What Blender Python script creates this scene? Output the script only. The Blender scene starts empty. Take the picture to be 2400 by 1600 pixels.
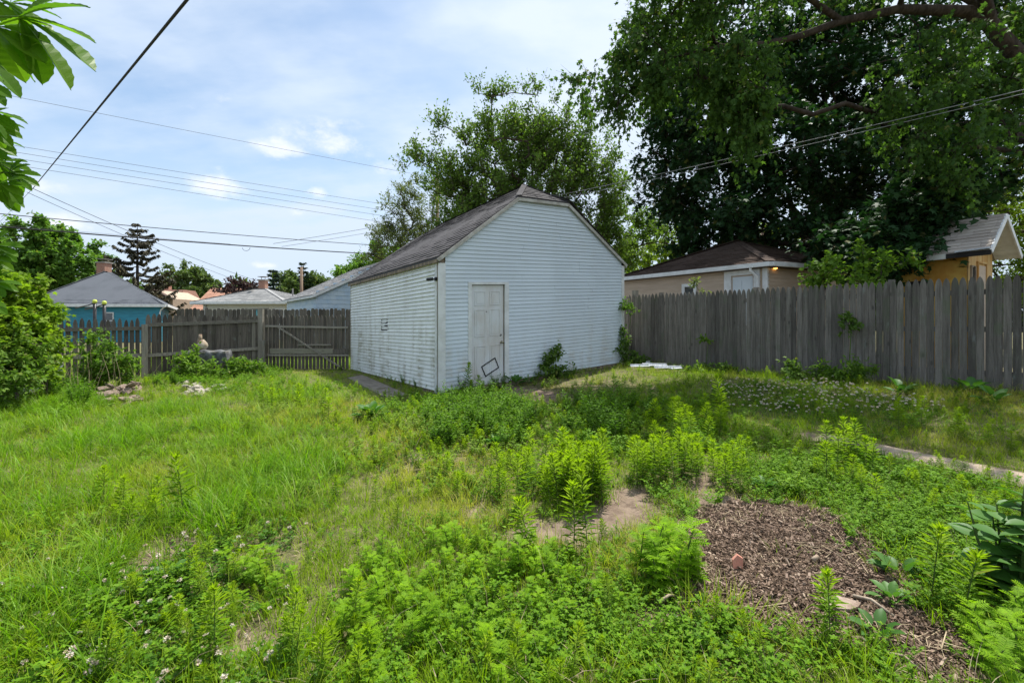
import bpy, math, random
import numpy as np
from mathutils import Vector, Matrix, Euler

random.seed(7)
RNG = np.random.default_rng(7)
S = bpy.context.scene
COL = S.collection
PI = math.pi

# ------------------------------------------------------------------ camera
EYE, FPX, HOR = 1.35, 1067.0, 757.0
cam_d = bpy.data.cameras.new('camera')
cam_d.sensor_width = 36.0
cam_d.lens = FPX / 2400 * 36.0
cam_d.shift_y = -(800 - HOR) / 2400
cam_d.clip_start = 0.05
cam_d.clip_end = 3000
cam = bpy.data.objects.new('camera', cam_d)
cam.location = (0, 0, EYE)
cam.rotation_euler = (PI / 2, 0, 0)
COL.objects.link(cam)
S.camera = cam

# ------------------------------------------------------------------ light
SUN_EL = math.radians(65)
SUN_AZ = Vector((0.50, 0.866)).normalized()
w = bpy.data.worlds.new("World")
S.world = w
w.use_nodes = True
nt = w.node_tree
nt.nodes.clear()
def N(nt, t, **kw):
    n = nt.nodes.new(t)
    for k, v in kw.items():
        if hasattr(n, k):
            setattr(n, k, v)
    return n
def L(nt, a, b):
    nt.links.new(a, b)
def math_n(nt, op, a, b=None, c=None, clamp=False):
    n = nt.nodes.new('ShaderNodeMath')
    n.operation = op
    n.use_clamp = clamp
    for i, v in enumerate((a, b, c)):
        if v is None:
            continue
        if isinstance(v, (int, float)):
            n.inputs[i].default_value = v
        else:
            nt.links.new(v, n.inputs[i])
    return n.outputs[0]
def mixc(nt, f, a, b, mode='MIX'):
    n = nt.nodes.new('ShaderNodeMix')
    n.data_type = 'RGBA'
    n.blend_type = mode
    n.clamp_factor = True
    for i, v in ((0, f), (6, a), (7, b)):
        if isinstance(v, (int, float)):
            n.inputs[i].default_value = v
        elif isinstance(v, (tuple, list)):
            n.inputs[i].default_value = (v[0], v[1], v[2], 1)
        else:
            nt.links.new(v, n.inputs[i])
    return n.outputs[2]
def mapr(nt, v, a, b, c=0.0, d=1.0, smooth=True):
    n = nt.nodes.new('ShaderNodeMapRange')
    n.interpolation_type = 'SMOOTHSTEP' if smooth else 'LINEAR'
    for i, x in enumerate((v, a, b, c, d)):
        if isinstance(x, (int, float)):
            n.inputs[i].default_value = x
        else:
            nt.links.new(x, n.inputs[i])
    return n.outputs[0]
def noise(nt, vec, scale, detail=4, rough=0.55, dim='3D'):
    n = nt.nodes.new('ShaderNodeTexNoise')
    n.noise_dimensions = dim
    n.inputs['Scale'].default_value = scale
    n.inputs['Detail'].default_value = detail
    n.inputs['Roughness'].default_value = rough
    if vec is not None:
        nt.links.new(vec, n.inputs['Vector'])
    return n.outputs['Fac']
def vmul(nt, vec, s):
    n = nt.nodes.new('ShaderNodeVectorMath')
    n.operation = 'MULTIPLY'
    nt.links.new(vec, n.inputs[0])
    n.inputs[1].default_value = s
    return n.outputs[0]

sky = N(nt, 'ShaderNodeTexSky')
sky.sky_type = 'NISHITA'
sky.sun_disc = False
sky.sun_elevation = SUN_EL
sky.sun_rotation = math.atan2(SUN_AZ.x, SUN_AZ.y)
sky.air_density = 1.0
sky.dust_density = 1.0
sky.ozone_density = 1.5
tc = N(nt, 'ShaderNodeTexCoord')
sep = N(nt, 'ShaderNodeSeparateXYZ')
L(nt, tc.outputs['Generated'], sep.inputs[0])
zz = math_n(nt, 'ADD', math_n(nt, 'MAXIMUM', sep.outputs[2], 0.0), 0.22)
comb = N(nt, 'ShaderNodeCombineXYZ')
L(nt, math_n(nt, 'DIVIDE', sep.outputs[0], zz), comb.inputs[0])
L(nt, math_n(nt, 'DIVIDE', sep.outputs[1], zz), comb.inputs[1])
veil = noise(nt, comb.outputs[0], 0.9, 5, 0.5)
veil2 = noise(nt, vmul(nt, comb.outputs[0], (1.0, 1.9, 1)), 2.3, 6, 0.55)
vf = mapr(nt, math_n(nt, 'ADD', math_n(nt, 'MULTIPLY', veil, 0.65), math_n(nt, 'MULTIPLY', veil2, 0.35)), 0.38, 0.60)
# thin cloud is thicker towards the right half of the sky and near the horizon
vr = mapr(nt, sep.outputs[0], -0.45, 0.45, 0.0, 0.62)
vh = mapr(nt, sep.outputs[2], 0.0, 0.40, 0.95, 0.0)
vfac = math_n(nt, 'ADD', math_n(nt, 'ADD', math_n(nt, 'MULTIPLY_ADD', vf, 0.66, 0.14), vr), vh, clamp=True)
vfac = math_n(nt, 'MULTIPLY', vfac, 0.93)
skyc = mixc(nt, 1.0, sky.outputs[0], (0.97, 1.07, 1.06), 'MULTIPLY')
c1 = mixc(nt, vfac, skyc, mixc(nt, mapr(nt, sep.outputs[2], 0.0, 0.5), (4.1, 4.8, 5.8), (5.0, 5.6, 6.4)))
# cumulus puffs
puffs = None
for (px, py, r, sq) in [(505, 440, .085, 2.0), (770, 325, .13, 3.0), (640, 345, .10, 4.5), (915, 392, .045, 2.0), (748, 450, .03, 1.6), (150, 520, .06, 2.4),
                        (110, 440, .05, 2.2), (640, 332, .05, 2.8), (1010, 622, .03, 3.0), (620, 622, .04, 3.5), (700, 500, .04, 3)]:
    d = Vector(((px - 1200) / FPX, 1.0, (HOR - py) / FPX)).normalized()
    sub = N(nt, 'ShaderNodeVectorMath'); sub.operation = 'SUBTRACT'
    L(nt, tc.outputs['Generated'], sub.inputs[0]); sub.inputs[1].default_value = d
    m2 = vmul(nt, sub.outputs[0], (1 / r, 1 / r, sq / r))
    ln = N(nt, 'ShaderNodeVectorMath'); ln.operation = 'LENGTH'
    L(nt, m2, ln.inputs[0])
    f = mapr(nt, ln.outputs['Value'], 0.0, 1.25, 1.0, 0.0)
    puffs = f if puffs is None else math_n(nt, 'MAXIMUM', puffs, f)
pn = noise(nt, vmul(nt, tc.outputs['Generated'], (1, 1, 1.7)), 15, 7, 0.62)
pf = mapr(nt, math_n(nt, 'ADD', puffs, math_n(nt, 'MULTIPLY', math_n(nt, 'SUBTRACT', pn, 0.5), 2.6)), 0.36, 1.35, 0.0, 0.72)
c2 = mixc(nt, pf, c1, (6.3, 6.4, 6.8))
bg = N(nt, 'ShaderNodeBackground')
bg.inputs['Strength'].default_value = 0.115
L(nt, c2, bg.inputs['Color'])
wo = N(nt, 'ShaderNodeOutputWorld')
L(nt, bg.outputs[0], wo.inputs[0])

sun_d = bpy.data.lights.new('sun', 'SUN')
sun_d.energy = 4.9
sun_d.angle = math.radians(0.55)
sun_d.color = (1.0, 0.955, 0.88)
sun = bpy.data.objects.new('sun', sun_d)
to_sun = Vector((SUN_AZ.x * math.cos(SUN_EL), SUN_AZ.y * math.cos(SUN_EL), math.sin(SUN_EL)))
sun.rotation_euler = (-to_sun).to_track_quat('-Z', 'Y').to_euler()
sun.location = (-8, 4, 25)
COL.objects.link(sun)

S.view_settings.view_transform = 'Standard'
S.view_settings.look = 'None'
S.view_settings.gamma = 1
S.view_settings.use_curve_mapping = False
S.view_settings.exposure = 0.62
S.render.engine = 'CYCLES'
S.cycles.use_denoising = True
S.cycles.denoiser = 'OPENIMAGEDENOISE'
S.cycles.max_bounces = 7
S.cycles.diffuse_bounces = 4
S.cycles.transmission_bounces = 5
S.cycles.sample_clamp_indirect = 6
S.render.use_persistent_data = False

# ------------------------------------------------------------------ helpers
def W(px, py, Y):
    return Vector(((px - 1200) / FPX * Y, Y, EYE - (py - HOR) / FPX * Y))

_perm = np.random.default_rng(3).random((256, 256))
def vnoise(x, y, s=1.0):
    x = np.asarray(x, float) * s + 1000.37; y = np.asarray(y, float) * s + 1000.91
    xi = np.floor(x).astype(int); yi = np.floor(y).astype(int)
    fx = x - xi; fy = y - yi
    fx = fx * fx * (3 - 2 * fx); fy = fy * fy * (3 - 2 * fy)
    g = lambda a, b: _perm[a & 255, b & 255]
    return (g(xi, yi) * (1 - fx) * (1 - fy) + g(xi + 1, yi) * fx * (1 - fy) + g(xi, yi + 1) * (1 - fx) * fy + g(xi + 1, yi + 1) * fx * fy)
def fbm(x, y, s=1.0, o=3):
    r = 0; a = 0.5; t = 0
    for i in range(o):
        r = r + a * vnoise(x, y, s * 2 ** i); t += a; a *= 0.5
    return r / t
def sstep(a, b, x):
    t = np.clip((np.asarray(x, float) - a) / (b - a), 0, 1)
    return t * t * (3 - 2 * t)

F0 = Vector((3.17, 12.3)); F1 = Vector((7.79, 6.93))
FD = (F1 - F0).normalized(); FN = Vector((FD.y, -FD.x))      # FN points to our side
if FN.x > 0: FN = -FN
def fdist(x, y):
    return (x - F0.x) * FN.x + (y - F0.y) * FN.y
def H(x, y):
    d = fdist(np.asarray(x, float), np.asarray(y, float))
    h = 0.27 * (1 - sstep(0.2, 5.5, d))
    h = h + 0.05 * (fbm(x, y, 0.7, 2) - 0.5) + 0.035 * (fbm(x, y, 2.7, 2) - 0.5)
    return h
def G(px, py):
    Y = 5.0
    h = 0.0
    for _ in range(12):
        Y = (EYE - h) * FPX / max(py - HOR, 20)
        X = (px - 1200) / FPX * Y
        h = float(H(X, Y))
    return Vector((X, Y, h))
def zg(x, y):
    return float(H(x, y))

OFF = {}
def link(o, parent=None):
    COL.objects.link(o)
    if parent is not None:
        o.parent = parent
    return o
def tag(o, label=None, cat=None, group=None, kind=None):
    if label: o['label'] = label
    if cat: o['category'] = cat
    if group: o['group'] = group
    if kind: o['kind'] = kind
    return o
def thing(name, label, cat, loc=(0, 0, 0), group=None, kind=None):
    o = bpy.data.objects.new(name, None)
    o.empty_display_size = 0.2
    o.location = loc
    COL.objects.link(o)
    OFF[o.name] = Vector(loc)
    return tag(o, label, cat, group, kind)
def off(parent):
    return OFF.get(parent.name, Vector((0, 0, 0))) if parent is not None else Vector((0, 0, 0))
def new_mesh_np(name, verts, loops, starts, mat=None, tip=None, smooth=False):
    me = bpy.data.meshes.new(name)
    me.vertices.add(len(verts))
    me.vertices.foreach_set('co', np.asarray(verts, np.float32).ravel())
    me.loops.add(len(loops))
    me.loops.foreach_set('vertex_index', np.asarray(loops, np.int32))
    me.polygons.add(len(starts))
    me.polygons.foreach_set('loop_start', np.asarray(starts, np.int32))
    if smooth:
        me.polygons.foreach_set('use_smooth', np.ones(len(starts), bool))
    me.update(calc_edges=True)
    if tip is not None:
        a = me.attributes.new('tip', 'FLOAT', 'POINT')
        a.data.foreach_set('value', np.asarray(tip, np.float32))
    if mat is not None:
        me.materials.append(mat)
    return me

class MB:
    """collects geometry in world coordinates and links it as one mesh object"""
    def __init__(s):
        s.v = []; s.f = []; s.mi = []; s.cur = 0; s.sm = []
    def add(s, vs, fs, smooth=False):
        b = len(s.v)
        s.v += [Vector(v) for v in vs]
        for f in fs:
            s.f.append([i + b for i in f]); s.mi.append(s.cur); s.sm.append(smooth)
        return s
    def hexa(s, p):   # 8 points: bottom 4 ccw, top 4 ccw
        return s.add(p, [(3, 2, 1, 0), (4, 5, 6, 7), (0, 1, 5, 4), (1, 2, 6, 5), (2, 3, 7, 6), (3, 0, 4, 7)])
    def box(s, c, size, M=None):
        hx, hy, hz = size[0] / 2, size[1] / 2, size[2] / 2
        p = [Vector(q) for q in ((-hx, -hy, -hz), (hx, -hy, -hz), (hx, hy, -hz), (-hx, hy, -hz), (-hx, -hy, hz), (hx, -hy, hz), (hx, hy, hz), (-hx, hy, hz))]
        if M is not None: p = [M @ q for q in p]
        return s.hexa([q + Vector(c) for q in p])
    def prism(s, pts, d):  # planar outline extruded by vector d
        n = len(pts); d = Vector(d)
        vs = [Vector(p) for p in pts] + [Vector(p) + d for p in pts]
        fs = [tuple(reversed(range(n))), tuple(range(n, 2 * n))] + [(i, (i + 1) % n, n + (i + 1) % n, n + i) for i in range(n)]
        return s.add(vs, fs)
    def bar(s, a, b, w, h, up=(0, 0, 1)):
        a = Vector(a); b = Vector(b); d = (b - a).normalized()
        up = Vector(up)
        x = d.cross(up).normalized() * w / 2; y = x.cross(d).normalized() * h / 2
        return s.hexa([a - x - y, a + x - y, b + x - y, b - x - y, a - x + y, a + x + y, b + x + y, b - x + y])
    def tube(s, pts, rad, n=6, caps=True, smooth=True):
        pts = [Vector(p) for p in pts]
        if isinstance(rad, (int, float)): rad = [rad] * len(pts)
        vs = []; ref = None
        for i, p in enumerate(pts):
            d = (pts[min(i + 1, len(pts) - 1)] - pts[max(i - 1, 0)]).normalized()
            if ref is None:
                ref = d.orthogonal().normalized()
            ref = (ref - d * ref.dot(d)).normalized()
            q = d.cross(ref)
            for k in range(n):
                a = 2 * PI * k / n
                vs.append(p + (ref * math.cos(a) + q * math.sin(a)) * rad[i])
        fs = []
        for i in range(len(pts) - 1):
            for k in range(n):
                fs.append((i * n + k, i * n + (k + 1) % n, (i + 1) * n + (k + 1) % n, (i + 1) * n + k))
        s.add(vs, fs, smooth)
        if caps:
            b = len(s.v) - len(vs)
            s.f.append([b + k for k in reversed(range(n))]); s.mi.append(s.cur); s.sm.append(False)
            s.f.append([b + (len(pts) - 1) * n + k for k in range(n)]); s.mi.append(s.cur); s.sm.append(False)
        return s
    def lathe(s, c, prof, n=12, M=None):
        vs = []
        for r, z in prof:
            for k in range(n):
                a = 2 * PI * k / n
                q = Vector((r * math.cos(a), r * math.sin(a), z))
                if M is not None: q = M @ q
                vs.append(q + Vector(c))
        fs = []
        for i in range(len(prof) - 1):
            for k in range(n):
                fs.append((i * n + k, i * n + (k + 1) % n, (i + 1) * n + (k + 1) % n, (i + 1) * n + k))
        return s.add(vs, fs, True)
    def mesh(s, name, mats, o=Vector((0, 0, 0))):
        me = bpy.data.meshes.new(name)
        me.from_pydata([tuple(v - o) for v in s.v], [], s.f)
        for m in (mats if isinstance(mats, (list, tuple)) else [mats]):
            me.materials.append(m)
        if any(s.mi): me.polygons.foreach_set('material_index', s.mi)
        if any(s.sm): me.polygons.foreach_set('use_smooth', s.sm)
        me.update()
        return me
    def build(s, name, mats, parent=None, origin=None, **tg):
        o0 = off(parent) if parent is not None else (Vector(origin) if origin is not None else Vector((0, 0, 0)))
        me = s.mesh(name, mats, o0 if parent is not None or origin is not None else Vector((0, 0, 0)))
        o = bpy.data.objects.new(name, me)
        if parent is None and origin is not None:
            o.location = origin
        link(o, parent)
        OFF[o.name] = o0
        tag(o, **tg)
        return o
def part_copy(name, me, parent, loc, rot=(0, 0, 0), scale=(1, 1, 1)):
    o = bpy.data.objects.new(name, me)
    link(o, parent)
    o.location = Vector(loc) - off(parent)
    o.rotation_euler = rot
    o.scale = scale
    return o

# ------------------------------------------------------------------ materials
MATS = {}
def base_mat(name):
    m = bpy.data.materials.new(name)
    m.use_nodes = True
    nt = m.node_tree
    b = nt.nodes['Principled BSDF']
    MATS[name] = m
    return m, nt, b
def bump(nt, b, h, strength=0.3, dist=0.01):
    n = nt.nodes.new('ShaderNodeBump')
    n.inputs['Strength'].default_value = strength
    n.inputs['Distance'].default_value = dist
    L(nt, h, n.inputs['Height']); L(nt, n.outputs[0], b.inputs['Normal'])
def objcoord(nt, rnd=True):
    t = nt.nodes.new('ShaderNodeTexCoord')
    if not rnd: return t.outputs['Object']
    oi = nt.nodes.new('ShaderNodeObjectInfo')
    ad = nt.nodes.new('ShaderNodeVectorMath'); ad.operation = 'ADD'
    mu = nt.nodes.new('ShaderNodeVectorMath'); mu.operation = 'SCALE'
    cx = nt.nodes.new('ShaderNodeCombineXYZ')
    for i in range(3): L(nt, oi.outputs['Random'], cx.inputs[i])
    L(nt, cx.outputs[0], mu.inputs[0]); mu.inputs['Scale'].default_value = 57.0
    L(nt, t.outputs['Object'], ad.inputs[0]); L(nt, mu.outputs[0], ad.inputs[1])
    return ad.outputs[0]
def rnd_out(nt):
    return nt.nodes.new('ShaderNodeObjectInfo').outputs['Random']
def geo(nt, s):
    return nt.nodes.new('ShaderNodeNewGeometry').outputs[s]
def plain(name, col, rough=0.6, var=0.25, scale=6, metal=0.0, bumps=0.0, col2=None, stretch=(1, 1, 1), spec=0.4):
    m, nt, b = base_mat(name)
    v = vmul(nt, objcoord(nt), stretch)
    n = noise(nt, v, scale, 6, 0.6)
    c2 = col2 or tuple(c * (1 - var) for c in col)
    f = mapr(nt, n, 0.35, 0.65)
    L(nt, mixc(nt, f, col, c2), b.inputs['Base Color'])
    b.inputs['Roughness'].default_value = rough
    b.inputs['Metallic'].default_value = metal
    b.inputs['Specular IOR Level'].default_value = spec
    if bumps:
        bump(nt, b, noise(nt, v, scale * 6, 5), bumps, 0.01)
    return m
def wood(name, c1, c2, c3, green=0.0, axis=2, bumps=0.6):
    """weathered board: grain streaks along one axis, knots, per-board tone"""
    m, nt, b = base_mat(name)
    oc = objcoord(nt)
    st = [16, 16, 16]; st[axis] = 0.9
    v = vmul(nt, oc, tuple(st))
    g = noise(nt, v, 1.6, 8, 0.7)
    st2 = [60, 60, 60]; st2[axis] = 2.2
    g2 = noise(nt, vmul(nt, oc, tuple(st2)), 1.5, 4, 0.7)
    r = rnd_out(nt)
    col = mixc(nt, mapr(nt, g, 0.35, 0.65), c1, c2)
    col = mixc(nt, math_n(nt, 'MULTIPLY', mapr(nt, g2, 0.5, 0.7), 0.6), col, c3)
    # per-board tone
    k = mapr(nt, r, 0, 1, 0.60, 1.28, smooth=False)
    cc = nt.nodes.new('ShaderNodeCombineXYZ')
    for i in range(3): L(nt, k, cc.inputs[i])
    col = mixc(nt, 1.0, col, cc.outputs[0], 'MULTIPLY')
    # knots
    vo = nt.nodes.new('ShaderNodeTexVoronoi'); st3 = [7, 7, 7]; st3[axis] = 2.6
    L(nt, vmul(nt, oc, tuple(st3)), vo.inputs['Vector']); vo.inputs['Scale'].default_value = 1.0
    kn = mapr(nt, vo.outputs['Distance'], 0.05, 0.16, 0.75, 0.0)
    col = mixc(nt, kn, col, tuple(c * 0.45 for c in c1))
    if green:
        gn = noise(nt, oc, 2.2, 4, 0.6)
        col = mixc(nt, math_n(nt, 'MULTIPLY', mapr(nt, gn, 0.5, 0.72), green), col, (0.10, 0.125, 0.07))
        gn2 = noise(nt, vmul(nt, oc, (3, 3, 1)), 3.0, 6, 0.65)
        col = mixc(nt, math_n(nt, 'MULTIPLY', mapr(nt, gn2, 0.58, 0.72), 0.35), col, (0.24, 0.27, 0.25))
    L(nt, col, b.inputs['Base Color'])
    b.inputs['Roughness'].default_value = 0.85
    b.inputs['Specular IOR Level'].default_value = 0.25
    bump(nt, b, math_n(nt, 'ADD', g, math_n(nt, 'MULTIPLY', g2, 0.5)), bumps, 0.004)
    return m
def leaf(name, dark, light, transl=0.38, rough=0.6, w_island=0.5, w_tip=0.5, w_obj=0.35, spec=0.14, tcol=None, yellow=None):
    m, nt, b = base_mat(name)
    isl = geo(nt, 'Random Per Island')
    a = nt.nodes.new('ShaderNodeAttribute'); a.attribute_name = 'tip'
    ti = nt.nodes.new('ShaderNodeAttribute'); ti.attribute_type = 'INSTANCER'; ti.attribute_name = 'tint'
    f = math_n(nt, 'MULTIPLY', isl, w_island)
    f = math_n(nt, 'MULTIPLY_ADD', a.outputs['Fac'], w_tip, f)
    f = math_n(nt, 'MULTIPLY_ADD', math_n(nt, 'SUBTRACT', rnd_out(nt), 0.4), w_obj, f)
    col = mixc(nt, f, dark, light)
    col = mixc(nt, ti.outputs['Fac'], col, yellow or (0.30, 0.27, 0.07))
    # a few spent or chewed ones
    odd = mapr(nt, isl, 0.965, 0.985)
    col = mixc(nt, math_n(nt, 'MULTIPLY', odd, 0.55), col, (0.20, 0.17, 0.05))
    L(nt, col, b.inputs['Base Color'])
    b.inputs['Roughness'].default_value = rough
    b.inputs['Specular IOR Level'].default_value = spec
    tr = nt.nodes.new('ShaderNodeBsdfTranslucent')
    tcc = mixc(nt, 1.0, col, tcol or (1.35, 1.5, 0.6), 'MULTIPLY')
    L(nt, tcc, tr.inputs['Color'])
    mx = nt.nodes.new('ShaderNodeMixShader')
    mx.inputs[0].default_value = transl
    L(nt, b.outputs[0], mx.inputs[1]); L(nt, tr.outputs[0], mx.inputs[2])
    L(nt, mx.outputs[0], nt.nodes['Material Output'].inputs['Surface'])
    return m
# ------------------------------------------------------------------ material set
M_rail = wood('grey_rail_wood', (0.17, 0.155, 0.13), (0.27, 0.25, 0.21), (0.09, 0.085, 0.075), axis=0)
M_fence = wood('weathered_picket', (0.112, 0.099, 0.085), (0.205, 0.185, 0.160), (0.055, 0.048, 0.040), green=0.5)
M_fence2 = wood('dark_picket', (0.085, 0.073, 0.062), (0.15, 0.132, 0.112), (0.045, 0.04, 0.035), green=0.25)
M_post = wood('post_wood', (0.17, 0.155, 0.13), (0.26, 0.24, 0.20), (0.10, 0.09, 0.08), green=0.2)
M_pale = wood('pale_board_wood', (0.30, 0.285, 0.22), (0.40, 0.38, 0.30), (0.2, 0.18, 0.14), axis=0)
M_trim = plain('white_trim', (0.74, 0.755, 0.76), 0.5, 0.10, 4, col2=(0.62, 0.63, 0.62))
M_dirtytrim = plain('dirty_trim', (0.50, 0.49, 0.45), 0.7, 0.3, 7, col2=(0.33, 0.31, 0.27))
M_oldwood = plain('bare_old_wood', (0.30, 0.23, 0.16), 0.85, 0.5, 14, stretch=(1, 1, 0.15), col2=(0.12, 0.10, 0.08))
M_black = plain('black_plastic', (0.02, 0.02, 0.022), 0.4, 0.2)
M_dark = plain('dark_recess', (0.025, 0.022, 0.02), 0.9, 0.3)
M_glass = plain('window_glass', (0.05, 0.06, 0.065), 0.08, 0.3, 3, spec=0.9)
M_metal = plain('galvanised_metal', (0.50, 0.52, 0.53), 0.4, 0.35, 12, metal=0.7)
M_knob = plain('brass_nickel_knob', (0.55, 0.50, 0.40), 0.25, 0.3, 8, metal=1.0)
M_wire = plain('wire_black', (0.03, 0.03, 0.032), 0.8, 0.0)
M_wire2 = plain('wire_grey', (0.10, 0.10, 0.105), 0.8, 0.0)
M_wire3 = plain('wire_bare_metal', (0.30, 0.31, 0.31), 0.6, 0.0)

def siding_mat(name, col, dirt, amount, side=False):
    m, nt, b = base_mat(name)
    t = nt.nodes.new('ShaderNodeTexCoord').outputs['Object']
    sp = nt.nodes.new('ShaderNodeSeparateXYZ'); g = nt.nodes.new('ShaderNodeNewGeometry')
    L(nt, g.outputs['Position'], sp.inputs[0])
    wp = g.outputs['Position']
    r = rnd_out(nt)
    n1 = noise(nt, vmul(nt, wp, (3.0, 3.0, 0.5)), 1.3, 5, 0.6)      # vertical run marks
    n2 = noise(nt, vmul(nt, wp, (1, 1, 6)), 2.2, 6, 0.65)
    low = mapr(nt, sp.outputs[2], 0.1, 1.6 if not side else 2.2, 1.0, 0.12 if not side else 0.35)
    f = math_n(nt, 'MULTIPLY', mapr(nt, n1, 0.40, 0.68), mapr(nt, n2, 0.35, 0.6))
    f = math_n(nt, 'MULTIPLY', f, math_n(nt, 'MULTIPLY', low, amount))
    # mildew sits on the lower face of every course
    if side:
        n3 = noise(nt, vmul(nt, wp, (1.1, 1.1, 9)), 3.0, 5, 0.7)
        f = math_n(nt, 'MAXIMUM', f, math_n(nt, 'MULTIPLY', mapr(nt, n3, 0.54, 0.70), 0.28))
    base = mixc(nt, r, tuple(c * 0.96 for c in col), tuple(min(c * 1.03, 0.86) for c in col))
    base = mixc(nt, mapr(nt, noise(nt, wp, 0.8, 3), 0.35, 0.65), base, tuple(c * 0.93 for c in col))
    L(nt, mixc(nt, f, base, dirt), b.inputs['Base Color'])
    b.inputs['Roughness'].default_value = 0.45
    b.inputs['Specular IOR Level'].default_value = 0.35
    bump(nt, b, noise(nt, vmul(nt, wp, (1.2, 1.2, 5)), 2.2, 3), 0.25, 0.01)
    return m
M_sidef = siding_mat('front_siding_vinyl', (0.63, 0.705, 0.765), (0.42, 0.36, 0.26), 0.6)  # bluish tone of sky-lit shade on the front is put into this colour
M_sides = siding_mat('side_siding_vinyl', (0.82, 0.84, 0.82), (0.32, 0.29, 0.19), 0.85, side=True)  # same vinyl; the side wall's brighter light is put into its whiter colour

def shingle_mat(name, a, bcol, c):
    m, nt, b = base_mat(name)
    r = geo(nt, 'Random Per Island')
    n = noise(nt, geo(nt, 'Position'), 60, 3, 0.7)
    n2 = noise(nt, geo(nt, 'Position'), 0.8, 4, 0.6)
    col = mixc(nt, r, a, bcol)
    col = mixc(nt, math_n(nt, 'MULTIPLY', mapr(nt, n, 0.4, 0.65), 0.6), col, c)
    col = mixc(nt, math_n(nt, 'MULTIPLY', mapr(nt, n2, 0.45, 0.7), 0.35), col, tuple(x * 0.6 for x in a))
    L(nt, col, b.inputs['Base Color'])
    b.inputs['Roughness'].default_value = 0.92
    b.inputs['Specular IOR Level'].default_value = 0.2
    bump(nt, b, n, 0.5, 0.004)
    return m
M_shg = shingle_mat('dark_grey_shingle', (0.050, 0.047, 0.049), (0.082, 0.077, 0.080), (0.105, 0.10, 0.102))
M_shb = shingle_mat('blue_grey_shingle', (0.075, 0.085, 0.10), (0.115, 0.125, 0.145), (0.14, 0.15, 0.165))
M_shl = shingle_mat('light_grey_shingle', (0.20, 0.205, 0.205), (0.36, 0.36, 0.35), (0.30, 0.30, 0.31))
M_shbr = shingle_mat('brown_shingle', (0.060, 0.042, 0.034), (0.095, 0.066, 0.052), (0.12, 0.085, 0.07))
M_sht = shingle_mat('tan_shingle', (0.34, 0.29, 0.25), (0.52, 0.46, 0.40), (0.44, 0.39, 0.34))
M_sho = shingle_mat('salmon_shingle', (0.42, 0.22, 0.15), (0.52, 0.29, 0.20), (0.46, 0.27, 0.2))
M_shm = shingle_mat('mid_grey_roofing', (0.22, 0.22, 0.225), (0.30, 0.30, 0.30), (0.26, 0.26, 0.26))

# ------------------------------------------------------------------ ground
def ground_mat():
    m, nt, b = base_mat('yard_soil')
    p = geo(nt, 'Position')
    n1 = noise(nt, p, 1.1, 5, 0.6); n2 = noise(nt, p, 9, 6, 0.65); n3 = noise(nt, p, 70, 4, 0.7)
    c = mixc(nt, mapr(nt, n2, 0.35, 0.65), (0.13, 0.094, 0.070), (0.235, 0.178, 0.135))
    at = nt.nodes.new('ShaderNodeAttribute'); at.attribute_name = 'bare'
    g = mixc(nt, mapr(nt, n2, 0.4, 0.6), (0.075, 0.085, 0.03), (0.16, 0.14, 0.07))
    f = math_n(nt, 'SUBTRACT', 1.0, mapr(nt, math_n(nt, 'ADD', at.outputs['Fac'], math_n(nt, 'MULTIPLY', math_n(nt, 'SUBTRACT', n2, 0.5), 0.6)), 0.35, 0.6))
    c = mixc(nt, math_n(nt, 'MULTIPLY', f, mapr(nt, n1, 0.25, 0.6, 0.55, 1.0)), c, g)
    c = mixc(nt, math_n(nt, 'MULTIPLY', mapr(nt, n3, 0.55, 0.7), 0.5), c, (0.33, 0.26, 0.19))
    L(nt, c, b.inputs['Base Color'])
    b.inputs['Roughness'].default_value = 0.95
    b.inputs['Specular IOR Level'].default_value = 0.15
    bump(nt, b, math_n(nt, 'ADD', n3, n2), 0.7, 0.012)
    return m

def poly_w(pts):
    return np.array([(G(x, y).x, G(x, y).y) for x, y in pts])
def in_poly(x, y, P):
    x = np.asarray(x); y = np.asarray(y)
    r = np.zeros(x.shape, bool)
    j = len(P) - 1
    for i in range(len(P)):
        xi, yi = P[i]; xj, yj = P[j]
        c = ((yi > y) != (yj > y)) & (x < (xj - xi) * (y - yi) / (yj - yi + 1e-12) + xi)
        r ^= c
        j = i
    return r
def seg_dist(x, y, P, closed=True):
    x = np.asarray(x, float); y = np.asarray(y, float)
    d = np.full(x.shape, 1e9)
    n = len(P)
    for i in range(n if closed else n - 1):
        a = P[i]; b = P[(i + 1) % n]
        vx, vy = b[0] - a[0], b[1] - a[1]
        t = np.clip(((x - a[0]) * vx + (y - a[1]) * vy) / (vx * vx + vy * vy + 1e-12), 0, 1)
        d = np.minimum(d, np.hypot(x - a[0] - t * vx, y - a[1] - t * vy))
    return d
def sd(x, y, P):   # signed: positive inside
    d = seg_dist(x, y, P)
    return np.where(in_poly(x, y, P), d, -d)

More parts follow.
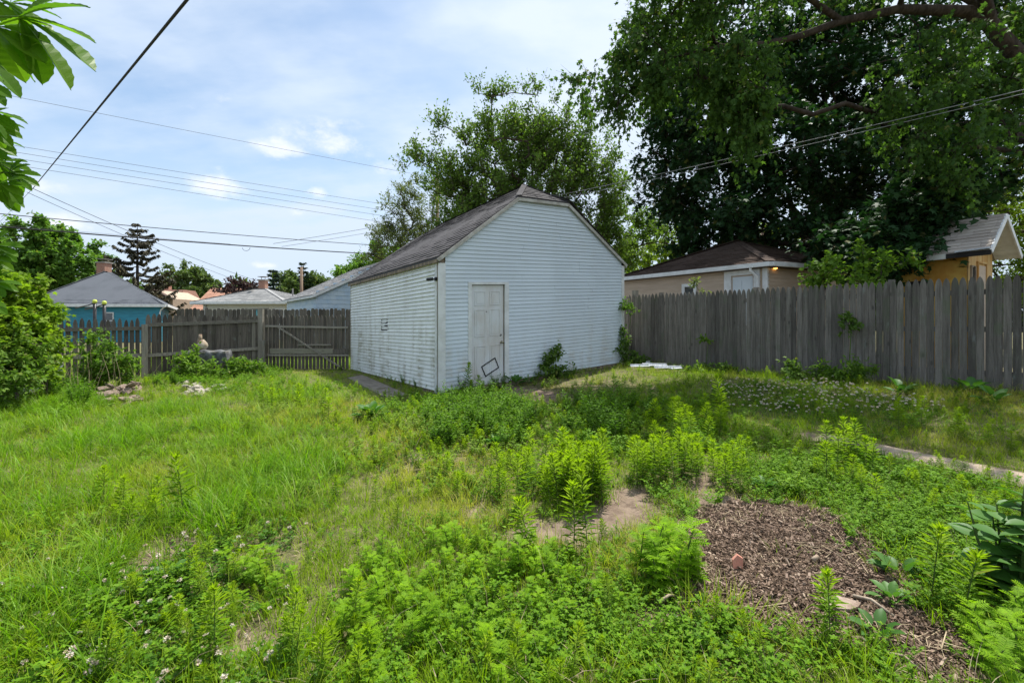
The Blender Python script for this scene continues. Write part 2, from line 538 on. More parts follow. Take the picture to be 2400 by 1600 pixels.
MULCH = poly_w([(1585, 1262), (1660, 1215), (1750, 1200), (1860, 1200), (1930, 1215), (2010, 1262), (2070, 1330), (2130, 1400), (2160, 1450), (2260, 1530), (2330, 1600), (2150, 1600), (2090, 1520), (1960, 1500), (1800, 1478), (1740, 1440), (1640, 1400), (1610, 1330)])
_mc = MULCH.mean(0); MULCH = _mc + (MULCH - _mc) * np.array([1.10, 1.12])
DIRTS = [poly_w([(1190, 1252), (1230, 1228), (1330, 1222), (1400, 1250), (1330, 1285), (1220, 1275)]), poly_w([(700, 1440), (760, 1425), (790, 1450), (740, 1475)]), poly_w([(1090, 1190), (1150, 1185), (1160, 1205), (1100, 1215)]), poly_w([(1020, 1300), (1060, 1292), (1070, 1312), (1030, 1320)]), poly_w([(1555, 1400), (1610, 1390), (1620, 1430), (1570, 1440)]), poly_w([(640, 1180), (700, 1172), (710, 1190), (650, 1198)]),poly_w([(1300, 1240), (1340, 1215), (1400, 1175), (1440, 1140), (1510, 1150), (1545, 1185), (1520, 1225), (1440, 1258), (1350, 1262)]),
         poly_w([(1620, 1190), (1640, 1155), (1700, 1160), (1760, 1190), (1740, 1215), (1640, 1225)]),
         poly_w([(1620, 1120), (1650, 1105), (1670, 1130), (1650, 1160), (1615, 1150)]),
         poly_w([(300, 1330), (330, 1300), (400, 1258), (465, 1248), (470, 1270), (400, 1310), (340, 1345)]),
         poly_w([(235, 1285), (280, 1270), (300, 1290), (250, 1305)]),
         poly_w([(545, 1500), (590, 1455), (665, 1440), (680, 1475), (620, 1530), (560, 1545)]),
         poly_w([(810, 1370), (850, 1350), (860, 1380), (820, 1400)]),
         poly_w([(100, 1460), (150, 1440), (160, 1470), (110, 1490)]),
         poly_w([(955, 1062), (1000, 1060), (1000, 1078), (960, 1080)]),
         poly_w([(1160, 900), (1230, 905), (1330, 925), (1290, 950), (1200, 930)])]
PATHC = poly_w([(1915, 1024), (2050, 1050), (2200, 1082), (2400, 1125), (2700, 1200)])
GAR = [(-1.36, 8.54), (2.886, 11.84), (-0.46, 16.62), (-4.70, 13.32)]
SLAB = poly_w([(815, 886), (850, 880), (955, 926), (905, 934), (862, 912)])
GARP = np.array(GAR)

def bareness(x, y):
    b = np.zeros(np.shape(x))
    for P in DIRTS + [MULCH]:
        b = np.maximum(b, sstep(-0.10, 0.10, sd(x, y, P) + 0.16 * (fbm(x, y, 6, 2) - 0.5)))
    b = np.maximum(b, 1 - sstep(0.10, 0.32, seg_dist(x, y, PATHC, False) + 0.12 * (fbm(x, y, 4, 2) - 0.5)))
    return b

def grid_axis(a, b, fine, ext):
    xs = list(np.arange(a, b, fine))
    s = fine; v = xs[-1]
    while v < ext:
        s *= 1.35; v += s; xs.append(v)
    s = fine; v = a; left = []
    while v > -ext:
        s *= 1.35; v -= s; left.append(v)
    return np.array(left[::-1] + xs)
gx = grid_axis(-9, 9.5, 0.07, 900); gy = grid_axis(0.6, 14.0, 0.07, 900)
GX, GY = np.meshgrid(gx, gy)
br = bareness(GX.ravel(), GY.ravel())
zz_ = H(GX.ravel(), GY.ravel()) + 0.02 * (fbm(GX.ravel(), GY.ravel(), 9, 2) - 0.5) - 0.012 * br
nx, ny = len(gx), len(gy)
idx = np.arange(nx * ny).reshape(ny, nx)
q = np.stack([idx[:-1, :-1], idx[:-1, 1:], idx[1:, 1:], idx[1:, :-1]], -1).reshape(-1, 4)
me = new_mesh_np('ground', np.stack([GX.ravel(), GY.ravel(), zz_], 1), q.ravel(), np.arange(len(q)) * 4, ground_mat(), smooth=True)
a_ = me.attributes.new('bare', 'FLOAT', 'POINT'); a_.data.foreach_set('value', br.astype(np.float32))
tag(link(bpy.data.objects.new('ground', me)), 'weedy back yard soil under the grass', kind='structure')

def strip_sheet(name, line, half, dz, mat, label, wob=0.05):
    P = [Vector((p[0], p[1])) for p in line]
    pts = []
    for a, b in zip(P[:-1], P[1:]):
        n = max(2, int((b - a).length / 0.12))
        for i in range(n): pts.append(a.lerp(b, i / n))
    pts.append(P[-1])
    vs = []; fs = []
    K = 6
    for i, p in enumerate(pts):
        d = (pts[min(i + 1, len(pts) - 1)] - pts[max(i - 1, 0)]).normalized()
        nrm = Vector((-d.y, d.x))
        hw = half * (1 + wob * 8 * (float(fbm(p.x, p.y, 2.5)) - 0.5))
        for k in range(K + 1):
            u = p + nrm * hw * (2 * k / K - 1)
            vs.append((u.x, u.y, zg(u.x, u.y) + dz))
    for i in range(len(pts) - 1):
        for k in range(K):
            a = i * (K + 1) + k
            fs.append((a, a + 1, a + K + 2, a + K + 1))
    mb = MB(); mb.add(vs, fs, True)
    return mb.build(name, mat, label=label, kind='structure')
M_path = plain('worn_sandy_path', (0.45, 0.36, 0.275), 0.95, 0.3, 14, bumps=0.9, col2=(0.31, 0.24, 0.18), spec=0.15)
M_conc = plain('old_concrete', (0.27, 0.235, 0.20), 0.9, 0.3, 8, bumps=0.4, col2=(0.16, 0.14, 0.11), spec=0.2)
strip_sheet('path', PATHC, 0.19, 0.006, M_path, 'narrow worn dirt footpath running in from the right edge of the yard')
mb = MB()
sl = [Vector((p[0], p[1], zg(p[0], p[1]) + 0.02)) for p in SLAB]
mb.prism([p - Vector((0, 0, 0.12)) for p in sl], (0, 0, 0.12))
mb.build('concrete_slab', M_conc, label='strip of cracked concrete along the grimy side wall of the white garage', kind='structure')

# ------------------------------------------------------------------ white garage
class Wall:
    def __init__(s, a, b, za, zb, ta, tb):
        s.a = Vector(a); s.b = Vector(b); s.za, s.zb, s.ta, s.tb = za, zb, ta, tb
        d = (s.b - s.a).normalized(); s.d = Vector((d.x, d.y, 0))
        s.n = Vector((d.y, -d.x, 0))
        s.len = (s.b - s.a).length
    def P(s, t, k, o=0.0):
        p = s.a.lerp(s.b, t)
        z0 = s.za + (s.zb - s.za) * t; z1 = s.ta + (s.tb - s.ta) * t
        return Vector((p.x, p.y, z0 + (z1 - z0) * k)) + s.n * o
    def spx(s, px):
        r = (px - 1200) / FPX; d = s.b - s.a
        return (r * s.a.y - s.a.x) / (d.x - r * d.y)
    def k_at(s, px, py):
        t = s.spx(px); p = s.a.lerp(s.b, t); z = EYE - (py - HOR) / FPX * p.y
        z0 = s.za + (s.zb - s.za) * t; z1 = s.ta + (s.tb - s.ta) * t
        return (z - z0) / (z1 - z0)
WF = Wall(GAR[0], GAR[1], 0.07, 0.34, 2.59, 2.90)
WS = Wall(GAR[3], GAR[0], 0.015, 0.07, 2.536, 2.59)
WR = Wall(GAR[1], GAR[2], 0.34, 0.30, 2.90, 2.84)
WB = Wall(GAR[2], GAR[3], 0.30, 0.015, 2.84, 2.536)

gar = thing('garage', 'white vinyl sided garage with clipped gable roof and one front door', 'garage', (0.76, 10.2, 0.1))
mb = MB()
ci = Vector((-0.9, 12.6, 0))
core = []
for p in GAR:
    v = Vector((p[0], p[1], 0)); core.append(v + (ci - v).normalized() * 0.03)
zs0 = [-0.15, -0.15, -0.15, -0.15]; zs1 = [2.56, 2.86, 2.80, 2.50]
mb.hexa([Vector((p.x, p.y, z)) for p, z in zip(core, zs0)] + [Vector((p.x, p.y, z)) for p, z in zip(core, zs1)])
CL_S, CR_S, CK = WF.spx(1212), WF.spx(1330), 1.515
# gable core triangle stack front and back
for wl, sg in ((WF, 1), (WB, 1)):
    out = [wl.P(0.01, 0.95, -0.03), wl.P(0.99, 0.95, -0.03), wl.P(0.985, 1.0, -0.03)]
    if wl is WF:
        out += [wl.P(CR_S, CK - 0.01, -0.03), wl.P(CL_S, CK - 0.01, -0.03)]
    else:
        out += [wl.P(1 - CL_S, CK - 0.03, -0.03), wl.P(1 - CR_S, CK - 0.03, -0.03)]
    out += [wl.P(0.015, 1.0, -0.03)]
    mb.prism(out, wl.n * -0.05)
mb.build('wall_sheathing', M_oldwood, gar)

def course(wl, segs, k0, k1, mat, mats=None, rag=0.0, split=0):
    for (s00, s01, s10, s11) in segs:   # bottom-left, bottom-right, top-left, top-right
        if s01 - s00 < 0.004: continue
        if s01 - s00 > 0.5 and not split:
            c = s00 + (s01 - s00) * random.choice((0.33, 0.36, 0.62, 0.66, 0.7))
            course(wl, [(s00, c, s10, c)], k0, k1, mat, rag=rag, split=1); course(wl, [(c + 0.0004, s01, c + 0.0004, s11)], k0, k1, mat, rag=rag, split=2); continue
        j = lambda: random.uniform(-rag, rag)
        lip = (0.027 if rag else 0.019) + (0.0025 if split == 2 else 0) + random.uniform(-.0012, .0012)
        a0 = wl.P(s00, k0, lip + j()); b0 = wl.P(s01, k0, lip + j())
        a1 = wl.P(s10, k1, 0.003); b1 = wl.P(s11, k1, 0.003)
        a2 = wl.P(s00, k0, -0.004); b2 = wl.P(s01, k0, -0.004)
        m_ = MB(); m_.add([a0, b0, b1, a1, a2, b2], [(0, 1, 2, 3), (4, 5, 1, 0), (4, 0, 3), (1, 5, 2)])
        m_.build('siding_board', mat, gar)
NR = 32
sD0, sD1 = WF.spx(1096), WF.spx(1191)
kD = round(WF.k_at(1143, 658) * NR) / NR
total = int(round(NR * CK))
for i in range(total):
    k0 = i / NR; k1 = min((i + 1) / NR, CK)
    def ends(k):
        if k <= 1: return 0.022, 0.985
        t = (k - 1) / (CK - 1)
        return CL_S * t + 0.004, 1 - (1 - CR_S) * t - 0.004
    l0, r0 = ends(k0); l1, r1 = ends(k1)
    if k0 > 1 - 1e-6 and i == NR: l0, r0 = 0.006, 0.994
    if k0 < kD - 1e-6:
        segs = [(l0, sD0, l1, sD0), (sD1, r0, sD1, r1)]
    else:
        segs = [(l0, r0, l1, r1)]
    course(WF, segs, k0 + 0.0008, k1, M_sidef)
for i in range(NR):
    course(WS, [(0.004, 0.972, 0.004, 0.972)], i / NR + 0.0008, (i + 1) / NR, M_sides, rag=0.004)
for i in range(NR):
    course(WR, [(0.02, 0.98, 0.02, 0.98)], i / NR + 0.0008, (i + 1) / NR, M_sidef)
def corner(name, wl, s0, s1, k1, o, mat, k0=-0.02):
    m_ = MB(); m_.hexa([wl.P(s0, k0, o), wl.P(s1, k0, o), wl.P(s1, k0, 0), wl.P(s0, k0, 0), wl.P(s0, k1, o), wl.P(s1, k1, o), wl.P(s1, k1, 0), wl.P(s0, k1, 0)])
    return m_.build(name, mat, gar)
corner('corner_post', WF, -0.006, 0.0215, 0.955, 0.028, M_trim)
corner('corner_post', WF, 0.9852, 1.004, 0.975, 0.028, M_trim)
corner('corner_post', WS, 0.9725, 0.9875, 0.985, 0.024, M_trim)
corner('corner_post', WS, -0.004, 0.0035, 0.99, 0.024, M_dirtytrim)
corner('corner_board', WS, 0.9885, 0.9995, 0.96, 0.012, M_oldwood)
corner('sill_board', WF, 0.0, 1.0, -0.004, 0.012, M_oldwood, k0=-0.13)
corner('sill_board', WS, 0.0, 1.0, -0.004, 0.012, M_oldwood, k0=-0.10)

# door
m_ = MB()
fr = 0.030
def wbar(mb, wl, s0, s1, k0, k1, o0, o1):
    mb.hexa([wl.P(s0, k0, o1), wl.P(s1, k0, o1), wl.P(s1, k0, o0), wl.P(s0, k0, o0), wl.P(s0, k1, o1), wl.P(s1, k1, o1), wl.P(s1, k1, o0), wl.P(s0, k1, o0)])
sP0, sP1 = WF.spx(1105.5), WF.spx(1181)
kP = WF.k_at(1143, 668); kB = WF.k_at(1143, 903)
wbar(m_, WF, sD0, sP0 - 0.002, -0.01, kD, 0.0, 0.030)
wbar(m_, WF, sP1 + 0.002, sD1, -0.01, kD, 0.0, 0.030)
wbar(m_, WF, sP0 - 0.002, sP1 + 0.002, kP + 0.004, kD, 0.0, 0.030)
door_frame = m_.build('door_frame', M_trim, gar)
M_door = plain('worn_white_door', (0.66, 0.68, 0.69), 0.45, 0.1, 2, stretch=(2, 2, 0.8), col2=(0.58, 0.56, 0.53))
m_ = MB()
wbar(m_, WF, sP0, sP1, kB, kP, -0.10, -0.020)
# raised and sunk panels
dw = sP1 - sP0; dk = kP - kB
def dpan(u0, u1, v0, v1):
    s0, s1 = sP0 + dw * u0, sP0 + dw * u1; k0, k1 = kB + dk * v0, kB + dk * v1
    e = 0.012; ek = 0.006
    for (a, b_, c, d) in ((s0, s1, k0, k0 + ek), (s0, s1, k1 - ek, k1), (s0, s0 + e * .35, k0 + ek, k1 - ek), (s1 - e * .35, s1, k0 + ek, k1 - ek)):
        wbar(m_, WF, a, b_, c, d, -0.021, -0.010)
    wbar(m_, WF, s0 + e * 0.8, s1 - e * 0.8, k0 + 2.6 * ek, k1 - 2.6 * ek, -0.021, -0.013)
for u0, u1 in ((0.10, 0.44), (0.56, 0.90)):
    dpan(u0, u1, 0.80, 0.94); dpan(u0, u1, 0.47, 0.74) if False else dpan(u0, u1, 0.49, 0.76); dpan(u0, u1, 0.09, 0.40)
door = m_.build('door', M_door, gar)
m_ = MB()
kp = WF.P(sP0 + dw * 0.925, kB + dk * 0.42, 0)
R_out = WF.n.to_track_quat('Z', 'Y').to_matrix()
m_.lathe(kp, [(0.030, -0.02), (0.030, -0.012), (0.012, -0.010), (0.012, 0.02), (0.026, 0.03), (0.03, 0.045), (0.022, 0.06), (0.0, 0.063)], 12, R_out)
m_.build('knob', M_knob, door)
m_ = MB(); m_.lathe(WF.P(sP0 + dw * 0.905, kB + dk * 0.492, 0), [(0.026, -0.019), (0.026, -0.014), (0.0, -0.0135)], 12, R_out)
m_.build('bolt_hole', M_dark, door)
m_ = MB(); m_.lathe(WF.P(sP0 + dw * 0.46, kB + dk * 0.735, 0), [(0.011, -0.019), (0.011, -0.014), (0.0, -0.0135)], 10, R_out)
m_.build('peephole', M_dark, door)
# tilted black outline on the lower door
m_ = MB()
q4 = [(1129.5, 859.5), (1160.5, 838.5), (1169, 861), (1138.5, 881.5)]
qq = [WF.P(WF.spx(x), WF.k_at(x, y), -0.006) for x, y in q4]
for i in range(4):
    a, b_ = qq[i], qq[(i + 1) % 4]
    m_.bar(a - (b_ - a).normalized() * 0.008, b_ + (b_ - a).normalized() * 0.008, 0.006, 0.021, up=(b_ - a).cross(WF.n))
m_.build('taped_outline', M_black, door)
# old wood threshold at the foot of the door
m_ = MB()
wbar(m_, WF, sP0 - 0.002, sP1 + 0.002, kB - 0.05, kB - 0.006, -0.08, 0.02)
m_.build('threshold', M_oldwood, gar)

# torn siding patch on the side wall
m_ = MB()
s0, s1 = WS.spx(895.5), WS.spx(909.5)
kb_, kt_ = WS.k_at(902, 776), WS.k_at(902, 748)
wbar(m_, WS, s0, s1, kb_, kt_, 0.002, 0.020)
patch = m_.build('torn_patch', M_dark, gar)
m_ = MB()
for u0, u1, v0, v1, sk in ((0.12, 1.0, 0.70, 0.97, 0.16), (0.05, 0.62, 0.42, 0.66, 0.10), (0.2, 1.05, 0.14, 0.40, -0.08)):
    f = lambda u, v: WS.P(s0 + (s1 - s0) * u, kb_ + (kt_ - kb_) * v, 0.026)
    m_.prism([f(u0, v0), f(u1 - sk, v0), f(u1, v1), f(u0 + sk * 0.5, v1)], WS.n * -0.006)
m_.build('shard', M_trim, patch)

# roof
UF = WF.d; 
R0 = Vector((0.30, 10.94, 4.62)); R1 = Vector((-2.28, 14.55, 4.47))
OV = 0.06
eL0 = WF.P(0, 1.0, 0) ; eR0 = WF.P(1, 1.0, 0)
eL1 = WS.P(0, 1.0, 0); eR1 = WR.P(1, 1.0, 0)
clL = WF.P(CL_S, CK, 0); clR = WF.P(CR_S, CK, 0)
blR = WB.P(1 - CR_S, CK - 0.02, 0); blL = WB.P(1 - CL_S, CK - 0.02, 0)
fo = WF.n * OV; so = WS.n * 0.07; ro = WR.n * 0.07; bo = WB.n * OV
up = Vector((0, 0, 0.035)); dn = Vector((0, 0, -0.045))
ptsU = dict(eL0=eL0 + fo + so + dn, clL=clL + fo, clR=clR + fo, eR0=eR0 + fo + ro + dn, eL1=eL1 + bo + so + dn, blL=blL + bo, blR=blR + bo, eR1=eR1 + bo + ro + dn, R0=R0, R1=R1)
U = {k: v + up for k, v in ptsU.items()}
def deck(mb, names, th=0.05):
    p = [U[n] for n in names]
    mb.prism([v - Vector((0, 0, th)) for v in p], (0, 0, th))
m_ = MB()
deck(m_, ('eL0', 'clL', 'R0', 'R1', 'blL', 'eL1')); deck(m_, ('eR0', 'eR1', 'blR', 'R1', 'R0', 'clR'))
deck(m_, ('clL', 'clR', 'R0')); deck(m_, ('blR', 'blL', 'R1'))
roof = m_.build('roof', M_shg, gar)
def shingles(mb, Pa, Pb, Qa, Qb, expo, tabw, th=0.012, jit=0.25, lift=0.004):
    Pa, Pb, Qa, Qb = map(Vector, (Pa, Pb, Qa, Qb))
    nrm = (Pb - Pa).cross(Qa - Pa + Qb - Pb).normalized()
    if nrm.z < 0: nrm = -nrm
    rows = max(1, int(round(((Qa + Qb) / 2 - (Pa + Pb) / 2).length / expo)))
    for i in range(rows):
        t0 = i / rows; t1 = (i + 1.15) / rows
        A0, B0 = Pa.lerp(Qa, t0), Pb.lerp(Qb, t0); t1 = min(t1, 1.0)
        A1, B1 = Pa.lerp(Qa, t1), Pb.lerp(Qb, t1)
        n = max(1, int((B0 - A0).length / tabw))
        cuts = [0.0]
        o = random.random() / n
        cuts += [min(max((k + random.uniform(-jit, jit) * 0.5) / n + o, 0.001), 0.999) for k in range(0, n)] + [1.0]
        cuts = sorted(cuts)
        for a, b in zip(cuts[:-1], cuts[1:]):
            if b - a < 0.002: continue
            g = 0.02 / max(n, 1)
            e = nrm * (th + random.uniform(-0.3, 0.5) * th)
            l = nrm * lift
            b2 = b - g * (b - a) * n if b < 1 else b
            p = [A0.lerp(B0, a) + l, A0.lerp(B0, b2) + l, A0.lerp(B0, b2) + e + l, A0.lerp(B0, a) + e + l, A1.lerp(B1, b2) + l, A1.lerp(B1, a) + l]
            mb.add(p, [(0, 1, 2, 3), (3, 2, 4, 5), (0, 3, 5), (1, 4, 2)])
    return mb
m_ = MB()
shingles(m_, U['eL0'], U['eL1'], U['R0'].lerp(U['R0'], 0), U['R1'], 0.135, 0.30)
m_.v = m_.v
sh_l = m_
# left slope polygon is eL0-clL-R0-R1-blL-eL1: keep the tabs that lie inside it
def keep_inside(mb, poly):
    P = np.array([(p.x, p.y) for p in poly])
    out = MB()
    i = 0
    V = mb.v
    for k in range(0, len(V), 6):
        vs = V[k:k + 6]
        cx = sum(v.x for v in vs) / 6; cy = sum(v.y for v in vs) / 6
        if in_poly(np.array([cx]), np.array([cy]), P)[0]:
            out.add(vs, [(0, 1, 2, 3), (3, 2, 4, 5), (0, 3, 5), (1, 4, 2)])
    return out
def slope(pa, pb, ridge0, ridge1, poly, expo, tabw, **kw):
    """tabs over a plane given by its eave ends and the ridge line carried to the same width, trimmed to the real outline"""
    pa, pb, q0, q1 = map(Vector, (pa, pb, ridge0, ridge1))
    P = np.array([(p[0], p[1]) for p in poly])
    m_ = MB()
    rows = max(1, int(round(((q0 + q1) / 2 - (pa + pb) / 2).length / expo)))
    def span(t):
        a, b = pa.lerp(q0, t), pb.lerp(q1, t)
        u = np.linspace(0, 1, 500)
        ins = in_poly(a.x + (b.x - a.x) * u, a.y + (b.y - a.y) * u, P)
        if not ins.any(): return None
        k = np.nonzero(ins)[0]
        return a.lerp(b, u[k[0]]), a.lerp(b, u[k[-1]])
    for i in range(rows):
        s0 = span((i + 0.05) / rows); s1 = span(min((i + 0.98) / rows, 0.995))
        if s0 is None: continue
        if s1 is None: s1 = (s0[0].lerp(s0[1], .4), s0[0].lerp(s0[1], .6))
        k = MB(); shingles(k, s0[0], s0[1], s1[0], s1[1], 99, tabw, **kw)
        b0 = len(m_.v); m_.v += k.v; m_.f += [[j + b0 for j in f] for f in k.f]; m_.mi += k.mi; m_.sm += k.sm
    return m_
rd = (U['R1'] - U['R0']).normalized()
rext0 = U['R0'] - rd * 1.0; rext1 = U['R1'] + rd * 0.75
allsh = MB()
for mbx in (slope(U['eL0'], U['eL1'], rext0, rext1, [U[k] for k in ('eL0', 'clL', 'R0', 'R1', 'blL', 'eL1')], 0.135, 0.30),
            slope(U['eR0'], U['eR1'], rext0 - Vector((0, 0, .07)), rext1 - Vector((0, 0, .07)), [U[k] for k in ('eR0', 'clR', 'R0', 'R1', 'blR', 'eR1')], 0.135, 0.30)):
    allsh.v, allsh.f, allsh.mi, allsh.sm = (allsh.v + mbx.v, allsh.f + [[i + len(allsh.v) for i in f] for f in mbx.f], allsh.mi + mbx.mi, allsh.sm + mbx.sm)
shingles(allsh, U['clL'], U['clR'], U['R0'] + Vector((-0.02, 0, 0)), U['R0'] + Vector((0.02, 0, 0)), 0.135, 0.3)
allsh.build('shingles', M_shg, roof, kind='stuff')
m_ = MB()
rn = int((R1 - R0).length / 0.2)
for i in range(rn):
    a = U['R0'].lerp(U['R1'], i / rn); b_ = U['R0'].lerp(U['R1'], (i + 1.1) / rn)
    sd_ = rd.cross(Vector((0, 0, 1))).normalized()
    for sg in (-1, 1):
        w_ = sd_ * 0.10 * sg + Vector((0, 0, -0.060))
        m_.add([a + Vector((0, 0, .03)), b_ + Vector((0, 0, .022)), b_ + w_ + Vector((0, 0, .022)), a + w_ + Vector((0, 0, .03))], [(0, 1, 2, 3)])
for q0, q1 in ((U['clL'], U['R0']), (U['clR'], U['R0'])):
    n_ = 7
    for i in range(n_):
        a = q0.lerp(q1, i / n_); b_ = q0.lerp(q1, (i + 1.1) / n_)
        m_.bar(a + Vector((0, 0, .022)), b_ + Vector((0, 0, .018)), 0.13, 0.010)
m_.build('ridge_cap', M_shg, roof, kind='stuff')
m_ = MB()
for a, b_ in (('eL0', 'clL'), ('clR', 'eR0'), ('clL', 'clR')):
    A, B = U[a] + dn * 0 + fo * 0.15, U[b_] + fo * 0.15
    m_2 = MB()
    m_2.bar(A + Vector((0, 0, -0.065)), B + Vector((0, 0, -0.055)), 0.022, 0.065)
    m_2.build('rake_board', M_dirtytrim, roof)
m_2 = MB(); m_2.bar(U['eL0'] + Vector((0, 0, -0.07)), U['eL1'] + Vector((0, 0, -0.07)), 0.02, 0.06); m_2.build('fascia', M_oldwood, roof)
m_2 = MB(); m_2.bar(U['eR0'] + Vector((0, 0, -0.07)), U['eR1'] + Vector((0, 0, -0.07)), 0.02, 0.07); m_2.build('fascia', M_dirtytrim, roof)

# camera on the corner
cp = WS.P(0.985, WS.k_at(1022, 655), 0.02)
sc_ = thing('security_camera', 'small black security camera on the near corner of the white garage', 'camera', cp)
m_ = MB(); m_.box(cp + WS.n * 0.01, (0.05, 0.05, 0.07), WS.n.to_track_quat('X', 'Z').to_matrix()); m_.build('bracket', M_black, sc_)
m_ = MB(); d_ = (WS.n * 0.6 + Vector((-.5, 0.35, -0.1))).normalized()
m_.tube([cp + WS.n * 0.03, cp + WS.n * 0.07 + d_ * 0.03], 0.012, 6); m_.tube([cp + WS.n * 0.07 + d_ * 0.0, cp + WS.n * 0.07 + d_ * 0.10, cp + WS.n * 0.07 + d_ * 0.125], [0.030, 0.032, 0.026], 12)
m_.build('housing', M_black, sc_)

# ------------------------------------------------------------------ fences
def picket_mesh(name, w, h, t, mat, top='gothic'):
    hw = w / 2
    if top == 'gothic':
        o = [(-hw, 0), (hw, 0), (hw, h - 0.15), (hw * 0.86, h - 0.09), (hw * 0.5, h - 0.03), (0, h), (-hw * 0.5, h - 0.03), (-hw * 0.86, h - 0.09), (-hw, h - 0.15)]
    elif top == 'dog':
        o = [(-hw, 0), (hw, 0), (hw, h - 0.04), (hw * 0.5, h), (-hw * 0.5, h), (-hw, h - 0.04)]
    else:
        o = [(-hw, 0), (hw, 0), (hw, h), (-hw, h)]
    m = MB(); m.prism([(x, -t / 2, z) for x, z in o], (0, t, 0))
    return m.mesh(name, mat)
def fence_run(f, a, b, spacing, w, h, z0, mat, top, jz=0.02, jh=0.02, t=0.018, oy=0.0, lean=0.006, name='picket'):
    a = Vector(a); b = Vector(b)
    L_ = (b - a).length; n = int(L_ / spacing); d = (b - a).normalized(); ang = math.atan2(d.y, d.x)
    nn = Vector((-d.y, d.x))
    ms = [picket_mesh(name, w * q_, h, t, mat, top) for q_ in (1.0, 0.97, 1.02, 0.98)]
    for i in range(n):
        p = a + d * (i + 0.5) * spacing + nn * (oy + random.uniform(-0.004, 0.004))
        z = z0(p.x, p.y) if callable(z0) else z0
        hh = h + random.uniform(-jh, jh)
        part_copy(name, random.choice(ms), f, (p.x, p.y, z + random.uniform(-jz, jz)), (random.uniform(-lean, lean), random.uniform(-lean, lean), ang + random.uniform(-0.02, 0.02)), (1, 1, hh / h))
# right stockade fence
fr_ = thing('picket_fence', 'tall weathered grey wooden fence with pointed pickets behind the right lawn', 'fence', (3.17, 12.3, 0.27))
A = F0 - FD * 1.6; B = F0 + FD * 10.0
fence_run(fr_, A, B, 0.0985, 0.0945, 1.88, 0.225, M_fence, 'gothic', jz=0.008, jh=0.012, lean=0.004)
m_ = None
for zr in (0.55, 1.25, 1.85):
    m_ = MB(); off_ = -FN * 0.035
    m_.bar((A.x + off_.x, A.y + off_.y, zr), (B.x + off_.x, B.y + off_.y, zr), 0.04, 0.085); m_.build('rail', M_rail, fr_)
for i in range(6):
    p = A + FD * (0.2 + i * 2.3) - FN * 0.11
    m_ = MB(); m_.box((p.x, p.y, 1.13), (0.09, 0.09, 2.0), Matrix.Rotation(math.atan2(FD.y, FD.x), 3, 'Z')); m_.build('post', M_post, fr_)
p = F0 + FD * 0.13 - FN * 0.08
m_ = MB(); m_.box((p.x, p.y, 1.2), (0.14, 0.10, 2.06), Matrix.Rotation(math.atan2(FD.y, FD.x), 3, 'Z')); m_.build('post', M_post, fr_)

# left back fence and gate
LA = Vector((-10.1, 9.97)); LP1 = Vector((-9.09, 11.3)); LP2 = Vector((-7.30, 13.3)); GE = Vector((-4.72, 13.20))
fl = thing('picket_fence', 'dark grey pointed picket fence with rails facing the yard, left of the gate', 'fence', (-9.09, 11.3, 0))
fence_run(fl, LA, LP1, 0.112, 0.082, 1.50, -0.05, M_fence2, 'gothic', jz=0.02)
fence_run(fl, LP1, LP2, 0.108, 0.100, 1.62, -0.05, M_fence2, 'gothic', jz=0.02)
def rail(f, a, b, z0, z1, w=0.04, h=0.085, mat=None, o=0.04):
    a = Vector(a); b = Vector(b); d = (b - a).normalized(); nn = Vector((d.y, -d.x)) * o
    m = MB(); m.bar((a.x + nn.x, a.y + nn.y, z0), (b.x + nn.x, b.y + nn.y, z1), w, h); return m.build('rail', mat or M_rail, f)
rail(fl, LA, LP1, 1.20, 1.22); rail(fl, LA, LP1, 0.60, 0.56)
rail(fl, LP1, LP2, 1.30, 1.42, h=0.09); rail(fl, LP1, LP2, 0.55, 0.62)
for p, z, w_ in ((LA, 1.42, 0.10), (LP1, 1.32, 0.115)):
    m_ = MB(); m_.box((p.x + 0.05, p.y - 0.10, z / 2 - 0.1), (w_, w_, z + 0.2), Matrix.Rotation(0.8, 3, 'Z')); m_.build('post', M_post, fl)
m_ = MB(); m_.box((LP2.x - 0.16, LP2.y - 0.17, 0.62), (0.09, 0.05, 1.5), Matrix.Rotation(0.8, 3, 'Z')); m_.build('post', M_post, fl)
m_ = MB(); m_.box((LP2.x + 0.01, LP2.y - 0.08, 0.83), (0.13, 0.13, 1.86), Matrix.Rotation(0.1, 3, 'Z')); m_.build('post', M_post, fl)
m_ = MB(); m_.box((LP2.x + 0.10, LP2.y - 0.19, 0.35), (0.17, 0.06, 1.0), Matrix.Rotation(0.05, 3, 'Z')); m_.build('post', M_post, fl)

gt = thing('wooden_gate', 'dark wooden picket gate with diagonal brace beside the garage', 'gate', (LP2.x + 0.1, LP2.y, 0))
fence_run(gt, LP2 + Vector((0.09, 0)), GE, 0.108, 0.082, 1.60, -0.02, M_fence2, 'gothic', jz=0.015)
d_ = GE - LP2
def gb(u0, z0, u1, z1, w=0.04, h=0.085, mat=M_rail, o=-0.045, name='rail'):
    a = LP2 + d_ * u0; b = LP2 + d_ * u1
    m = MB(); m.bar((a.x, a.y + o, z0), (b.x, b.y + o, z1), w, h); return m.build(name, mat, gt)
gb(0.05, 1.26, 0.99, 1.22, h=0.06); gb(0.42, 0.72, 0.8, 0.72, h=0.04); gb(0.10, 0.54, 0.82, 0.54, w=0.03, h=0.15, mat=M_pale, name='pale_board')
gb(0.82, 0.52, 1.0, 0.55, w=0.03, h=0.14, mat=M_fence2, name='charred_board'); gb(0.05, 0.42, 1.0, 0.42, h=0.05)
gb(0.05, -0.02, 1.0, -0.02, h=0.09, mat=M_fence2)
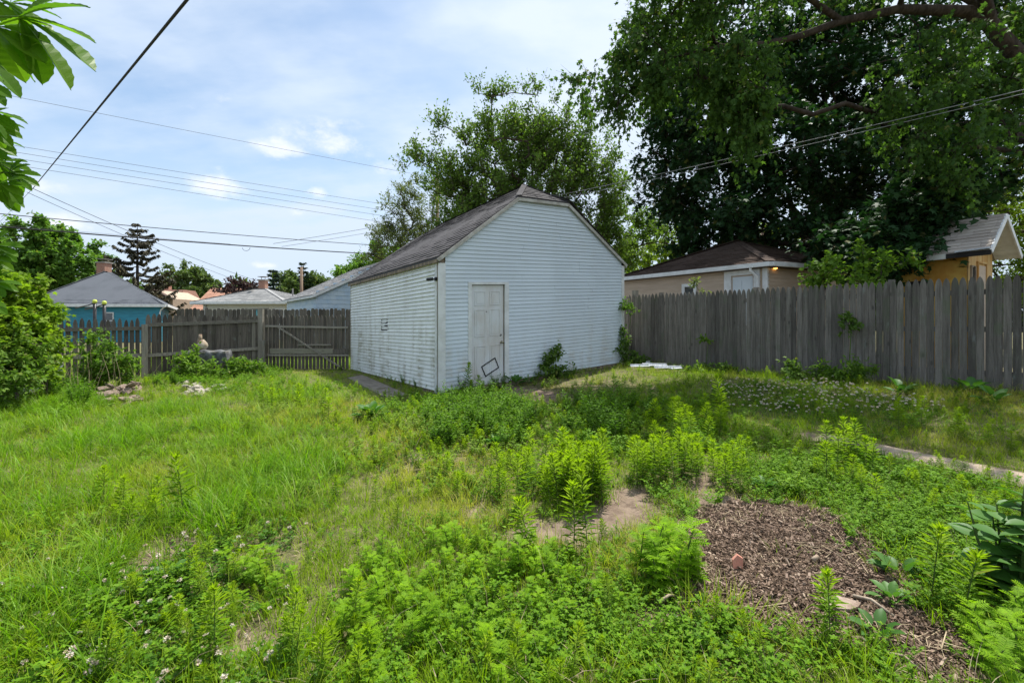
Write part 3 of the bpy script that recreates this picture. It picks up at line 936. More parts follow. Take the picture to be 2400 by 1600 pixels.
gb(0.20, 1.24, 0.97, -0.02, w=0.03, h=0.045, o=-0.085, name='diagonal_brace')

# far dog-eared fence across the alley
fb = thing('alley_fence', 'dark dog-eared privacy fence across the alley behind the gate', 'fence', (-11.6, 15.75, 0))
fence_run(fb, (-11.6, 15.75), (-5.5, 16.25), 0.132, 0.124, 1.93, -0.08, M_fence2, 'dog', jz=0.02)
for zr in (0.4, 1.5):
    m_ = MB(); m_.bar((-11.6, 15.80, zr), (-5.5, 16.30, zr), 0.04, 0.09); m_.build('rail', M_rail, fb)
# ------------------------------------------------------------------ neighbouring buildings
M_blue = plain('teal_blue_paint', (0.03, 0.25, 0.36), 0.6, 0.2, 2, stretch=(1, 1, 4), col2=(0.025, 0.20, 0.29))
M_cream = plain('cream_siding', (0.66, 0.66, 0.60), 0.6, 0.12, 2, stretch=(1, 1, 4))
M_beige = plain('beige_lap_siding', (0.52, 0.41, 0.31), 0.65, 0.18, 1.5, stretch=(1, 1, 5), col2=(0.45, 0.35, 0.26))
M_yellow = plain('mustard_yellow_paint', (0.50, 0.32, 0.06), 0.7, 0.25, 2.5, col2=(0.40, 0.19, 0.025))
M_lyellow = plain('faded_yellow_paint', (0.60, 0.41, 0.17), 0.7, 0.3, 5, stretch=(1, 1, 0.3), col2=(0.5, 0.27, 0.08))
M_pbl = plain('pale_blue_siding', (0.40, 0.53, 0.66), 0.5, 0.25, 1.6, stretch=(1.5, 1.5, 0.5), col2=(0.50, 0.60, 0.68))
M_tan = plain('tan_stucco', (0.45, 0.34, 0.25), 0.8, 0.2, 4)
M_brick = plain('red_brick', (0.30, 0.12, 0.08), 0.9, 0.4, 25, col2=(0.40, 0.27, 0.20))
M_capst = plain('chimney_cap', (0.30, 0.28, 0.25), 0.9, 0.3)
M_pinkr = plain('salmon_stucco', (0.46, 0.25, 0.19), 0.9, 0.2, 6, col2=(0.40, 0.21, 0.16))

def roofpoly(mb, pts, th=0.08):
    mb.prism([Vector(p) - Vector((0, 0, th)) for p in pts], (0, 0, th))
def hipshingles(mb, pa, pb, r0, r1, expo, tabw, th=0.02):
    """tabs on a trapezoid or triangle slope: cut to its outline"""
    pa, pb, r0, r1 = map(Vector, (pa, pb, r0, r1))
    e = (pb - pa).normalized()
    mid = (r0 + r1) / 2
    h = mid - pa; along = h.dot(e); perp = h - e * along
    q = slope(pa, pb, pa + perp, pb + perp, [pa, pb, r1, r0], expo, tabw, th=th)
    b = len(mb.v)
    mb.v += q.v; mb.f += [[i + b for i in f] for f in q.f]; mb.mi += q.mi; mb.sm += q.sm
def lap(mb, a, b, z0, z1, expo, o=0.015, ztop=None):
    a = Vector((a[0], a[1], 0)); b = Vector((b[0], b[1], 0)); d = (b - a).normalized(); n = Vector((d.y, -d.x, 0))
    k = int((z1 - z0) / expo)
    for i in range(k):
        za = z0 + i * expo; zb_ = za + expo
        Z = lambda z: Vector((0, 0, z))
        mb.add([a + n * o + Z(za), b + n * o + Z(za), b + n * 0.002 + Z(zb_), a + n * 0.002 + Z(zb_), a + Z(za) - n * .01, b + Z(za) - n * .01], [(0, 1, 2, 3), (4, 5, 1, 0), (4, 0, 3), (1, 5, 2)])
def wall_box(mb, corners, z0, z1):
    mb.hexa([Vector((c[0], c[1], z0)) for c in corners] + [Vector((c[0], c[1], z1)) for c in corners])
def inset(corners, d):
    c = Vector((sum(p[0] for p in corners) / len(corners), sum(p[1] for p in corners) / len(corners)))
    out = []
    for p in corners:
        v = Vector((p[0], p[1])); e = (v - c); out.append(tuple(v - e.normalized() * d * 1.3))
    return out
def win_on(parent, a, b, u0, u1, z0, z1, frame=M_trim, t=0.08, mull=True, glass=M_glass):
    """window on wall line a->b (outer face to the right-hand side), u in metres from a"""
    a = Vector((a[0], a[1], 0)); b = Vector((b[0], b[1], 0)); d = (b - a).normalized(); n = Vector((d.y, -d.x, 0))
    P = lambda u, z, o: a + d * u + n * o + Vector((0, 0, z))
    m = MB()
    def bx(mb, ua, ub, za, zb_, o0, o1):
        mb.hexa([P(ua, za, o1), P(ub, za, o1), P(ub, za, o0), P(ua, za, o0), P(ua, zb_, o1), P(ub, zb_, o1), P(ub, zb_, o0), P(ua, zb_, o0)])
    bx(m, u0 - t, u0, z0 - t, z1 + t, 0, 0.05); bx(m, u1, u1 + t, z0 - t, z1 + t, 0, 0.05)
    bx(m, u0, u1, z1, z1 + t, 0, 0.05); bx(m, u0, u1, z0 - t, z0, 0, 0.055)
    if mull: bx(m, u0, u1, (z0 + z1) / 2 - 0.025, (z0 + z1) / 2 + 0.025, 0, 0.04)
    w_ = m.build('window', frame, parent)
    m = MB(); bx(m, u0, u1, z0, z1, 0.005, 0.02); m.build('pane', glass, w_)
    return w_

def hip_house(name, label, cat, C, z0, ze, ridge, over, wallm, shm, shname, expo, tabw, sidexp, gutter=M_trim, sides=(0, 1, 2, 3), wrap=0.30):
    """C: eave corners (front-left, front-right, back-right, back-left); ridge: two points"""
    h = thing(name, label, cat, (C[0][0], C[0][1], z0))
    IC = inset(C, over)
    m = MB(); wall_box(m, inset(C, over + 0.02), z0, ze - 0.03); m.build('wall', wallm, h)
    m = MB()
    for i in sides: lap(m, IC[i], IC[(i + 1) % 4], z0, ze - 0.12, sidexp)
    m.build('siding', wallm, h, kind='stuff')
    E = [Vector((p[0], p[1], ze)) for p in C]; R = [Vector(r) for r in ridge]
    m = MB()
    roofpoly(m, [E[0], E[1], R[1], R[0]] if (R[0] - R[1]).length > 0.05 else [E[0], E[1], R[0]])
    roofpoly(m, [E[1], E[2], R[1]]); roofpoly(m, [E[2], E[3], R[0], R[1]] if (R[0] - R[1]).length > 0.05 else [E[2], E[3], R[0]]); roofpoly(m, [E[3], E[0], R[0]])
    m.prism([e - Vector((0, 0, 0.13)) for e in E], (0, 0, 0.02))
    rf = m.build('roof', shm, h)
    m = MB(); upv = Vector((0, 0, 0.006))
    hipshingles(m, E[0] + upv, E[1] + upv, R[0] + upv, R[1] + upv, expo, tabw); hipshingles(m, E[1] + upv, E[2] + upv, R[1] + upv, R[1] + upv, expo, tabw); hipshingles(m, E[3] + upv, E[0] + upv, R[0] + upv, R[0] + upv, expo, tabw)
    for a, b in ((E[0], R[0]), (E[1], R[1]), (E[2], R[1]), (R[0], R[1])):
        if (b - a).length < 0.1: continue
        n_ = int((b - a).length / 0.3)
        for i in range(n_):
            m.bar(a.lerp(b, i / n_) + Vector((0, 0, 0.03)), a.lerp(b, (i + 1.1) / n_) + Vector((0, 0, 0.024)), 0.26, 0.015)
    m.build('shingles', shm, rf, kind='stuff')
    for i in sides:
        a, b = E[i], E[(i + 1) % 4]
        d = (b - a).normalized(); n = Vector((d.y, -d.x, 0))
        m = MB(); m.bar(a + n * 0.045 + Vector((0, 0, -0.055)), b + n * 0.045 + Vector((0, 0, -0.055 - (0.03 if a.y > 25 else 0))), 0.09, 0.19 if a.y > 25 else 0.12)
        m.build('gutter', gutter, rf)
    return h, IC, rf

# blue house, far left
bh, BI, brf = hip_house('house', 'teal blue house with dark grey hip roof and brick chimney at the far left', 'house',
    [(-34.9, 32.0), (-24.3, 32.0), (-29.8, 40.5), (-40.4, 40.5)], -0.2, 2.66, [(-32.4, 36.2, 5.44), (-32.9, 37.0, 5.44)], 0.5, M_blue, M_shb, 's', 0.20, 0.5, 0.22)
def chimney(parent, x, y, z0, z1, w_, cap=0.10):
    m = MB(); m.box((x, y, (z0 + z1) / 2), (w_, w_, z1 - z0))
    c = m.build('chimney', M_brick, parent)
    m = MB(); bz = 0.075
    k = 0; z = z0
    while z < z1 - 0.02:
        z += bz; k += 1
        for sx in (-1, 1):
            for j in range(3):
                u = -w_ / 2 + (j + (0.25 if k % 2 else 0.0) + 0.38) * w_ / 3
                m.box((x + u, y - w_ / 2 - 0.004, z), (w_ / 3 - 0.02, 0.014, bz - 0.015))
            break
    m.build('bricks', M_brick, c, kind='stuff')
    m = MB(); m.box((x, y, z1 + cap / 2), (w_ + 0.14, w_ + 0.14, cap)); m.box((x - .15, y, z1 + cap + 0.1), (0.03, 0.03, 0.22)); m.box((x + .15, y, z1 + cap + 0.1), (0.03, 0.03, 0.22)); m.box((x, y, z1 + cap + .23), (w_ + .1, w_ + .1, .04))
    m.build('cap', M_capst, c)
    return c
chimney(bh, -33.5, 37.4, 3.4, 6.25, 0.66)
a_, b_ = BI[0], BI[1]
u = lambda px: ((px - 1200) / FPX * a_[1]) - a_[0]
win_on(bh, a_, b_, u(253), u(270), 1.0, 2.05, t=0.07)
m_ = MB(); cr = Vector((BI[1][0], BI[1][1], 0))
m_.tube([Vector((-24.35, 32.0, 2.55)), Vector((-24.9, 32.3, 2.3)), Vector((BI[1][0] - .05, BI[1][1] - 0.06, 2.1)), Vector((BI[1][0] - .05, BI[1][1] - 0.06, 0))], 0.045, 6)
m_.build('downspout', M_trim, bh)

# clothes poles in front of the blue house
M_ball = plain('yellow_green_cap', (0.55, 0.65, 0.10), 0.6, 0.2)
for i, (px, y1) in enumerate(((222, 710), (244.5, 713))):
    Y = 24.0
    b0 = W(px, 810, Y); t0 = W(px, y1, Y)
    o = thing('clothes_pole', ['dark clothesline pole with yellow tip, the one farther from the house window', 'dark clothesline pole with yellow tip, nearest the small window of the blue house'][i], 'pole', (b0.x, Y, 0), 'clothesline poles by the blue house')
    m_ = MB(); m_.tube([(b0.x, Y, -0.1), (b0.x, Y, t0.z)], 0.075, 8); m_.build('post', M_black, o)
    m_ = MB(); m_.tube([(b0.x, Y, t0.z), (b0.x - 0.35, Y, t0.z - 0.12), (b0.x - 1.3, Y + 0.3, t0.z - 0.25)], 0.03, 6); m_.build('arm', M_black, o)
    m_ = MB(); m_.lathe((b0.x, Y, t0.z), [(0.0, -0.03), (0.09, 0.0), (0.11, 0.09), (0.07, 0.17), (0, 0.19)], 10); m_.build('tip', M_ball, o)

# salmon house behind
sh = thing('house', 'tan gabled house with tall salmon coloured roof behind the blue house', 'house', (-36, 50, 0))
m_ = MB()
g = [W(341, 690, 48), W(362, 679, 48), W(408, 702, 48)]
pl, pk, pr = W(325, 697, 48), W(361, 679, 48), W(405, 700, 48)
m_.prism([Vector((pl.x, 48, -0.3)), Vector((pr.x, 48, -0.3)), pr, pk, pl], (0, 5, 0)); m_.build('wall', M_tan, sh)
m_ = MB()
m_.bar(pk + Vector((0, -.3, .1)), pr + Vector((.25, -.3, -.05)), 0.6, 0.12, up=(0, 0, 1)); m_.bar(pk + Vector((0, -.3, .1)), pl + Vector((-.2, -.3, 0)), 0.6, 0.12)
m_.build('rake_board', M_shbr, sh)
m_ = MB(); r0, r1 = W(352, 679, 53), W(430, 679, 53)
m_.hexa([Vector((r0.x, 50.5, -0.3)), Vector((r1.x, 50.5, -0.3)), Vector((r1.x, 60, -0.3)), Vector((r0.x, 60, -0.3)), Vector((r0.x, 53, r0.z)), Vector((r1.x, 53, r1.z)), Vector((r1.x, 55, r1.z)), Vector((r0.x, 55, r0.z))])
m_.build('roof', M_pinkr, sh)
m_ = MB()
E0, E1 = Vector((r0.x, 50.42, -0.2)), Vector((r1.x, 50.42, -0.2)); q0, q1 = Vector((r0.x, 52.93, r0.z)), Vector((r1.x, 52.93, r1.z))
shingles(m_, E0, E1, q0, q1, 0.3, 0.8, th=0.02); m_.build('shingles', M_pinkr, sh, kind='stuff')
m_ = MB(); c = W(393, 676, 54); m_.box((c.x, 54, c.z), (0.6, 0.5, 0.7)); m_.build('chimney', M_brick, sh)

# two more salmon roofs
def salmon(px0, px1, pt, Y, label):
    o = thing('house', label, 'house', (W(px0, 700, Y).x, Y, 0))
    a, b = W(px0, pt, Y + 3), W(px1, pt, Y + 3)
    m = MB(); m.box(((a.x + b.x) / 2, Y + 3, 1.2), (abs(b.x - a.x) - 0.5, 5.4, 3.0)); m.build('wall', M_cream, o)
    m = MB()
    m.hexa([Vector((a.x, Y - .4, 2.55)), Vector((b.x, Y - .4, 2.55)), Vector((b.x, Y + 6.4, 2.55)), Vector((a.x, Y + 6.4, 2.55)), Vector((a.x, Y + 2.9, a.z)), Vector((b.x, Y + 2.9, b.z)), Vector((b.x, Y + 3.1, b.z)), Vector((a.x, Y + 3.1, a.z))])
    rf = m.build('roof', M_sho, o)
    m = MB(); shingles(m, (a.x, Y - .45, 2.56), (b.x, Y - .45, 2.56), (a.x, Y + 2.88, a.z + .02), (b.x, Y + 2.88, b.z + .02), 0.28, 0.7, th=0.02)
    m.build('shingles', M_sho, rf, kind='stuff')
    return o
salmon(497, 640, 676, 44, 'house with salmon orange roof peeking over the left side of the white house')
o_ = salmon(662, 735, 670.5, 46, 'house with salmon orange roof between the white house and pale blue garage')

# white house
wh, WI, wrf = hip_house('house', 'small white house with light grey hip roof and two windows behind the fence', 'house',
    [(-24.0, 34.0), (-16.4, 33.0), (-15.0, 42), (-22.6, 43)], -0.2, 2.92, [(-20.4, 36.2, 4.06), (-19.5, 36.1, 4.06)], 0.6, M_cream, M_shl, 's', 0.25, 0.55, 0.20, sides=(0, 1, 3))
chimney(wh, -20.65, 37.8, 3.4, 4.85, 0.52)
a_, b_ = WI[0], WI[1]
dd = (Vector(b_) - Vector(a_)).normalized()
def uw(px):
    r = (px - 1200) / FPX
    return (r * a_[1] - a_[0]) / (dd.x - r * dd.y)
win_on(wh, a_, b_, uw(521), uw(540), 1.2, 2.25, t=0.12); win_on(wh, a_, b_, uw(645), uw(664), 1.3, 2.35, t=0.12)
m_ = MB(); c = W(589, 677, 35.6); m_.box((c.x, 35.55, c.z), (0.30, 0.3, 0.14)); m_.build('roof_vent', M_dark, wrf)
m_ = MB(); c = WI[0]; m_.tube([(c[0] + .25, c[1] - .12, 2.8), (c[0] + .25, c[1] - .12, 0)], 0.055, 6); m_.build('downspout', M_trim, wh)

# pale blue garage across the alley
pg = thing('garage', 'pale blue lap sided garage with grey roof across the alley', 'garage', (-7.44, 17.3, 0))
pA = Vector((-7.44, 17.3)); pu = Vector((0.79, 0.613)); pv = Vector((-0.606, 0.795))
pB = pA + pu * 6.4; pC = pB + pv * 5.2; pD = pA + pv * 5.2
m_ = MB(); wall_box(m_, inset([pA, pB, pC, pD], 0.03), -0.2, 2.45)
ap = pA + pu * 3.2
m_.prism([Vector((pA.x, pA.y, 2.4)) + Vector((pu.x, pu.y, 0)) * .05 + Vector((pv.x, pv.y, 0)) * .04, Vector((pB.x, pB.y, 2.4)) + Vector((pv.x, pv.y, 0)) * .04, Vector((ap.x, ap.y, 4.02)) + Vector((pv.x, pv.y, 0)) * .04], (pv.x * 5, pv.y * 5, 0))
m_.build('wall', M_pbl, pg)
ex = 0.165
for (qa, qb) in ((pD, pA),):
    for i in range(15):
        m = MB(); z = -0.05 + i * ex
        lap(m, qa, qb, z, z + ex + 1e-4, ex, 0.016); m.build('siding_board', M_pbl, pg)
for i in range(24):
    z = -0.05 + i * ex
    zt = z + ex
    s = 0.0 if z < 2.44 else (z - 2.44) / (4.05 - 2.44) * 3.2
    if s > 3.0: break
    qa, qb = pA + pu * s, pB - pu * s
    m = MB(); lap(m, qa, qb, z, z + ex + 1e-4, ex, 0.016); m.build('siding_board', M_pbl, pg)
up3 = lambda p, z: Vector((p[0], p[1], z))
ov = 0.12
eA = up3(pA - pu * 0.15 - pv * ov, 2.42); eD = up3(pD - pu * 0.15 + pv * ov, 2.42); rA = up3(ap - pv * ov, 4.12); rD = up3(ap + pv * (5.2 + ov), 4.12)
eB = up3(pB + pu * 0.15 - pv * ov, 2.42); eC = up3(pC + pu * 0.15 + pv * ov, 2.42)
m_ = MB(); roofpoly(m_, [eD, eA, rA, rD], 0.06); roofpoly(m_, [eB, eC, rD, rA], 0.06); rf = m_.build('roof', M_shm, pg)
m_ = MB(); shingles(m_, eD, eA, rD, rA, 0.14, 0.32); m_.build('shingles', M_shm, rf, kind='stuff')
for a, b in ((eA, rA), (rA, eB)):
    m_ = MB(); m_.bar(a + Vector((0, 0, -.06)), b + Vector((0, 0, -.06)), 0.025, 0.10); m_.build('rake_board', M_trim, rf)
m_ = MB(); m_.bar(eA + Vector((0, 0, -.07)), eD + Vector((0, 0, -.07)), 0.03, 0.08); m_.build('fascia', M_trim, rf)

# beige garage behind the right fence
C0, C1, C2, C3 = (7.05, 12.4), (3.85, 17.0), (8.45, 18.95), (11.65, 14.35)
bg_, GI, grf = hip_house('garage', 'beige garage with brown hip roof behind the right fence', 'garage',
    [C1, C0, C3, C2], 0.2, 3.02, [(7.72, 15.6, 4.16), (7.78, 15.75, 4.16)], 0.22, M_beige, M_shbr, 's', 0.14, 0.33, 0.105, sides=(0, 1))
a_, b_ = Vector(GI[0]), Vector(GI[1]); dd = (b_ - a_).normalized()
def ug(px):
    r = (px - 1200) / FPX
    return (r * a_.y - a_.x) / (dd.x - r * dd.y)
def zgp(px, py):
    p = a_ + dd * ug(px); return EYE - (py - HOR) / FPX * p.y
win_on(bg_, a_, b_, ug(1606), ug(1627), 1.75, zgp(1616, 672), t=0.10)
nb = Vector((dd.y, -dd.x, 0))
P = lambda u_, z, o: Vector((a_.x + dd.x * u_, a_.y + dd.y * u_, z)) + nb * o
def gbx(mb, ua, ub, za, zb_, o0, o1):
    mb.hexa([P(ua, za, o1), P(ub, za, o1), P(ub, za, o0), P(ua, za, o0), P(ua, zb_, o1), P(ub, zb_, o1), P(ub, zb_, o0), P(ua, zb_, o0)])
m_ = MB(); zt = zgp(1740, 645)
gbx(m_, ug(1699), ug(1715), 0.3, 2.88, 0, 0.05); gbx(m_, ug(1768), ug(1782), 0.3, 2.88, 0, 0.05); gbx(m_, ug(1715), ug(1768), zt, 2.88, 0, 0.05)
fr2 = m_.build('door_frame', M_trim, bg_)
m_ = MB(); gbx(m_, ug(1718), ug(1765), 0.3, zt - 0.04, 0.005, 0.02)
M_wdoor = plain('white_panel_door', (0.62, 0.68, 0.72), 0.5, 0.08, 3)
for k in range(4):
    for j in range(2):
        ua = ug(1718) + (ug(1765) - ug(1718)) * (0.08 + 0.47 * j); ub = ua + (ug(1765) - ug(1718)) * 0.38
        gbx(m_, ua, ub, zt - 0.16 - k * 0.55 - 0.36, zt - 0.16 - k * 0.55, 0.02, 0.03)
m_.build('door', M_wdoor, bg_)
c0 = Vector((GI[1][0], GI[1][1], 0))
m_ = MB(); gbx(m_, (b_ - a_).length - 0.12, (b_ - a_).length + 0.02, 0.25, 2.9, -0.1, 0.03); m_.build('corner_board', M_trim, bg_)
m_ = MB(); e0 = Vector((C0[0], C0[1], 2.95)) - Vector((dd.x, dd.y, 0)) * 0.55
m_.tube([e0, e0 + Vector((0, 0, -.12)), P((b_ - a_).length - 0.22, 2.66, 0.08), P((b_ - a_).length - 0.22, 2.5, 0.08), P((b_ - a_).length - 0.22, 0.4, 0.08)], 0.045, 8)
m_.build('downspout', M_trim, bg_)
# porch bulb, lit
lb = W(1817.5, 627, 12.75)
ll = thing('wall_light', 'small lit amber bulb under the eave of the beige garage', 'light', lb)
m, nt_, b__ = base_mat('lit_bulb'); b__.inputs['Base Color'].default_value = (1, .6, .2, 1); b__.inputs['Emission Color'].default_value = (1.0, 0.50, 0.12, 1); b__.inputs['Emission Strength'].default_value = 2.2
m_ = MB(); m_.lathe(lb, [(0, -0.055), (0.045, -0.035), (0.058, 0.0), (0.045, 0.04), (0.025, 0.06)], 12); m_.build('bulb', m, ll)
m_ = MB(); m_.lathe(lb, [(0.028, 0.058), (0.04, 0.075), (0.04, 0.16), (0.0, 0.17)], 10); m_.bar(lb + Vector((0, 0, .12)), lb + Vector((0.06, .22, .14)), 0.04, 0.04); m_.build('socket', M_dark, ll)

# yellow shed far right
ys = thing('shed', 'mustard yellow shed with steep tan shingle roof behind the right end of the fence', 'shed', (9.84, 9.73, 0.27))
g_ = Vector((0.875, 0.483)); v_ = Vector((-0.47, 0.883))
e1 = Vector((9.79, 9.30)); e2 = Vector((11.42, 10.20)); apx = Vector((10.60, 9.75))
LEN = 1.75
ze = 2.87; zr = 3.70
w1 = e1 + g_ * 0.24 + v_ * 0.42; w2 = e2 - g_ * 0.24 + v_ * 0.42; w3 = w2 + v_ * (LEN - 0.55); w4 = w1 + v_ * (LEN - 0.55)
m_ = MB(); wall_box(m_, [w1, w2, w3, w4], 0.1, ze + 0.05); m_.build('wall', M_yellow, ys)
wm = (w1 + w2) / 2
m_ = MB(); nn = Vector((-v_.x, -v_.y, 0))
k_ = 9
for i in range(k_):   # faded upright boards on the gable end
    ta, tb = i / k_, (i + 0.97) / k_
    pa, pb = w1.lerp(w2, ta), w1.lerp(w2, tb)
    hz = lambda t: ze + 0.05 + (1 - abs(2 * t - 1)) * (zr - ze - 0.14)
    m = MB(); o_ = nn * (0.012 + random.uniform(0, .004))
    m.prism([up3(pa, 0.15) + o_, up3(pb, 0.15) + o_, up3(pb, hz(tb)) + o_, up3(pa, hz(ta)) + o_], nn * -0.03)
    m.build('board', M_lyellow, ys)
A1, A2, AR = up3(e1, ze), up3(e2, ze), up3(apx, zr)
vv = Vector((v_.x, v_.y, 0)) * LEN
m_ = MB(); roofpoly(m_, [A1 + vv, A1, AR, AR + vv], 0.05); roofpoly(m_, [A2, A2 + vv, AR + vv, AR], 0.05); rf = m_.build('roof', M_sht, ys)
m_ = MB(); shingles(m_, A1 + vv, A1, AR + vv, AR, 0.115, 0.26, th=0.014, jit=0.6); shingles(m_, A2, A2 + vv, AR, AR + vv, 0.12, 0.26, th=0.014)
m_.build('shingles', M_sht, rf, kind='stuff')
for a, b in ((A1, AR), (AR, A2)):
    m_ = MB(); m_.bar(a + Vector((0, 0, -.05)), b + Vector((0, 0, -.05)), 0.03, 0.10); m_.build('rake_board', M_trim, rf)
    # soffit boards under the gable overhang
    for i in range(9):
        t0, t1 = i / 9, (i + 0.93) / 9
        p0, p1 = a.lerp(b, t0) + Vector((0, 0, -0.06)), a.lerp(b, t1) + Vector((0, 0, -0.06))
        o2 = Vector((v_.x, v_.y, 0)) * 0.42
        m = MB(); m.prism([p0, p1, p1 + o2, p0 + o2], (0, 0, -0.012)); m.build('soffit_board', M_trim, rf)
m_ = MB(); m_.bar(A1 + vv + Vector((0, 0, -0.07)), A1 + vv * 0.4 + Vector((0, 0, -0.07)), 0.03, 0.11); m_.build('fascia', M_cream, rf)
m_ = MB(); m_.bar(A1 + vv * 0.4 + Vector((0, 0, -0.07)), A1 + Vector((0, 0, -0.07)), 0.05, 0.10); m_.build('fascia', M_dark, rf)
m_ = MB(); m_.bar(A1 + vv * 0.3 + Vector((-.03, 0, 0.0)), A1 + Vector((-.03, 0, 0.02)), 0.10, 0.03); m_.build('bent_flashing', M_metal, rf)
win_on(ys, w1, w2, 0.10, 0.26, 1.9, 2.55, t=0.04, frame=M_oldwood, mull=False)
m_ = MB()
nv = nn
def yb(u0, u1, z0, z1, o0, o1, mb):
    P_ = lambda u_, z, o: up3(w1 + g_ * u_, z) + nv * o
    mb.hexa([P_(u0, z0, o1), P_(u1, z0, o1), P_(u1, z0, o0), P_(u0, z0, o0), P_(u0, z1, o1), P_(u1, z1, o1), P_(u1, z1, o0), P_(u0, z1, o0)])
yb(0.46, 0.92, 0.3, 2.62, 0.01, 0.03, m_); m_.build('door', M_beige, ys)
m_ = MB(); yb(0.42, 0.46, 0.3, 2.66, 0.01, 0.05, m_); yb(0.92, 0.96, 0.3, 2.66, 0.01, 0.05, m_); yb(0.42, 0.96, 2.665, 2.70, 0.01, 0.05, m_); m_.build('door_frame', M_lyellow, ys)
# dark opening on the side wall
m_ = MB(); ns = Vector((-g_.x, -g_.y, 0))
pw = lambda u_, z, o: up3(w1 + v_ * u_, z) + ns * o
m_.hexa([pw(.6, 1.2, .012), pw(1.0, 1.2, .012), pw(1.0, 1.2, 0), pw(.6, 1.2, 0), pw(.6, 2.32, .012), pw(1.0, 2.32, .012), pw(1.0, 2.32, 0), pw(.6, 2.32, 0)]); m_.build('window', M_dark, ys)

# ------------------------------------------------------------------ poles and wires
M_upole = wood('utility_pole_wood', (0.16, 0.11, 0.075), (0.24, 0.17, 0.12), (0.08, 0.06, 0.045))
def upole(x, y, z1, label, r=0.14, arm=True, zb=-0.3, arms=None):
    o = thing('utility_pole', label, 'utility pole', (x, y, 0))
    m = MB(); m.tube([(x, y, zb), (x, y, z1)], [r, r * 0.7], 10); m.build('pole', M_upole, o)
    if arm:
        m = MB(); m.box((x, y - 0.12, z1 - 0.5), (2.0, 0.1, 0.12)); m.build('crossarm', M_upole, o)
        for k in (-0.9, -0.45, 0.45, 0.9):
            m = MB(); m.lathe((x + k, y - 0.12, z1 - 0.44), [(0.03, 0), (0.05, 0.05), (0.03, 0.1), (0.05, 0.13), (0, 0.17)], 8); m.build('insulator', M_glass, o)
    return o
POLE = Vector((-4.76, 29.0))
upole(POLE.x, POLE.y, 10.8, 'wooden utility pole hidden among the tree leaves behind the white garage', arm=False)
pf = W(706.5, 626, 40); upole(pf.x, 40, pf.z, 'brown wooden utility pole beside the distant conifers', 0.17, arm=False)
pf = W(1787, 536, 27); upole(pf.x, 27, pf.z, 'grey utility pole behind the peak of the brown hip roof', 0.13, arm=False)
pf = W(686, 676, 36); o_ = thing('vent_pipe', 'short dark vent pipe in front of the salmon roof', 'pipe', (pf.x, 36, 0))
m_ = MB(); m_.tube([(pf.x, 36, 0), (pf.x, 36, pf.z)], 0.06, 6); m_.build('pipe', M_wire2, o_)

def wire(label, a, b, r=0.008, sag=0.15, mat=None, group='overhead wires', n=28):
    a = Vector(a); b = Vector(b)
    pts = [a.lerp(b, i / n) - Vector((0, 0, 4 * sag * (i / n) * (1 - i / n))) for i in range(n + 1)]
    m = MB(); m.tube(pts, r, 5, caps=False)
    return m.build('power_line', mat or M_wire2, None, origin=a, label=label, cat='wire', group=group)
pz = lambda py: W(1025, py, 29)
def left(py0, Y=12.0, px=-260): return W(px, py0, Y)
wire('topmost of the thin overhead wires crossing the left sky', left(168, 17), pz(418), 0.008, 0.05)
for (yl, yr, lb_) in ((293.5, 498, 'upper wire of the four close parallel wires left of the treetop'), (309, 512, 'second from top of the four close parallel wires'),
                     (324, 525, 'third from top of the four close parallel wires'), (340, 540, 'lowest wire of the four close parallel wires')):
    wire(lb_, left(yl, 18), pz(yr), 0.0085, 0.03)
wire('dark cable just above the thick black bundle over the alley', left(476, 15), pz(584), 0.016, 0.12, M_wire)
wire('thick black cable bundle, lowest and heaviest over the alley', left(508, 14), pz(602), 0.026, 0.14, M_wire)
wire('faint thin wire under the dark alley cable', left(500, 22), W(540, 572, 22), 0.006, 0.05)
wire('thin wire running from the tall pole to the right, above the garage peak', pz(418), W(1700, 470, 30), 0.008, 0.10, M_wire3)
wire('upper of two pale wires crossing the big dark tree', pz(508), W(2560, 172, 8.2), 0.010, 0.22, M_wire3)
wire('lower of two pale wires crossing the big dark tree', pz(514), W(2560, 181, 8.2), 0.008, 0.26, M_wire3)
wire('thin low wire against the dark tree above the brown roof', W(1560, 520, 26), W(2500, 365, 12), 0.007, 0.15, M_wire2)
wire('thin wire low over the yellow shed at the right edge', W(2130, 545, 18), W(2600, 430, 12), 0.008, 0.05, M_wire)
wire('rising wire joining the alley cables to the tree, upper one', W(640, 571, 25), pz(505), 0.011, 0.05)
wire('rising wire joining the alley cables to the tree, lower one', W(660, 578, 25), pz(516), 0.009, 0.05)
J = W(77, 442, 19)
wire('thick black service cable slanting steeply across the upper left sky', J, W(640, -247, 2.75), 0.013, 0.0, M_wire)
wire('thin tail of the slanting service cable beyond the leaves', J, W(-40, 560, 40), 0.008, 0.0, M_wire)
wire('thin drop wire sloping down to the white house chimney, upper one', J, W(614, 662, 37.5), 0.012, 0.22, M_wire)
wire('thin drop wire sloping down to the white house roof, lower one', J + Vector((-.25, 0, -.15)), W(600, 672, 37.5), 0.010, 0.2, M_wire)
# little loop of slack cable
m_ = MB(); c = W(577, 580, 19)
m_.tube([c + Vector((0.16 * math.cos(t), 0, 0.14 * math.sin(t))) for t in np.linspace(PI * 1.02, PI * 2.0, 9)], 0.008, 5, caps=False)
m_.build('cable_loop', M_wire, None, origin=c, label='small hanging loop of slack cable on the alley bundle', cat='wire')

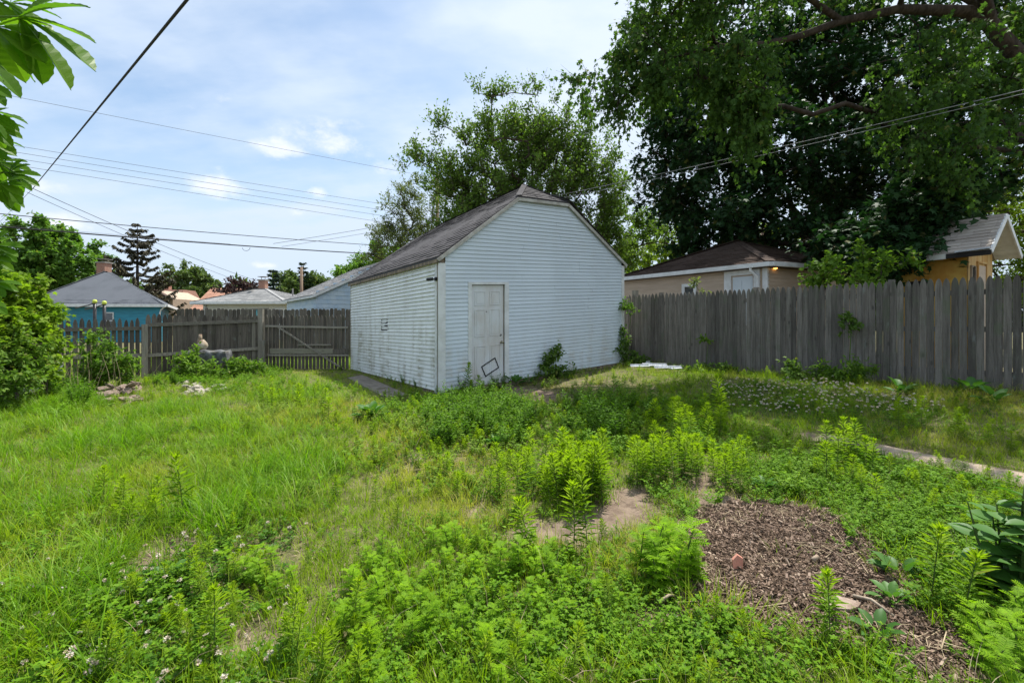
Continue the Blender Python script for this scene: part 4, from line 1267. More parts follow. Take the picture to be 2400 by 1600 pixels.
# ------------------------------------------------------------------ odds and ends in the yard
M_tarp = plain('grey_tarp', (0.13, 0.135, 0.14), 0.6, 0.3, 7, col2=(0.05, 0.05, 0.055))
M_jug = plain('stained_pale_ceramic', (0.55, 0.50, 0.40), 0.5, 0.3, 9, col2=(0.30, 0.22, 0.14))
M_jugd = plain('brown_bark_neck', (0.22, 0.15, 0.10), 0.9, 0.5, 20, col2=(0.38, 0.30, 0.22))
tx, ty = W(490, 820, 11.6).x, 11.6
tb = thing('side_table', 'low old table draped with torn grey tarp in front of the left fence', 'table', (tx, ty, 0))
m_ = MB(); m_.box((tx, ty, 0.61), (0.86, 0.5, 0.04), Matrix.Rotation(0.3, 3, 'Z')); m_.build('table_top', M_post, tb)
for sx, sy in ((-.36, -.18), (.36, -.18), (.36, .18), (-.36, .18)):
    m_ = MB(); v = Matrix.Rotation(0.3, 3, 'Z') @ Vector((sx, sy, 0)); m_.box((tx + v.x, ty + v.y, 0.28), (0.05, 0.05, 0.62)); m_.build('leg', M_post, tb)
m_ = MB(); vs = []; fs = []
nu, nv_ = 22, 16
for i in range(nu + 1):
    for j in range(nv_ + 1):
        x = (i / nu - 0.5) * 1.15; y = (j / nv_ - 0.5) * 0.9
        dxo = max(abs(x) - 0.42, 0); dyo = max(abs(y) - 0.24, 0)
        drop = min((dxo + dyo) * 1.5, 0.5) + 0.02 * math.sin(x * 19 + y * 7) + 0.03 * float(fbm(x, y, 6))
        px_ = min(max(x, -0.44 - dxo * .25), 0.44 + dxo * .25); py_ = min(max(y, -0.26), 0.26) - 0.03 * math.sin(x * 26) * (1 if dyo > 0 else 0)
        v = Matrix.Rotation(0.3, 3, 'Z') @ Vector((px_, py_, 0)); vs.append((tx + v.x, ty + v.y, 0.665 - drop))
for i in range(nu):
    for j in range(nv_):
        if (i * 7 + j * 3) % 23 == 0 and i < 8: continue
        a = i * (nv_ + 1) + j; fs.append((a, a + 1, a + nv_ + 2, a + nv_ + 1))
m_.add(vs, fs, True); m_.build('tarp', M_tarp, None, origin=(tx, ty, 0.6), label='torn grey plastic tarp hanging off the old table', cat='tarp')
jc = Vector((W(477, 812, 11.55).x, 11.5, 0.68))
jg = thing('garden_ornament', 'pale round jug-like ornament with tall brown neck on the tarp covered table', 'ornament', jc)
m_ = MB(); m_.lathe(jc + Vector((0.01, 0, 0)), [(0.03, 0), (0.075, 0.01), (0.112, 0.06), (0.12, 0.11), (0.10, 0.17), (0.06, 0.22), (0.03, 0.26)], 14); m_.build('body', M_jug, jg)
m_ = MB(); m_.tube([jc + Vector((-0.06, -.02, 0.05)), jc + Vector((-.075, -.01, .18)), jc + Vector((-.05, 0, 0.28)), jc + Vector((-0.045, 0, 0.385))], [0.045, 0.05, 0.045, 0.035], 8); m_.build('neck', M_jugd, jg)
for dx in (-0.02, 0.015):
    m_ = MB(); m_.lathe(jc + Vector((dx, -0.115, 0.115)), [(0.0, 0.01), (0.011, 0.0), (0.0, -0.01)], 8); m_.build('eye', M_black, jg)
# T-bar resting above the fence
m_ = MB(); a, b = W(574, 725, 14.2), W(631, 723, 14.2)
o_ = thing('clothesline_crossbar', 'weathered wooden crossbar on a teal bracket standing just above the fence', 'crossbar', (a.x, 14.2, 0))
m_.bar(a, b, 0.06, 0.035); m_.build('crossbar', M_rail, o_)
c = (a + b) / 2; M_teal = plain('teal_paint', (0.03, 0.16, 0.18), 0.5, 0.2)
m_ = MB(); m_.tube([(c.x, 14.2, 0), (c.x, 14.2, c.z)], 0.03, 8); m_.build('post', M_teal, o_)
m_ = MB(); a = W(579, 738, 13.0); m_.box((a.x, 13.0, a.z - 0.2), (0.015, 0.008, 0.44)); m_.build('hanging_strap', M_pale, None, origin=a, label='pale strap hanging over the left fence', cat='strap')

# chain link remains at far left
cl = thing('chain_link_fence', 'bent old chain link fence sinking into weeds at the left edge', 'fence', (-9.8, 9.9, 0))
cpts = [Vector((-9.85, 9.95, 0.50)), Vector((-9.5, 9.3, 0.42)), Vector((-8.6, 7.9, 0.46)), Vector((-7.9, 6.9, 0.55)), Vector((-7.1, 5.6, 0.62)), Vector((-6.2, 4.0, 0.75))]
m_ = MB(); m_.tube(cpts, 0.024, 8); m_.build('top_rail', M_metal, cl)
for i in (0, 2, 4):
    p = cpts[i]; m_ = MB(); m_.tube([(p.x, p.y, -0.1), (p.x, p.y, p.z + 0.12)], 0.03, 8); m_.build('post', M_metal, cl)
m_ = MB()
for a, b in zip(cpts[:-1], cpts[1:]):
    n_ = int((b - a).length / 0.09)
    for i in range(n_):
        t = i / n_; p = a.lerp(b, t); s_ = a.lerp(b, min(1, t + 0.42 / (b - a).length)); r_ = a.lerp(b, max(0, t - 0.42 / (b - a).length))
        for q_ in (s_, r_):
            m_.bar(p, (q_.x, q_.y, 0.02), 0.004, 0.004)
m_.build('wire_mesh', M_metal, cl, kind='stuff')
pp = W(133, 804, 10.2)
m_ = MB(); m_.box((pp.x, 10.2, 0.45), (0.07, 0.07, 1.2)); m_.build('white_post', M_trim, None, origin=(pp.x, 10.2, 0), label='short white painted post among weeds at the left fence end', cat='post')

# rubble heap: individual stones
M_rock = plain('pale_rubble', (0.38, 0.30, 0.245), 0.95, 0.35, 11, bumps=0.9, col2=(0.20, 0.145, 0.11), spec=0.15)
M_rockw = plain('white_limestone_rubble', (0.50, 0.46, 0.39), 0.95, 0.3, 12, bumps=0.9, col2=(0.30, 0.265, 0.21), spec=0.15)
def rock_mesh(name, mat, seed, n=1):
    r = random.Random(seed); m = MB()
    prof = 7; rings = 4
    vs = []
    ph = r.random() * 6
    for i in range(rings + 1):
        a = PI * i / rings
        for k in range(prof):
            th = 2 * PI * k / prof + ph
            rr = math.sin(a) * (0.5 + r.uniform(-0.14, 0.14)); z = math.cos(a) * 0.36 + r.uniform(-.05, .05)
            vs.append((rr * math.cos(th) * 1.2, rr * math.sin(th), z))
    fs = [(i * prof + k, (i + 1) * prof + k, (i + 1) * prof + (k + 1) % prof, i * prof + (k + 1) % prof) for i in range(rings) for k in range(prof)]
    m.add(vs, fs); return m.mesh(name, mat)
rm = [rock_mesh('stone', M_rock, s) for s in range(4)]; rw = [rock_mesh('stone', M_rockw, s + 9) for s in range(3)]
def rubble(label, px0, px1, py0, py1, n, ms, hh, group):
    c = G((px0 + px1) / 2, (py0 + py1) / 2)
    o = thing('rubble_pile', label, 'rubble', c, group)
    for i in range(n):
        p = G(random.uniform(px0, px1), random.uniform(py0, py1))
        e = 1 - min(1, abs(((p.x - c.x) / max(0.1, abs(G(px1, py1).x - c.x)))))
        s_ = random.uniform(0.09, 0.26)
        part_copy('stone', random.choice(ms), o, (p.x, p.y, p.z + 0.005 + random.random() * hh * e), (random.uniform(-.6, .6), random.uniform(-.6, .6), random.random() * 6), (s_, s_ * random.uniform(.6, 1), s_ * random.uniform(.4, .8)))
rubble('heap of pinkish broken concrete lumps in the grass below the left fence', 240, 322, 918, 950, 34, rm, 0.28, None)
rubble('small heap of whitish stones half hidden by weeds right of the pinkish heap', 425, 472, 895, 930, 20, rw, 0.16, None)
rubble('scatter of tan stone chips in weeds beyond the whitish stones', 480, 540, 905, 920, 9, rw, 0.05, None)
rubble('two flat pale stones lying in the middle weeds', 1330, 1390, 1086, 1096, 4, rm, 0.03, None)
# white plastic scraps near the right fence
M_plast = plain('white_plastic', (0.68, 0.70, 0.74), 0.4, 0.2, 8)
for i, (x, y, ln, ang) in enumerate(((1500, 868, 0.45, 0.1), (1535, 866, 0.55, -0.2), (1560, 872, 0.50, 0.05), (1585, 873, 0.35, 0.5), (1520, 860, 0.22, 0.9))):
    p = G(x, y); m_ = MB(); M3 = Matrix.Rotation(ang, 3, 'Z') @ Matrix.Rotation(random.uniform(-.25, .25), 3, 'X')
    m_.box((p.x, p.y, p.z + 0.10), (ln, 0.09, 0.012), M3); m_.box((p.x, p.y + 0.04, p.z + 0.12), (ln, 0.012, 0.05), M3)
    lab = ['leftmost long strip of white plastic siding scrap in the shaded grass', 'middle strip of white siding scrap, longest of those on the grass', 'strip of white siding scrap nearest the camera in the shaded grass', 'short bent white siding scrap at the right end of the litter', 'tiny white siding fragment behind the other scraps'][i]
    m_.build('siding_scrap', M_plast, None, origin=p, label=lab, cat='scrap', group='white siding scraps by the right fence')
# pale plastic flap and pink shard
p = G(1732, 1345); m_ = MB(); m_.prism([p + Vector((-.03, 0, .03)), p + Vector((0.025, .01, .025)), p + Vector((.03, .015, .075)), p + Vector((0, .015, .095)), p + Vector((-.028, .01, .07))], (0.0, .012, 0.004))
m_.build('shard', plain('pink_plastic', (0.62, 0.28, 0.20), 0.6, 0.2), None, origin=p, label='small salmon pink shard standing in the brown mulch', cat='shard')
p = G(1968, 1432); m_ = MB(); 
pts = [(0.10 * math.cos(a) * random.uniform(.7, 1.1), 0.06 * math.sin(a) * random.uniform(.7, 1.1), 0) for a in np.linspace(0, 2 * PI, 10)[:-1]]
m_.prism([p + Vector(q_) + Vector((0, 0, 0.03)) for q_ in pts], (0, 0, 0.012)); m_.build('flat_stone', M_rock, None, origin=p, label='flat pale grey stone at the front edge of the mulch', cat='stone')
M_stick = plain('dry_stick', (0.40, 0.33, 0.25), 0.9, 0.3, 20, col2=(0.27, 0.2, 0.14))
for (x0, y0, x1, y1, r_, lab) in ((2000, 1415, 2095, 1458, 0.010, 'long bare branch lying across the front edge of the mulch'), (1545, 1430, 1590, 1408, 0.008, 'pale dry stick beside the ferny weed left of the mulch'),
                         (1905, 1330, 1920, 1322, 0.014, 'thick short pale stick in the middle of the mulch'), (2080, 1555, 2160, 1590, 0.008, 'thin dead stick at the bottom edge of the mulch')):
    a, b = G(x0, y0), G(x1, y1); m_ = MB(); m_.tube([a + Vector((0, 0, .04)), a.lerp(b, .4) + Vector((.01, .0, .055)), b + Vector((0, 0, .03))], [r_, r_ * .8, r_ * .5], 6)
    m_.build('stick', M_stick, None, origin=a, label=lab, cat='stick')
# ------------------------------------------------------------------ foliage tools
T_DIA = (np.array([(0, 0, 0), (.5, .42, .05), (0, 1, -.05), (-.5, .42, .05)], float), [(0, 1, 2), (0, 2, 3)])
T_OVAL = (np.array([(0, 0, 0), (.42, .22, .05), (.45, .55, .05), (0, 1, -.10), (-.45, .55, .05), (-.42, .22, .05), (0, .5, 0)], float), [(0, 1, 2, 6), (6, 2, 3), (0, 6, 4, 5), (6, 3, 4)])
T_MAPLE = (np.array([(0, 0, 0), (.42, .02, -.03), (.30, .26, 0), (.62, .55, -.08), (.22, .55, .0), (0, 1.0, -.1), (-.22, .55, 0), (-.62, .55, -.08), (-.30, .26, 0), (-.42, .02, -.03)], float), [(0, 1, 2), (0, 2, 3, 4), (0, 4, 5, 6), (0, 6, 7, 8), (0, 8, 9)])
T_NAR = (np.array([(0, 0, 0), (.5, .3, .02), (.42, .65, .0), (0, 1, -.12), (-.42, .65, 0), (-.5, .3, .02)], float), [(0, 1, 2), (0, 2, 3), (0, 3, 4), (0, 4, 5)])
def nrmz(a):
    return a / np.maximum(np.linalg.norm(a, axis=-1, keepdims=True), 1e-9)
class LeafAcc:
    def __init__(s):
        s.v = []; s.l = []; s.st = []; s.tip = []; s.nv = 0; s.nl = 0; s.mi = []
    def add(s, T, pos, tipdir, nrm, ln, wd, tipv=0.0, mi=0):
        tv, tf = T
        pos = np.atleast_2d(pos); n = len(pos)
        tipdir = nrmz(np.atleast_2d(tipdir)); nrm = np.atleast_2d(nrm)
        x = nrmz(np.cross(tipdir, nrm)); nn = np.cross(x, tipdir)
        ln = np.broadcast_to(np.asarray(ln, float), (n,))[:, None, None]; wd = np.broadcast_to(np.asarray(wd, float), (n,))[:, None, None]
        V = pos[:, None, :] + x[:, None, :] * tv[None, :, 0:1] * wd + tipdir[:, None, :] * tv[None, :, 1:2] * ln + nn[:, None, :] * tv[None, :, 2:3] * ln
        k = len(tv)
        s.v.append(V.reshape(-1, 3))
        t = np.broadcast_to(np.asarray(tipv, float), (n,))
        s.tip.append(np.repeat(t, k))
        fl = np.concatenate([np.array(f) for f in tf]); fs = np.cumsum([0] + [len(f) for f in tf[:-1]])
        L_ = (fl[None, :] + (s.nv + np.arange(n) * k)[:, None]).ravel()
        s.l.append(L_)
        s.st.append((fs[None, :] + (s.nl + np.arange(n) * len(fl))[:, None]).ravel())
        s.mi.append(np.full(n * len(tf), mi))
        s.nv += n * k; s.nl += n * len(fl)
    def stem(s, pts, r0, r1, n=4, mi=1, tipv=0.0):
        m = MB(); k = len(pts)
        m.tube(pts, [r0 + (r1 - r0) * i / max(1, k - 1) for i in range(k)], n, caps=False)
        V = np.array([tuple(v) for v in m.v]); s.v.append(V); s.tip.append(np.full(len(V), tipv))
        s.l.append(np.array([i for f in m.f for i in f]) + s.nv); s.st.append(np.arange(len(m.f)) * 4 + s.nl)
        s.mi.append(np.full(len(m.f), mi)); s.nv += len(V); s.nl += 4 * len(m.f)
    def blade(s, pos, az, ln, wd, bend, lean, seg=3, tip0=0.0, tip1=1.0, mi=0):
        """grass blades, vectorised: folded strips that arch over"""
        n = len(pos); t = np.linspace(0, 1, seg + 1)
        hd = np.stack([np.cos(az), np.sin(az), np.zeros(n)], 1)
        sd_ = np.stack([-np.sin(az), np.cos(az), np.zeros(n)], 1)
        a = lean[:, None] + bend[:, None] * t[None] ** 1.3
        dz = np.cos(a); dr = np.sin(a); stp = (ln / seg)[:, None]
        z = np.concatenate([np.zeros((n, 1)), np.cumsum((dz[:, :-1] + dz[:, 1:]) / 2 * stp, 1)], 1)
        r = np.concatenate([np.zeros((n, 1)), np.cumsum((dr[:, :-1] + dr[:, 1:]) / 2 * stp, 1)], 1)
        c = pos[:, None, :] + hd[:, None, :] * r[..., None] + np.array([0, 0, 1.0])[None, None] * z[..., None]
        w_ = (wd[:, None] * (1 - t[None] ** 2.2) * (0.6 + 0.8 * t[None]))[..., None] * 0.5
        Lf = c - sd_[:, None] * w_; Rt = c + sd_[:, None] * w_
        V = np.empty((n, 2 * seg + 1, 3)); V[:, 0:2 * seg:2] = Lf[:, :-1]; V[:, 1:2 * seg:2] = Rt[:, :-1]; V[:, -1] = c[:, -1]
        f = []
        for i in range(seg - 1): f += [(2 * i, 2 * i + 1, 2 * i + 3, 2 * i + 2)]
        f.append((2 * seg - 2, 2 * seg - 1, 2 * seg))
        fl = np.concatenate([np.array(q_) for q_ in f]); fs = np.cumsum([0] + [len(q_) for q_ in f[:-1]])
        k = 2 * seg + 1
        s.v.append(V.reshape(-1, 3))
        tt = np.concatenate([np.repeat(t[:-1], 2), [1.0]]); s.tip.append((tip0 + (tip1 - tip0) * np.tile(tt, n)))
        s.l.append((fl[None] + (s.nv + np.arange(n) * k)[:, None]).ravel())
        s.st.append((fs[None] + (s.nl + np.arange(n) * len(fl))[:, None]).ravel())
        s.mi.append(np.full(n * len(f), mi)); s.nv += n * k; s.nl += n * len(fl)
    def mesh(s, name, mats, o=(0, 0, 0)):
        V = np.concatenate(s.v) - np.array(o)
        me = new_mesh_np(name, V, np.concatenate(s.l), np.concatenate(s.st), None, np.concatenate(s.tip))
        for m in (mats if isinstance(mats, (list, tuple)) else [mats]): me.materials.append(m)
        mi = np.concatenate(s.mi)
        if mi.any(): me.polygons.foreach_set('material_index', mi.astype(np.int32))
        return me
    def ntri(s):
        return s.nl

M_bark = plain('grey_bark', (0.13, 0.105, 0.085), 0.95, 0.4, 9, stretch=(1, 1, 0.25), bumps=0.8, col2=(0.07, 0.055, 0.045), spec=0.1)
M_barkd = plain('dark_bark', (0.07, 0.055, 0.045), 0.95, 0.4, 9, stretch=(1, 1, 0.25), bumps=0.8, col2=(0.035, 0.028, 0.022), spec=0.1)
M_lcherry = leaf('tree_leaf_mid', (0.050, 0.115, 0.020), (0.17, 0.265, 0.05), 0.34)
M_lolive = leaf('tree_leaf_olive', (0.085, 0.12, 0.04), (0.22, 0.26, 0.10), 0.36)
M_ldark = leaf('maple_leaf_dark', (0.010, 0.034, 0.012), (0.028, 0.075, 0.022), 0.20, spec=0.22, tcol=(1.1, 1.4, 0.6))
M_lsilver = leaf('maple_leaf_bright', (0.028, 0.075, 0.018), (0.095, 0.175, 0.035), 0.42)
M_lround = leaf('maple_leaf_far', (0.07, 0.16, 0.03), (0.17, 0.30, 0.05), 0.38)
M_lfar = leaf('far_leaf', (0.055, 0.10, 0.035), (0.14, 0.20, 0.06), 0.3)
M_lbright = leaf('sunny_leaf', (0.08, 0.15, 0.015), (0.22, 0.30, 0.03), 0.45)
M_lspruce = leaf('spruce_needles', (0.035, 0.040, 0.022), (0.085, 0.075, 0.045), 0.1)
M_lconif = leaf('conifer_needles', (0.025, 0.05, 0.03), (0.06, 0.10, 0.055), 0.1)
M_lpurple = leaf('plum_leaf', (0.03, 0.02, 0.02), (0.075, 0.045, 0.04), 0.2, tcol=(1.3, .7, .7))
M_lsap = leaf('sapling_leaf', (0.07, 0.15, 0.012), (0.26, 0.38, 0.03), 0.45, w_tip=0.8, w_island=0.35)
M_lbuck = leaf('horse_chestnut_leaf', (0.07, 0.17, 0.012), (0.14, 0.26, 0.018), 0.55, w_tip=0.3, rough=0.4)
M_lshrub = leaf('shrub_leaf', (0.055, 0.13, 0.02), (0.17, 0.28, 0.035), 0.4)

def rdir(n, rng):
    v = rng.normal(size=(n, 3)); return nrmz(v)
def blob_centers(blobs, rng, n):
    """blobs in photo terms: (px, py, distance, half width px, half height px, half depth m, weight)"""
    wts = np.array([b[3] * b[4] * b[6] for b in blobs], float); wts /= wts.sum()
    out = []
    for b, c in zip(blobs, rng.multinomial(n, wts)):
        if c == 0: continue
        Y = b[2]; c0 = W(b[0], b[1], Y)
        d = rdir(c, rng) * (rng.random((c, 1)) ** 0.42)
        out.append(np.array(c0)[None] + d * np.array([b[3] / FPX * Y, b[5], b[4] / FPX * Y])[None])
    return np.concatenate(out)
def skeleton(base, seeds, C, r_tip, seg_jit, rng, rtrunk=None, expo=0.42):
    """seeds: list of polylines [(pos, ...)] that already exist (trunk, limbs). Attach every cluster to the nearest node."""
    P = []; par = []
    fixed = {}
    for li, line in enumerate(seeds):
        prev = None
        for i, (p, r) in enumerate(line):
            p = np.array(p, float)
            if prev is None and P:
                d = np.linalg.norm(np.array(P) - p, axis=1); prev = int(np.argmin(d))
                if d[prev] < 1e-4: continue
            P.append(p); par.append(-1 if prev is None else prev); prev = len(P) - 1
            if r is not None: fixed[prev] = r
    b0 = np.array(base, float)
    start = P[min(len(P) - 1, 2)]
    order = np.argsort(np.linalg.norm(C - np.array(start), axis=1))
    ends = []
    for ci in order:
        c = C[ci]; A = np.array(P)
        d = np.linalg.norm(A - c, axis=1)
        rise = (A[:, 2] - c[2])
        cost = d + np.maximum(rise, 0) * 0.9 + 0.02 * np.linalg.norm(A - b0, axis=1)
        k = int(np.argmin(cost))
        a = A[k]; n = max(1, int(round(d[k] / 0.9)))
        prev = k
        for i in range(1, n + 1):
            t = i / n
            q_ = a + (c - a) * t + rng.normal(size=3) * seg_jit * d[k] * (1 - t) * 0.5 + np.array([0, 0, 0.10 * d[k] * t * (1 - t)])
            P.append(q_); par.append(prev); prev = len(P) - 1
        ends.append((ci, prev, k))
    n = len(P); cnt = np.zeros(n)
    for ci, e, _ in ends: cnt[e] += 1
    for i in range(n - 1, -1, -1):
        if par[i] >= 0: cnt[par[i]] += cnt[i]
    R = r_tip * np.maximum(cnt, 0.7) ** expo
    for k, r in fixed.items(): R[k] = max(r, R[k] * 0.0)
    return np.array(P), par, R, ends
def skel_mesh(P, par, R, sides=6, rmin=0.0):
    V = []; F = []; b = 0
    a = np.arange(sides) * 2 * PI / sides
    for i, p in enumerate(par):
        if p < 0: continue
        d = P[i] - P[p]; L_ = np.linalg.norm(d)
        if L_ < 1e-5: continue
        d = d / L_
        x = np.cross(d, [0.3, 0.5, 0.81]); x /= np.linalg.norm(x) + 1e-9; y = np.cross(d, x)
        ring = np.cos(a)[:, None] * x + np.sin(a)[:, None] * y
        r0 = min(R[p], R[i] * 1.35); s_ = sides
        V.append(P[p] - d * r0 * 0.3 + ring * r0); V.append(P[i] + ring * R[i])
        for k in range(s_):
            F.append((b + k, b + (k + 1) % s_, b + s_ + (k + 1) % s_, b + s_ + k))
        b += 2 * s_
    return np.concatenate(V), F
def tree(name, label, cat, base, seeds, blobs, ncl, leafm, bark, seed, T=T_OVAL, twigs=7, lpt=11, tl=(0.35, 0.8), ll=(0.08, 0.12), lw=0.55, up=0.2, out=0.5, rnd=0.8,
         droop=0.25, r_tip=0.012, centers=None, group=None, twig_r=0.0, crown_name='crown', spread=0.12, cen=None, face=0.6, expo=0.42, jit=0.35, ldroop=0.35):
    rng = np.random.default_rng(seed)
    C = blob_centers(blobs, rng, ncl) if blobs else np.array(centers)
    o = thing(name, label, cat, base, group)
    P, par, R, ends = skeleton(base, seeds, C, r_tip, jit, rng, expo=expo)
    V, F = skel_mesh(P, par, R)
    acc = LeafAcc()
    cen = C.mean(0) if cen is None else np.array(cen)
    n = len(C) * twigs
    ci = np.repeat(np.arange(len(C)), twigs)
    S0 = C[ci] + rng.normal(size=(n, 3)) * spread * 0.5
    dirs = nrmz(nrmz(C[ci] - cen) * out + rdir(n, rng) * rnd + np.array([0, 0, up]))
    TL = rng.uniform(tl[0], tl[1], n)
    if twig_r > 0:   # visible twigs
        b0 = len(V); ring = 3
        x = nrmz(np.cross(dirs, np.array([0.2, 0.4, 0.9]))); y = np.cross(dirs, x)
        vv_ = []
        for p_, r_ in ((S0, twig_r), (S0 + dirs * TL[:, None], twig_r * 0.4)):
            for k in range(3):
                an = 2 * PI * k / 3
                vv_.append(p_ + (x * math.cos(an) + y * math.sin(an)) * r_)
        vv_ = np.stack(vv_, 1).reshape(-1, 3)
        V = np.concatenate([V, vv_])
        for i in range(n):
            q_ = b0 + i * 6
            F += [(q_, q_ + 1, q_ + 4, q_ + 3), (q_ + 1, q_ + 2, q_ + 5, q_ + 4), (q_ + 2, q_, q_ + 3, q_ + 5)]
    me = new_mesh_np('trunk', V - np.array(base), np.array(F).ravel(), np.arange(len(F)) * 4, bark, smooth=True)
    link(bpy.data.objects.new('trunk', me), o)
    m = n * lpt
    ti = np.repeat(np.arange(n), lpt); t = rng.random(m) ** 0.8
    pos = S0[ti] + dirs[ti] * (TL[ti] * t)[:, None] + rng.normal(size=(m, 3)) * spread * 0.45
    pos[:, 2] -= droop * (t * TL[ti]) ** 2
    side = rdir(m, rng)
    tipd = nrmz(dirs[ti] * 0.5 + side * 0.9 + np.array([0, 0, -ldroop]))
    nr = nrmz(rng.normal(size=(m, 3)) * (1 - face) + np.array([0, 0, 1.0]) * face)
    lnn = rng.uniform(ll[0], ll[1], m)
    tv = np.clip(0.25 + 0.5 * rng.random(len(C))[ci][ti] + 0.25 * (t - 0.5), 0, 1)
    acc.add(T, pos, tipd, nr, lnn, lnn * lw, tv)
    cm = acc.mesh(crown_name, leafm, base)
    co = link(bpy.data.objects.new(crown_name, cm), o)
    return o

def upline(px, Y, z0, z1, r0, r1, lean=0.0, n=4):
    x = (px - 1200) / FPX * Y
    return [((x + lean * t * (z1 - z0), Y, z0 + (z1 - z0) * t), r0 + (r1 - r0) * t) for t in np.linspace(0, 1, n + 1)]

# 1. vase shaped tree behind the white garage
X1 = W(1245, 700, 22)
seeds = [upline(1245, 22, -0.3, 3.2, 0.22, 0.17)]
for (px, py) in ((1110, 330), (1180, 290), (1250, 280), (1320, 320), (1390, 420), (1050, 430)):
    e = W(px, py, 22 + random.uniform(-1, 1)); s_ = Vector((X1.x, 22, 3.2))
    seeds.append([(s_.lerp(e, t) + Vector((0, 0, 0.5 * math.sin(PI * t))), 0.12 * (1 - t) + 0.02) for t in (0, .2, .4, .6, .8, 1)])
tree('tree', 'airy green tree with upright feathery shoots rising behind the white garage', 'tree', (X1.x, 22, 0), seeds,
     [(1225, 355, 22, 115, 75, 2.0, 1), (1135, 330, 22, 65, 55, 1.4, .9), (1315, 360, 22, 75, 65, 1.5, 1), (1240, 310, 22, 60, 35, 1.2, .8), (1020, 395, 22, 50, 25, 1, .7), (1075, 430, 22, 90, 60, 1.5, 1.1),
      (1225, 455, 22, 185, 95, 2.4, 1.3), (1100, 530, 22, 60, 50, 1.6, 1), (1380, 400, 22, 60, 70, 1.5, 1), (1415, 500, 22, 50, 80, 1.4, 1.1), (1140, 540, 22, 120, 70, 2, 1.1), (1300, 560, 22, 150, 70, 2, 1), (1400, 590, 22, 60, 60, 1.2, 1)] + [(a, b, 22 + (i % 3) * .5 - .5, c, d, .5, 1.5) for i, (a, b, c, d) in enumerate([(1118, 232, 9, 24), (1260, 218, 9, 26), (1235, 225, 9, 22), (1332, 268, 10, 22), (1045, 290, 22, 8), (1180, 240, 9, 24), (1205, 222, 8, 22), (1372, 305, 14, 16), (1428, 335, 18, 9), (980, 366, 20, 8), (962, 397, 18, 8), (1080, 268, 14, 14), (1300, 238, 8, 22), (1440, 380, 16, 9), (1455, 440, 16, 9), (1150, 226, 7, 18), (1018, 345, 18, 8)])],
     720, M_lcherry, M_bark, 11, T=T_DIA, twigs=8, lpt=12, lw=.62, tl=(0.4, 1.05), ll=(0.11, 0.17), up=0.45, out=0.75, rnd=0.75, droop=0.0, twig_r=0.008, spread=0.16, cen=(X1.x, 22, 4.0))
# 2. olive tree to its left
X2 = W(950, 700, 27)
tree('tree', 'softer olive green tree left of and behind the feathery tree', 'tree', (X2.x, 27, 0), [upline(950, 27, -0.3, 3.0, 0.2, 0.15)],
     [(945, 500, 27, 45, 60, 1.5, 1), (915, 545, 27, 38, 40, 1.4, 1), (985, 460, 27, 45, 40, 1.4, 1), (980, 550, 27, 60, 60, 1.5, 1), (905, 590, 27, 45, 30, 1.4, 1)],
     120, M_lolive, M_bark, 12, T=T_DIA, twigs=8, lpt=12, tl=(0.4, 0.9), ll=(0.12, 0.18), lw=0.4, up=0.25, twig_r=0.008)
X3 = W(860, 700, 31)
tree('tree', 'low round green tree showing over the roof slope of the white garage', 'tree', (X3.x, 31, 0), [upline(860, 31, -0.3, 2.0, 0.16, 0.12)],
     [(900, 600, 31, 45, 28, 1.5, 1), (850, 622, 31, 38, 18, 1.5, 1), (822, 640, 31, 28, 14, 1.5, 1)], 60, M_lround, M_bark, 13, T=T_OVAL, twigs=8, lpt=11, ll=(0.16, 0.24), tl=(.3, .7))
# 3. far left maple
X4 = W(120, 700, 41)
tree('tree', 'large round bright green maple behind the blue house', 'tree', (X4.x, 41, 0), [upline(120, 41, -0.3, 3.5, 0.35, 0.25)],
     [(110, 545, 41, 50, 30, 3, 1), (60, 590, 41, 60, 45, 3, 1), (150, 590, 41, 70, 45, 3, 1.1), (205, 610, 41, 28, 35, 2.5, 1), (105, 640, 41, 95, 35, 3, 1), (0, 620, 41, 60, 60, 3, 1), (-80, 600, 41, 70, 80, 3, 1)],
     330, M_lround, M_bark, 14, T=T_OVAL, twigs=9, lpt=12, ll=(0.22, 0.34), lw=0.8, tl=(0.3, 0.75), up=0.1, face=0.8, spread=0.2)
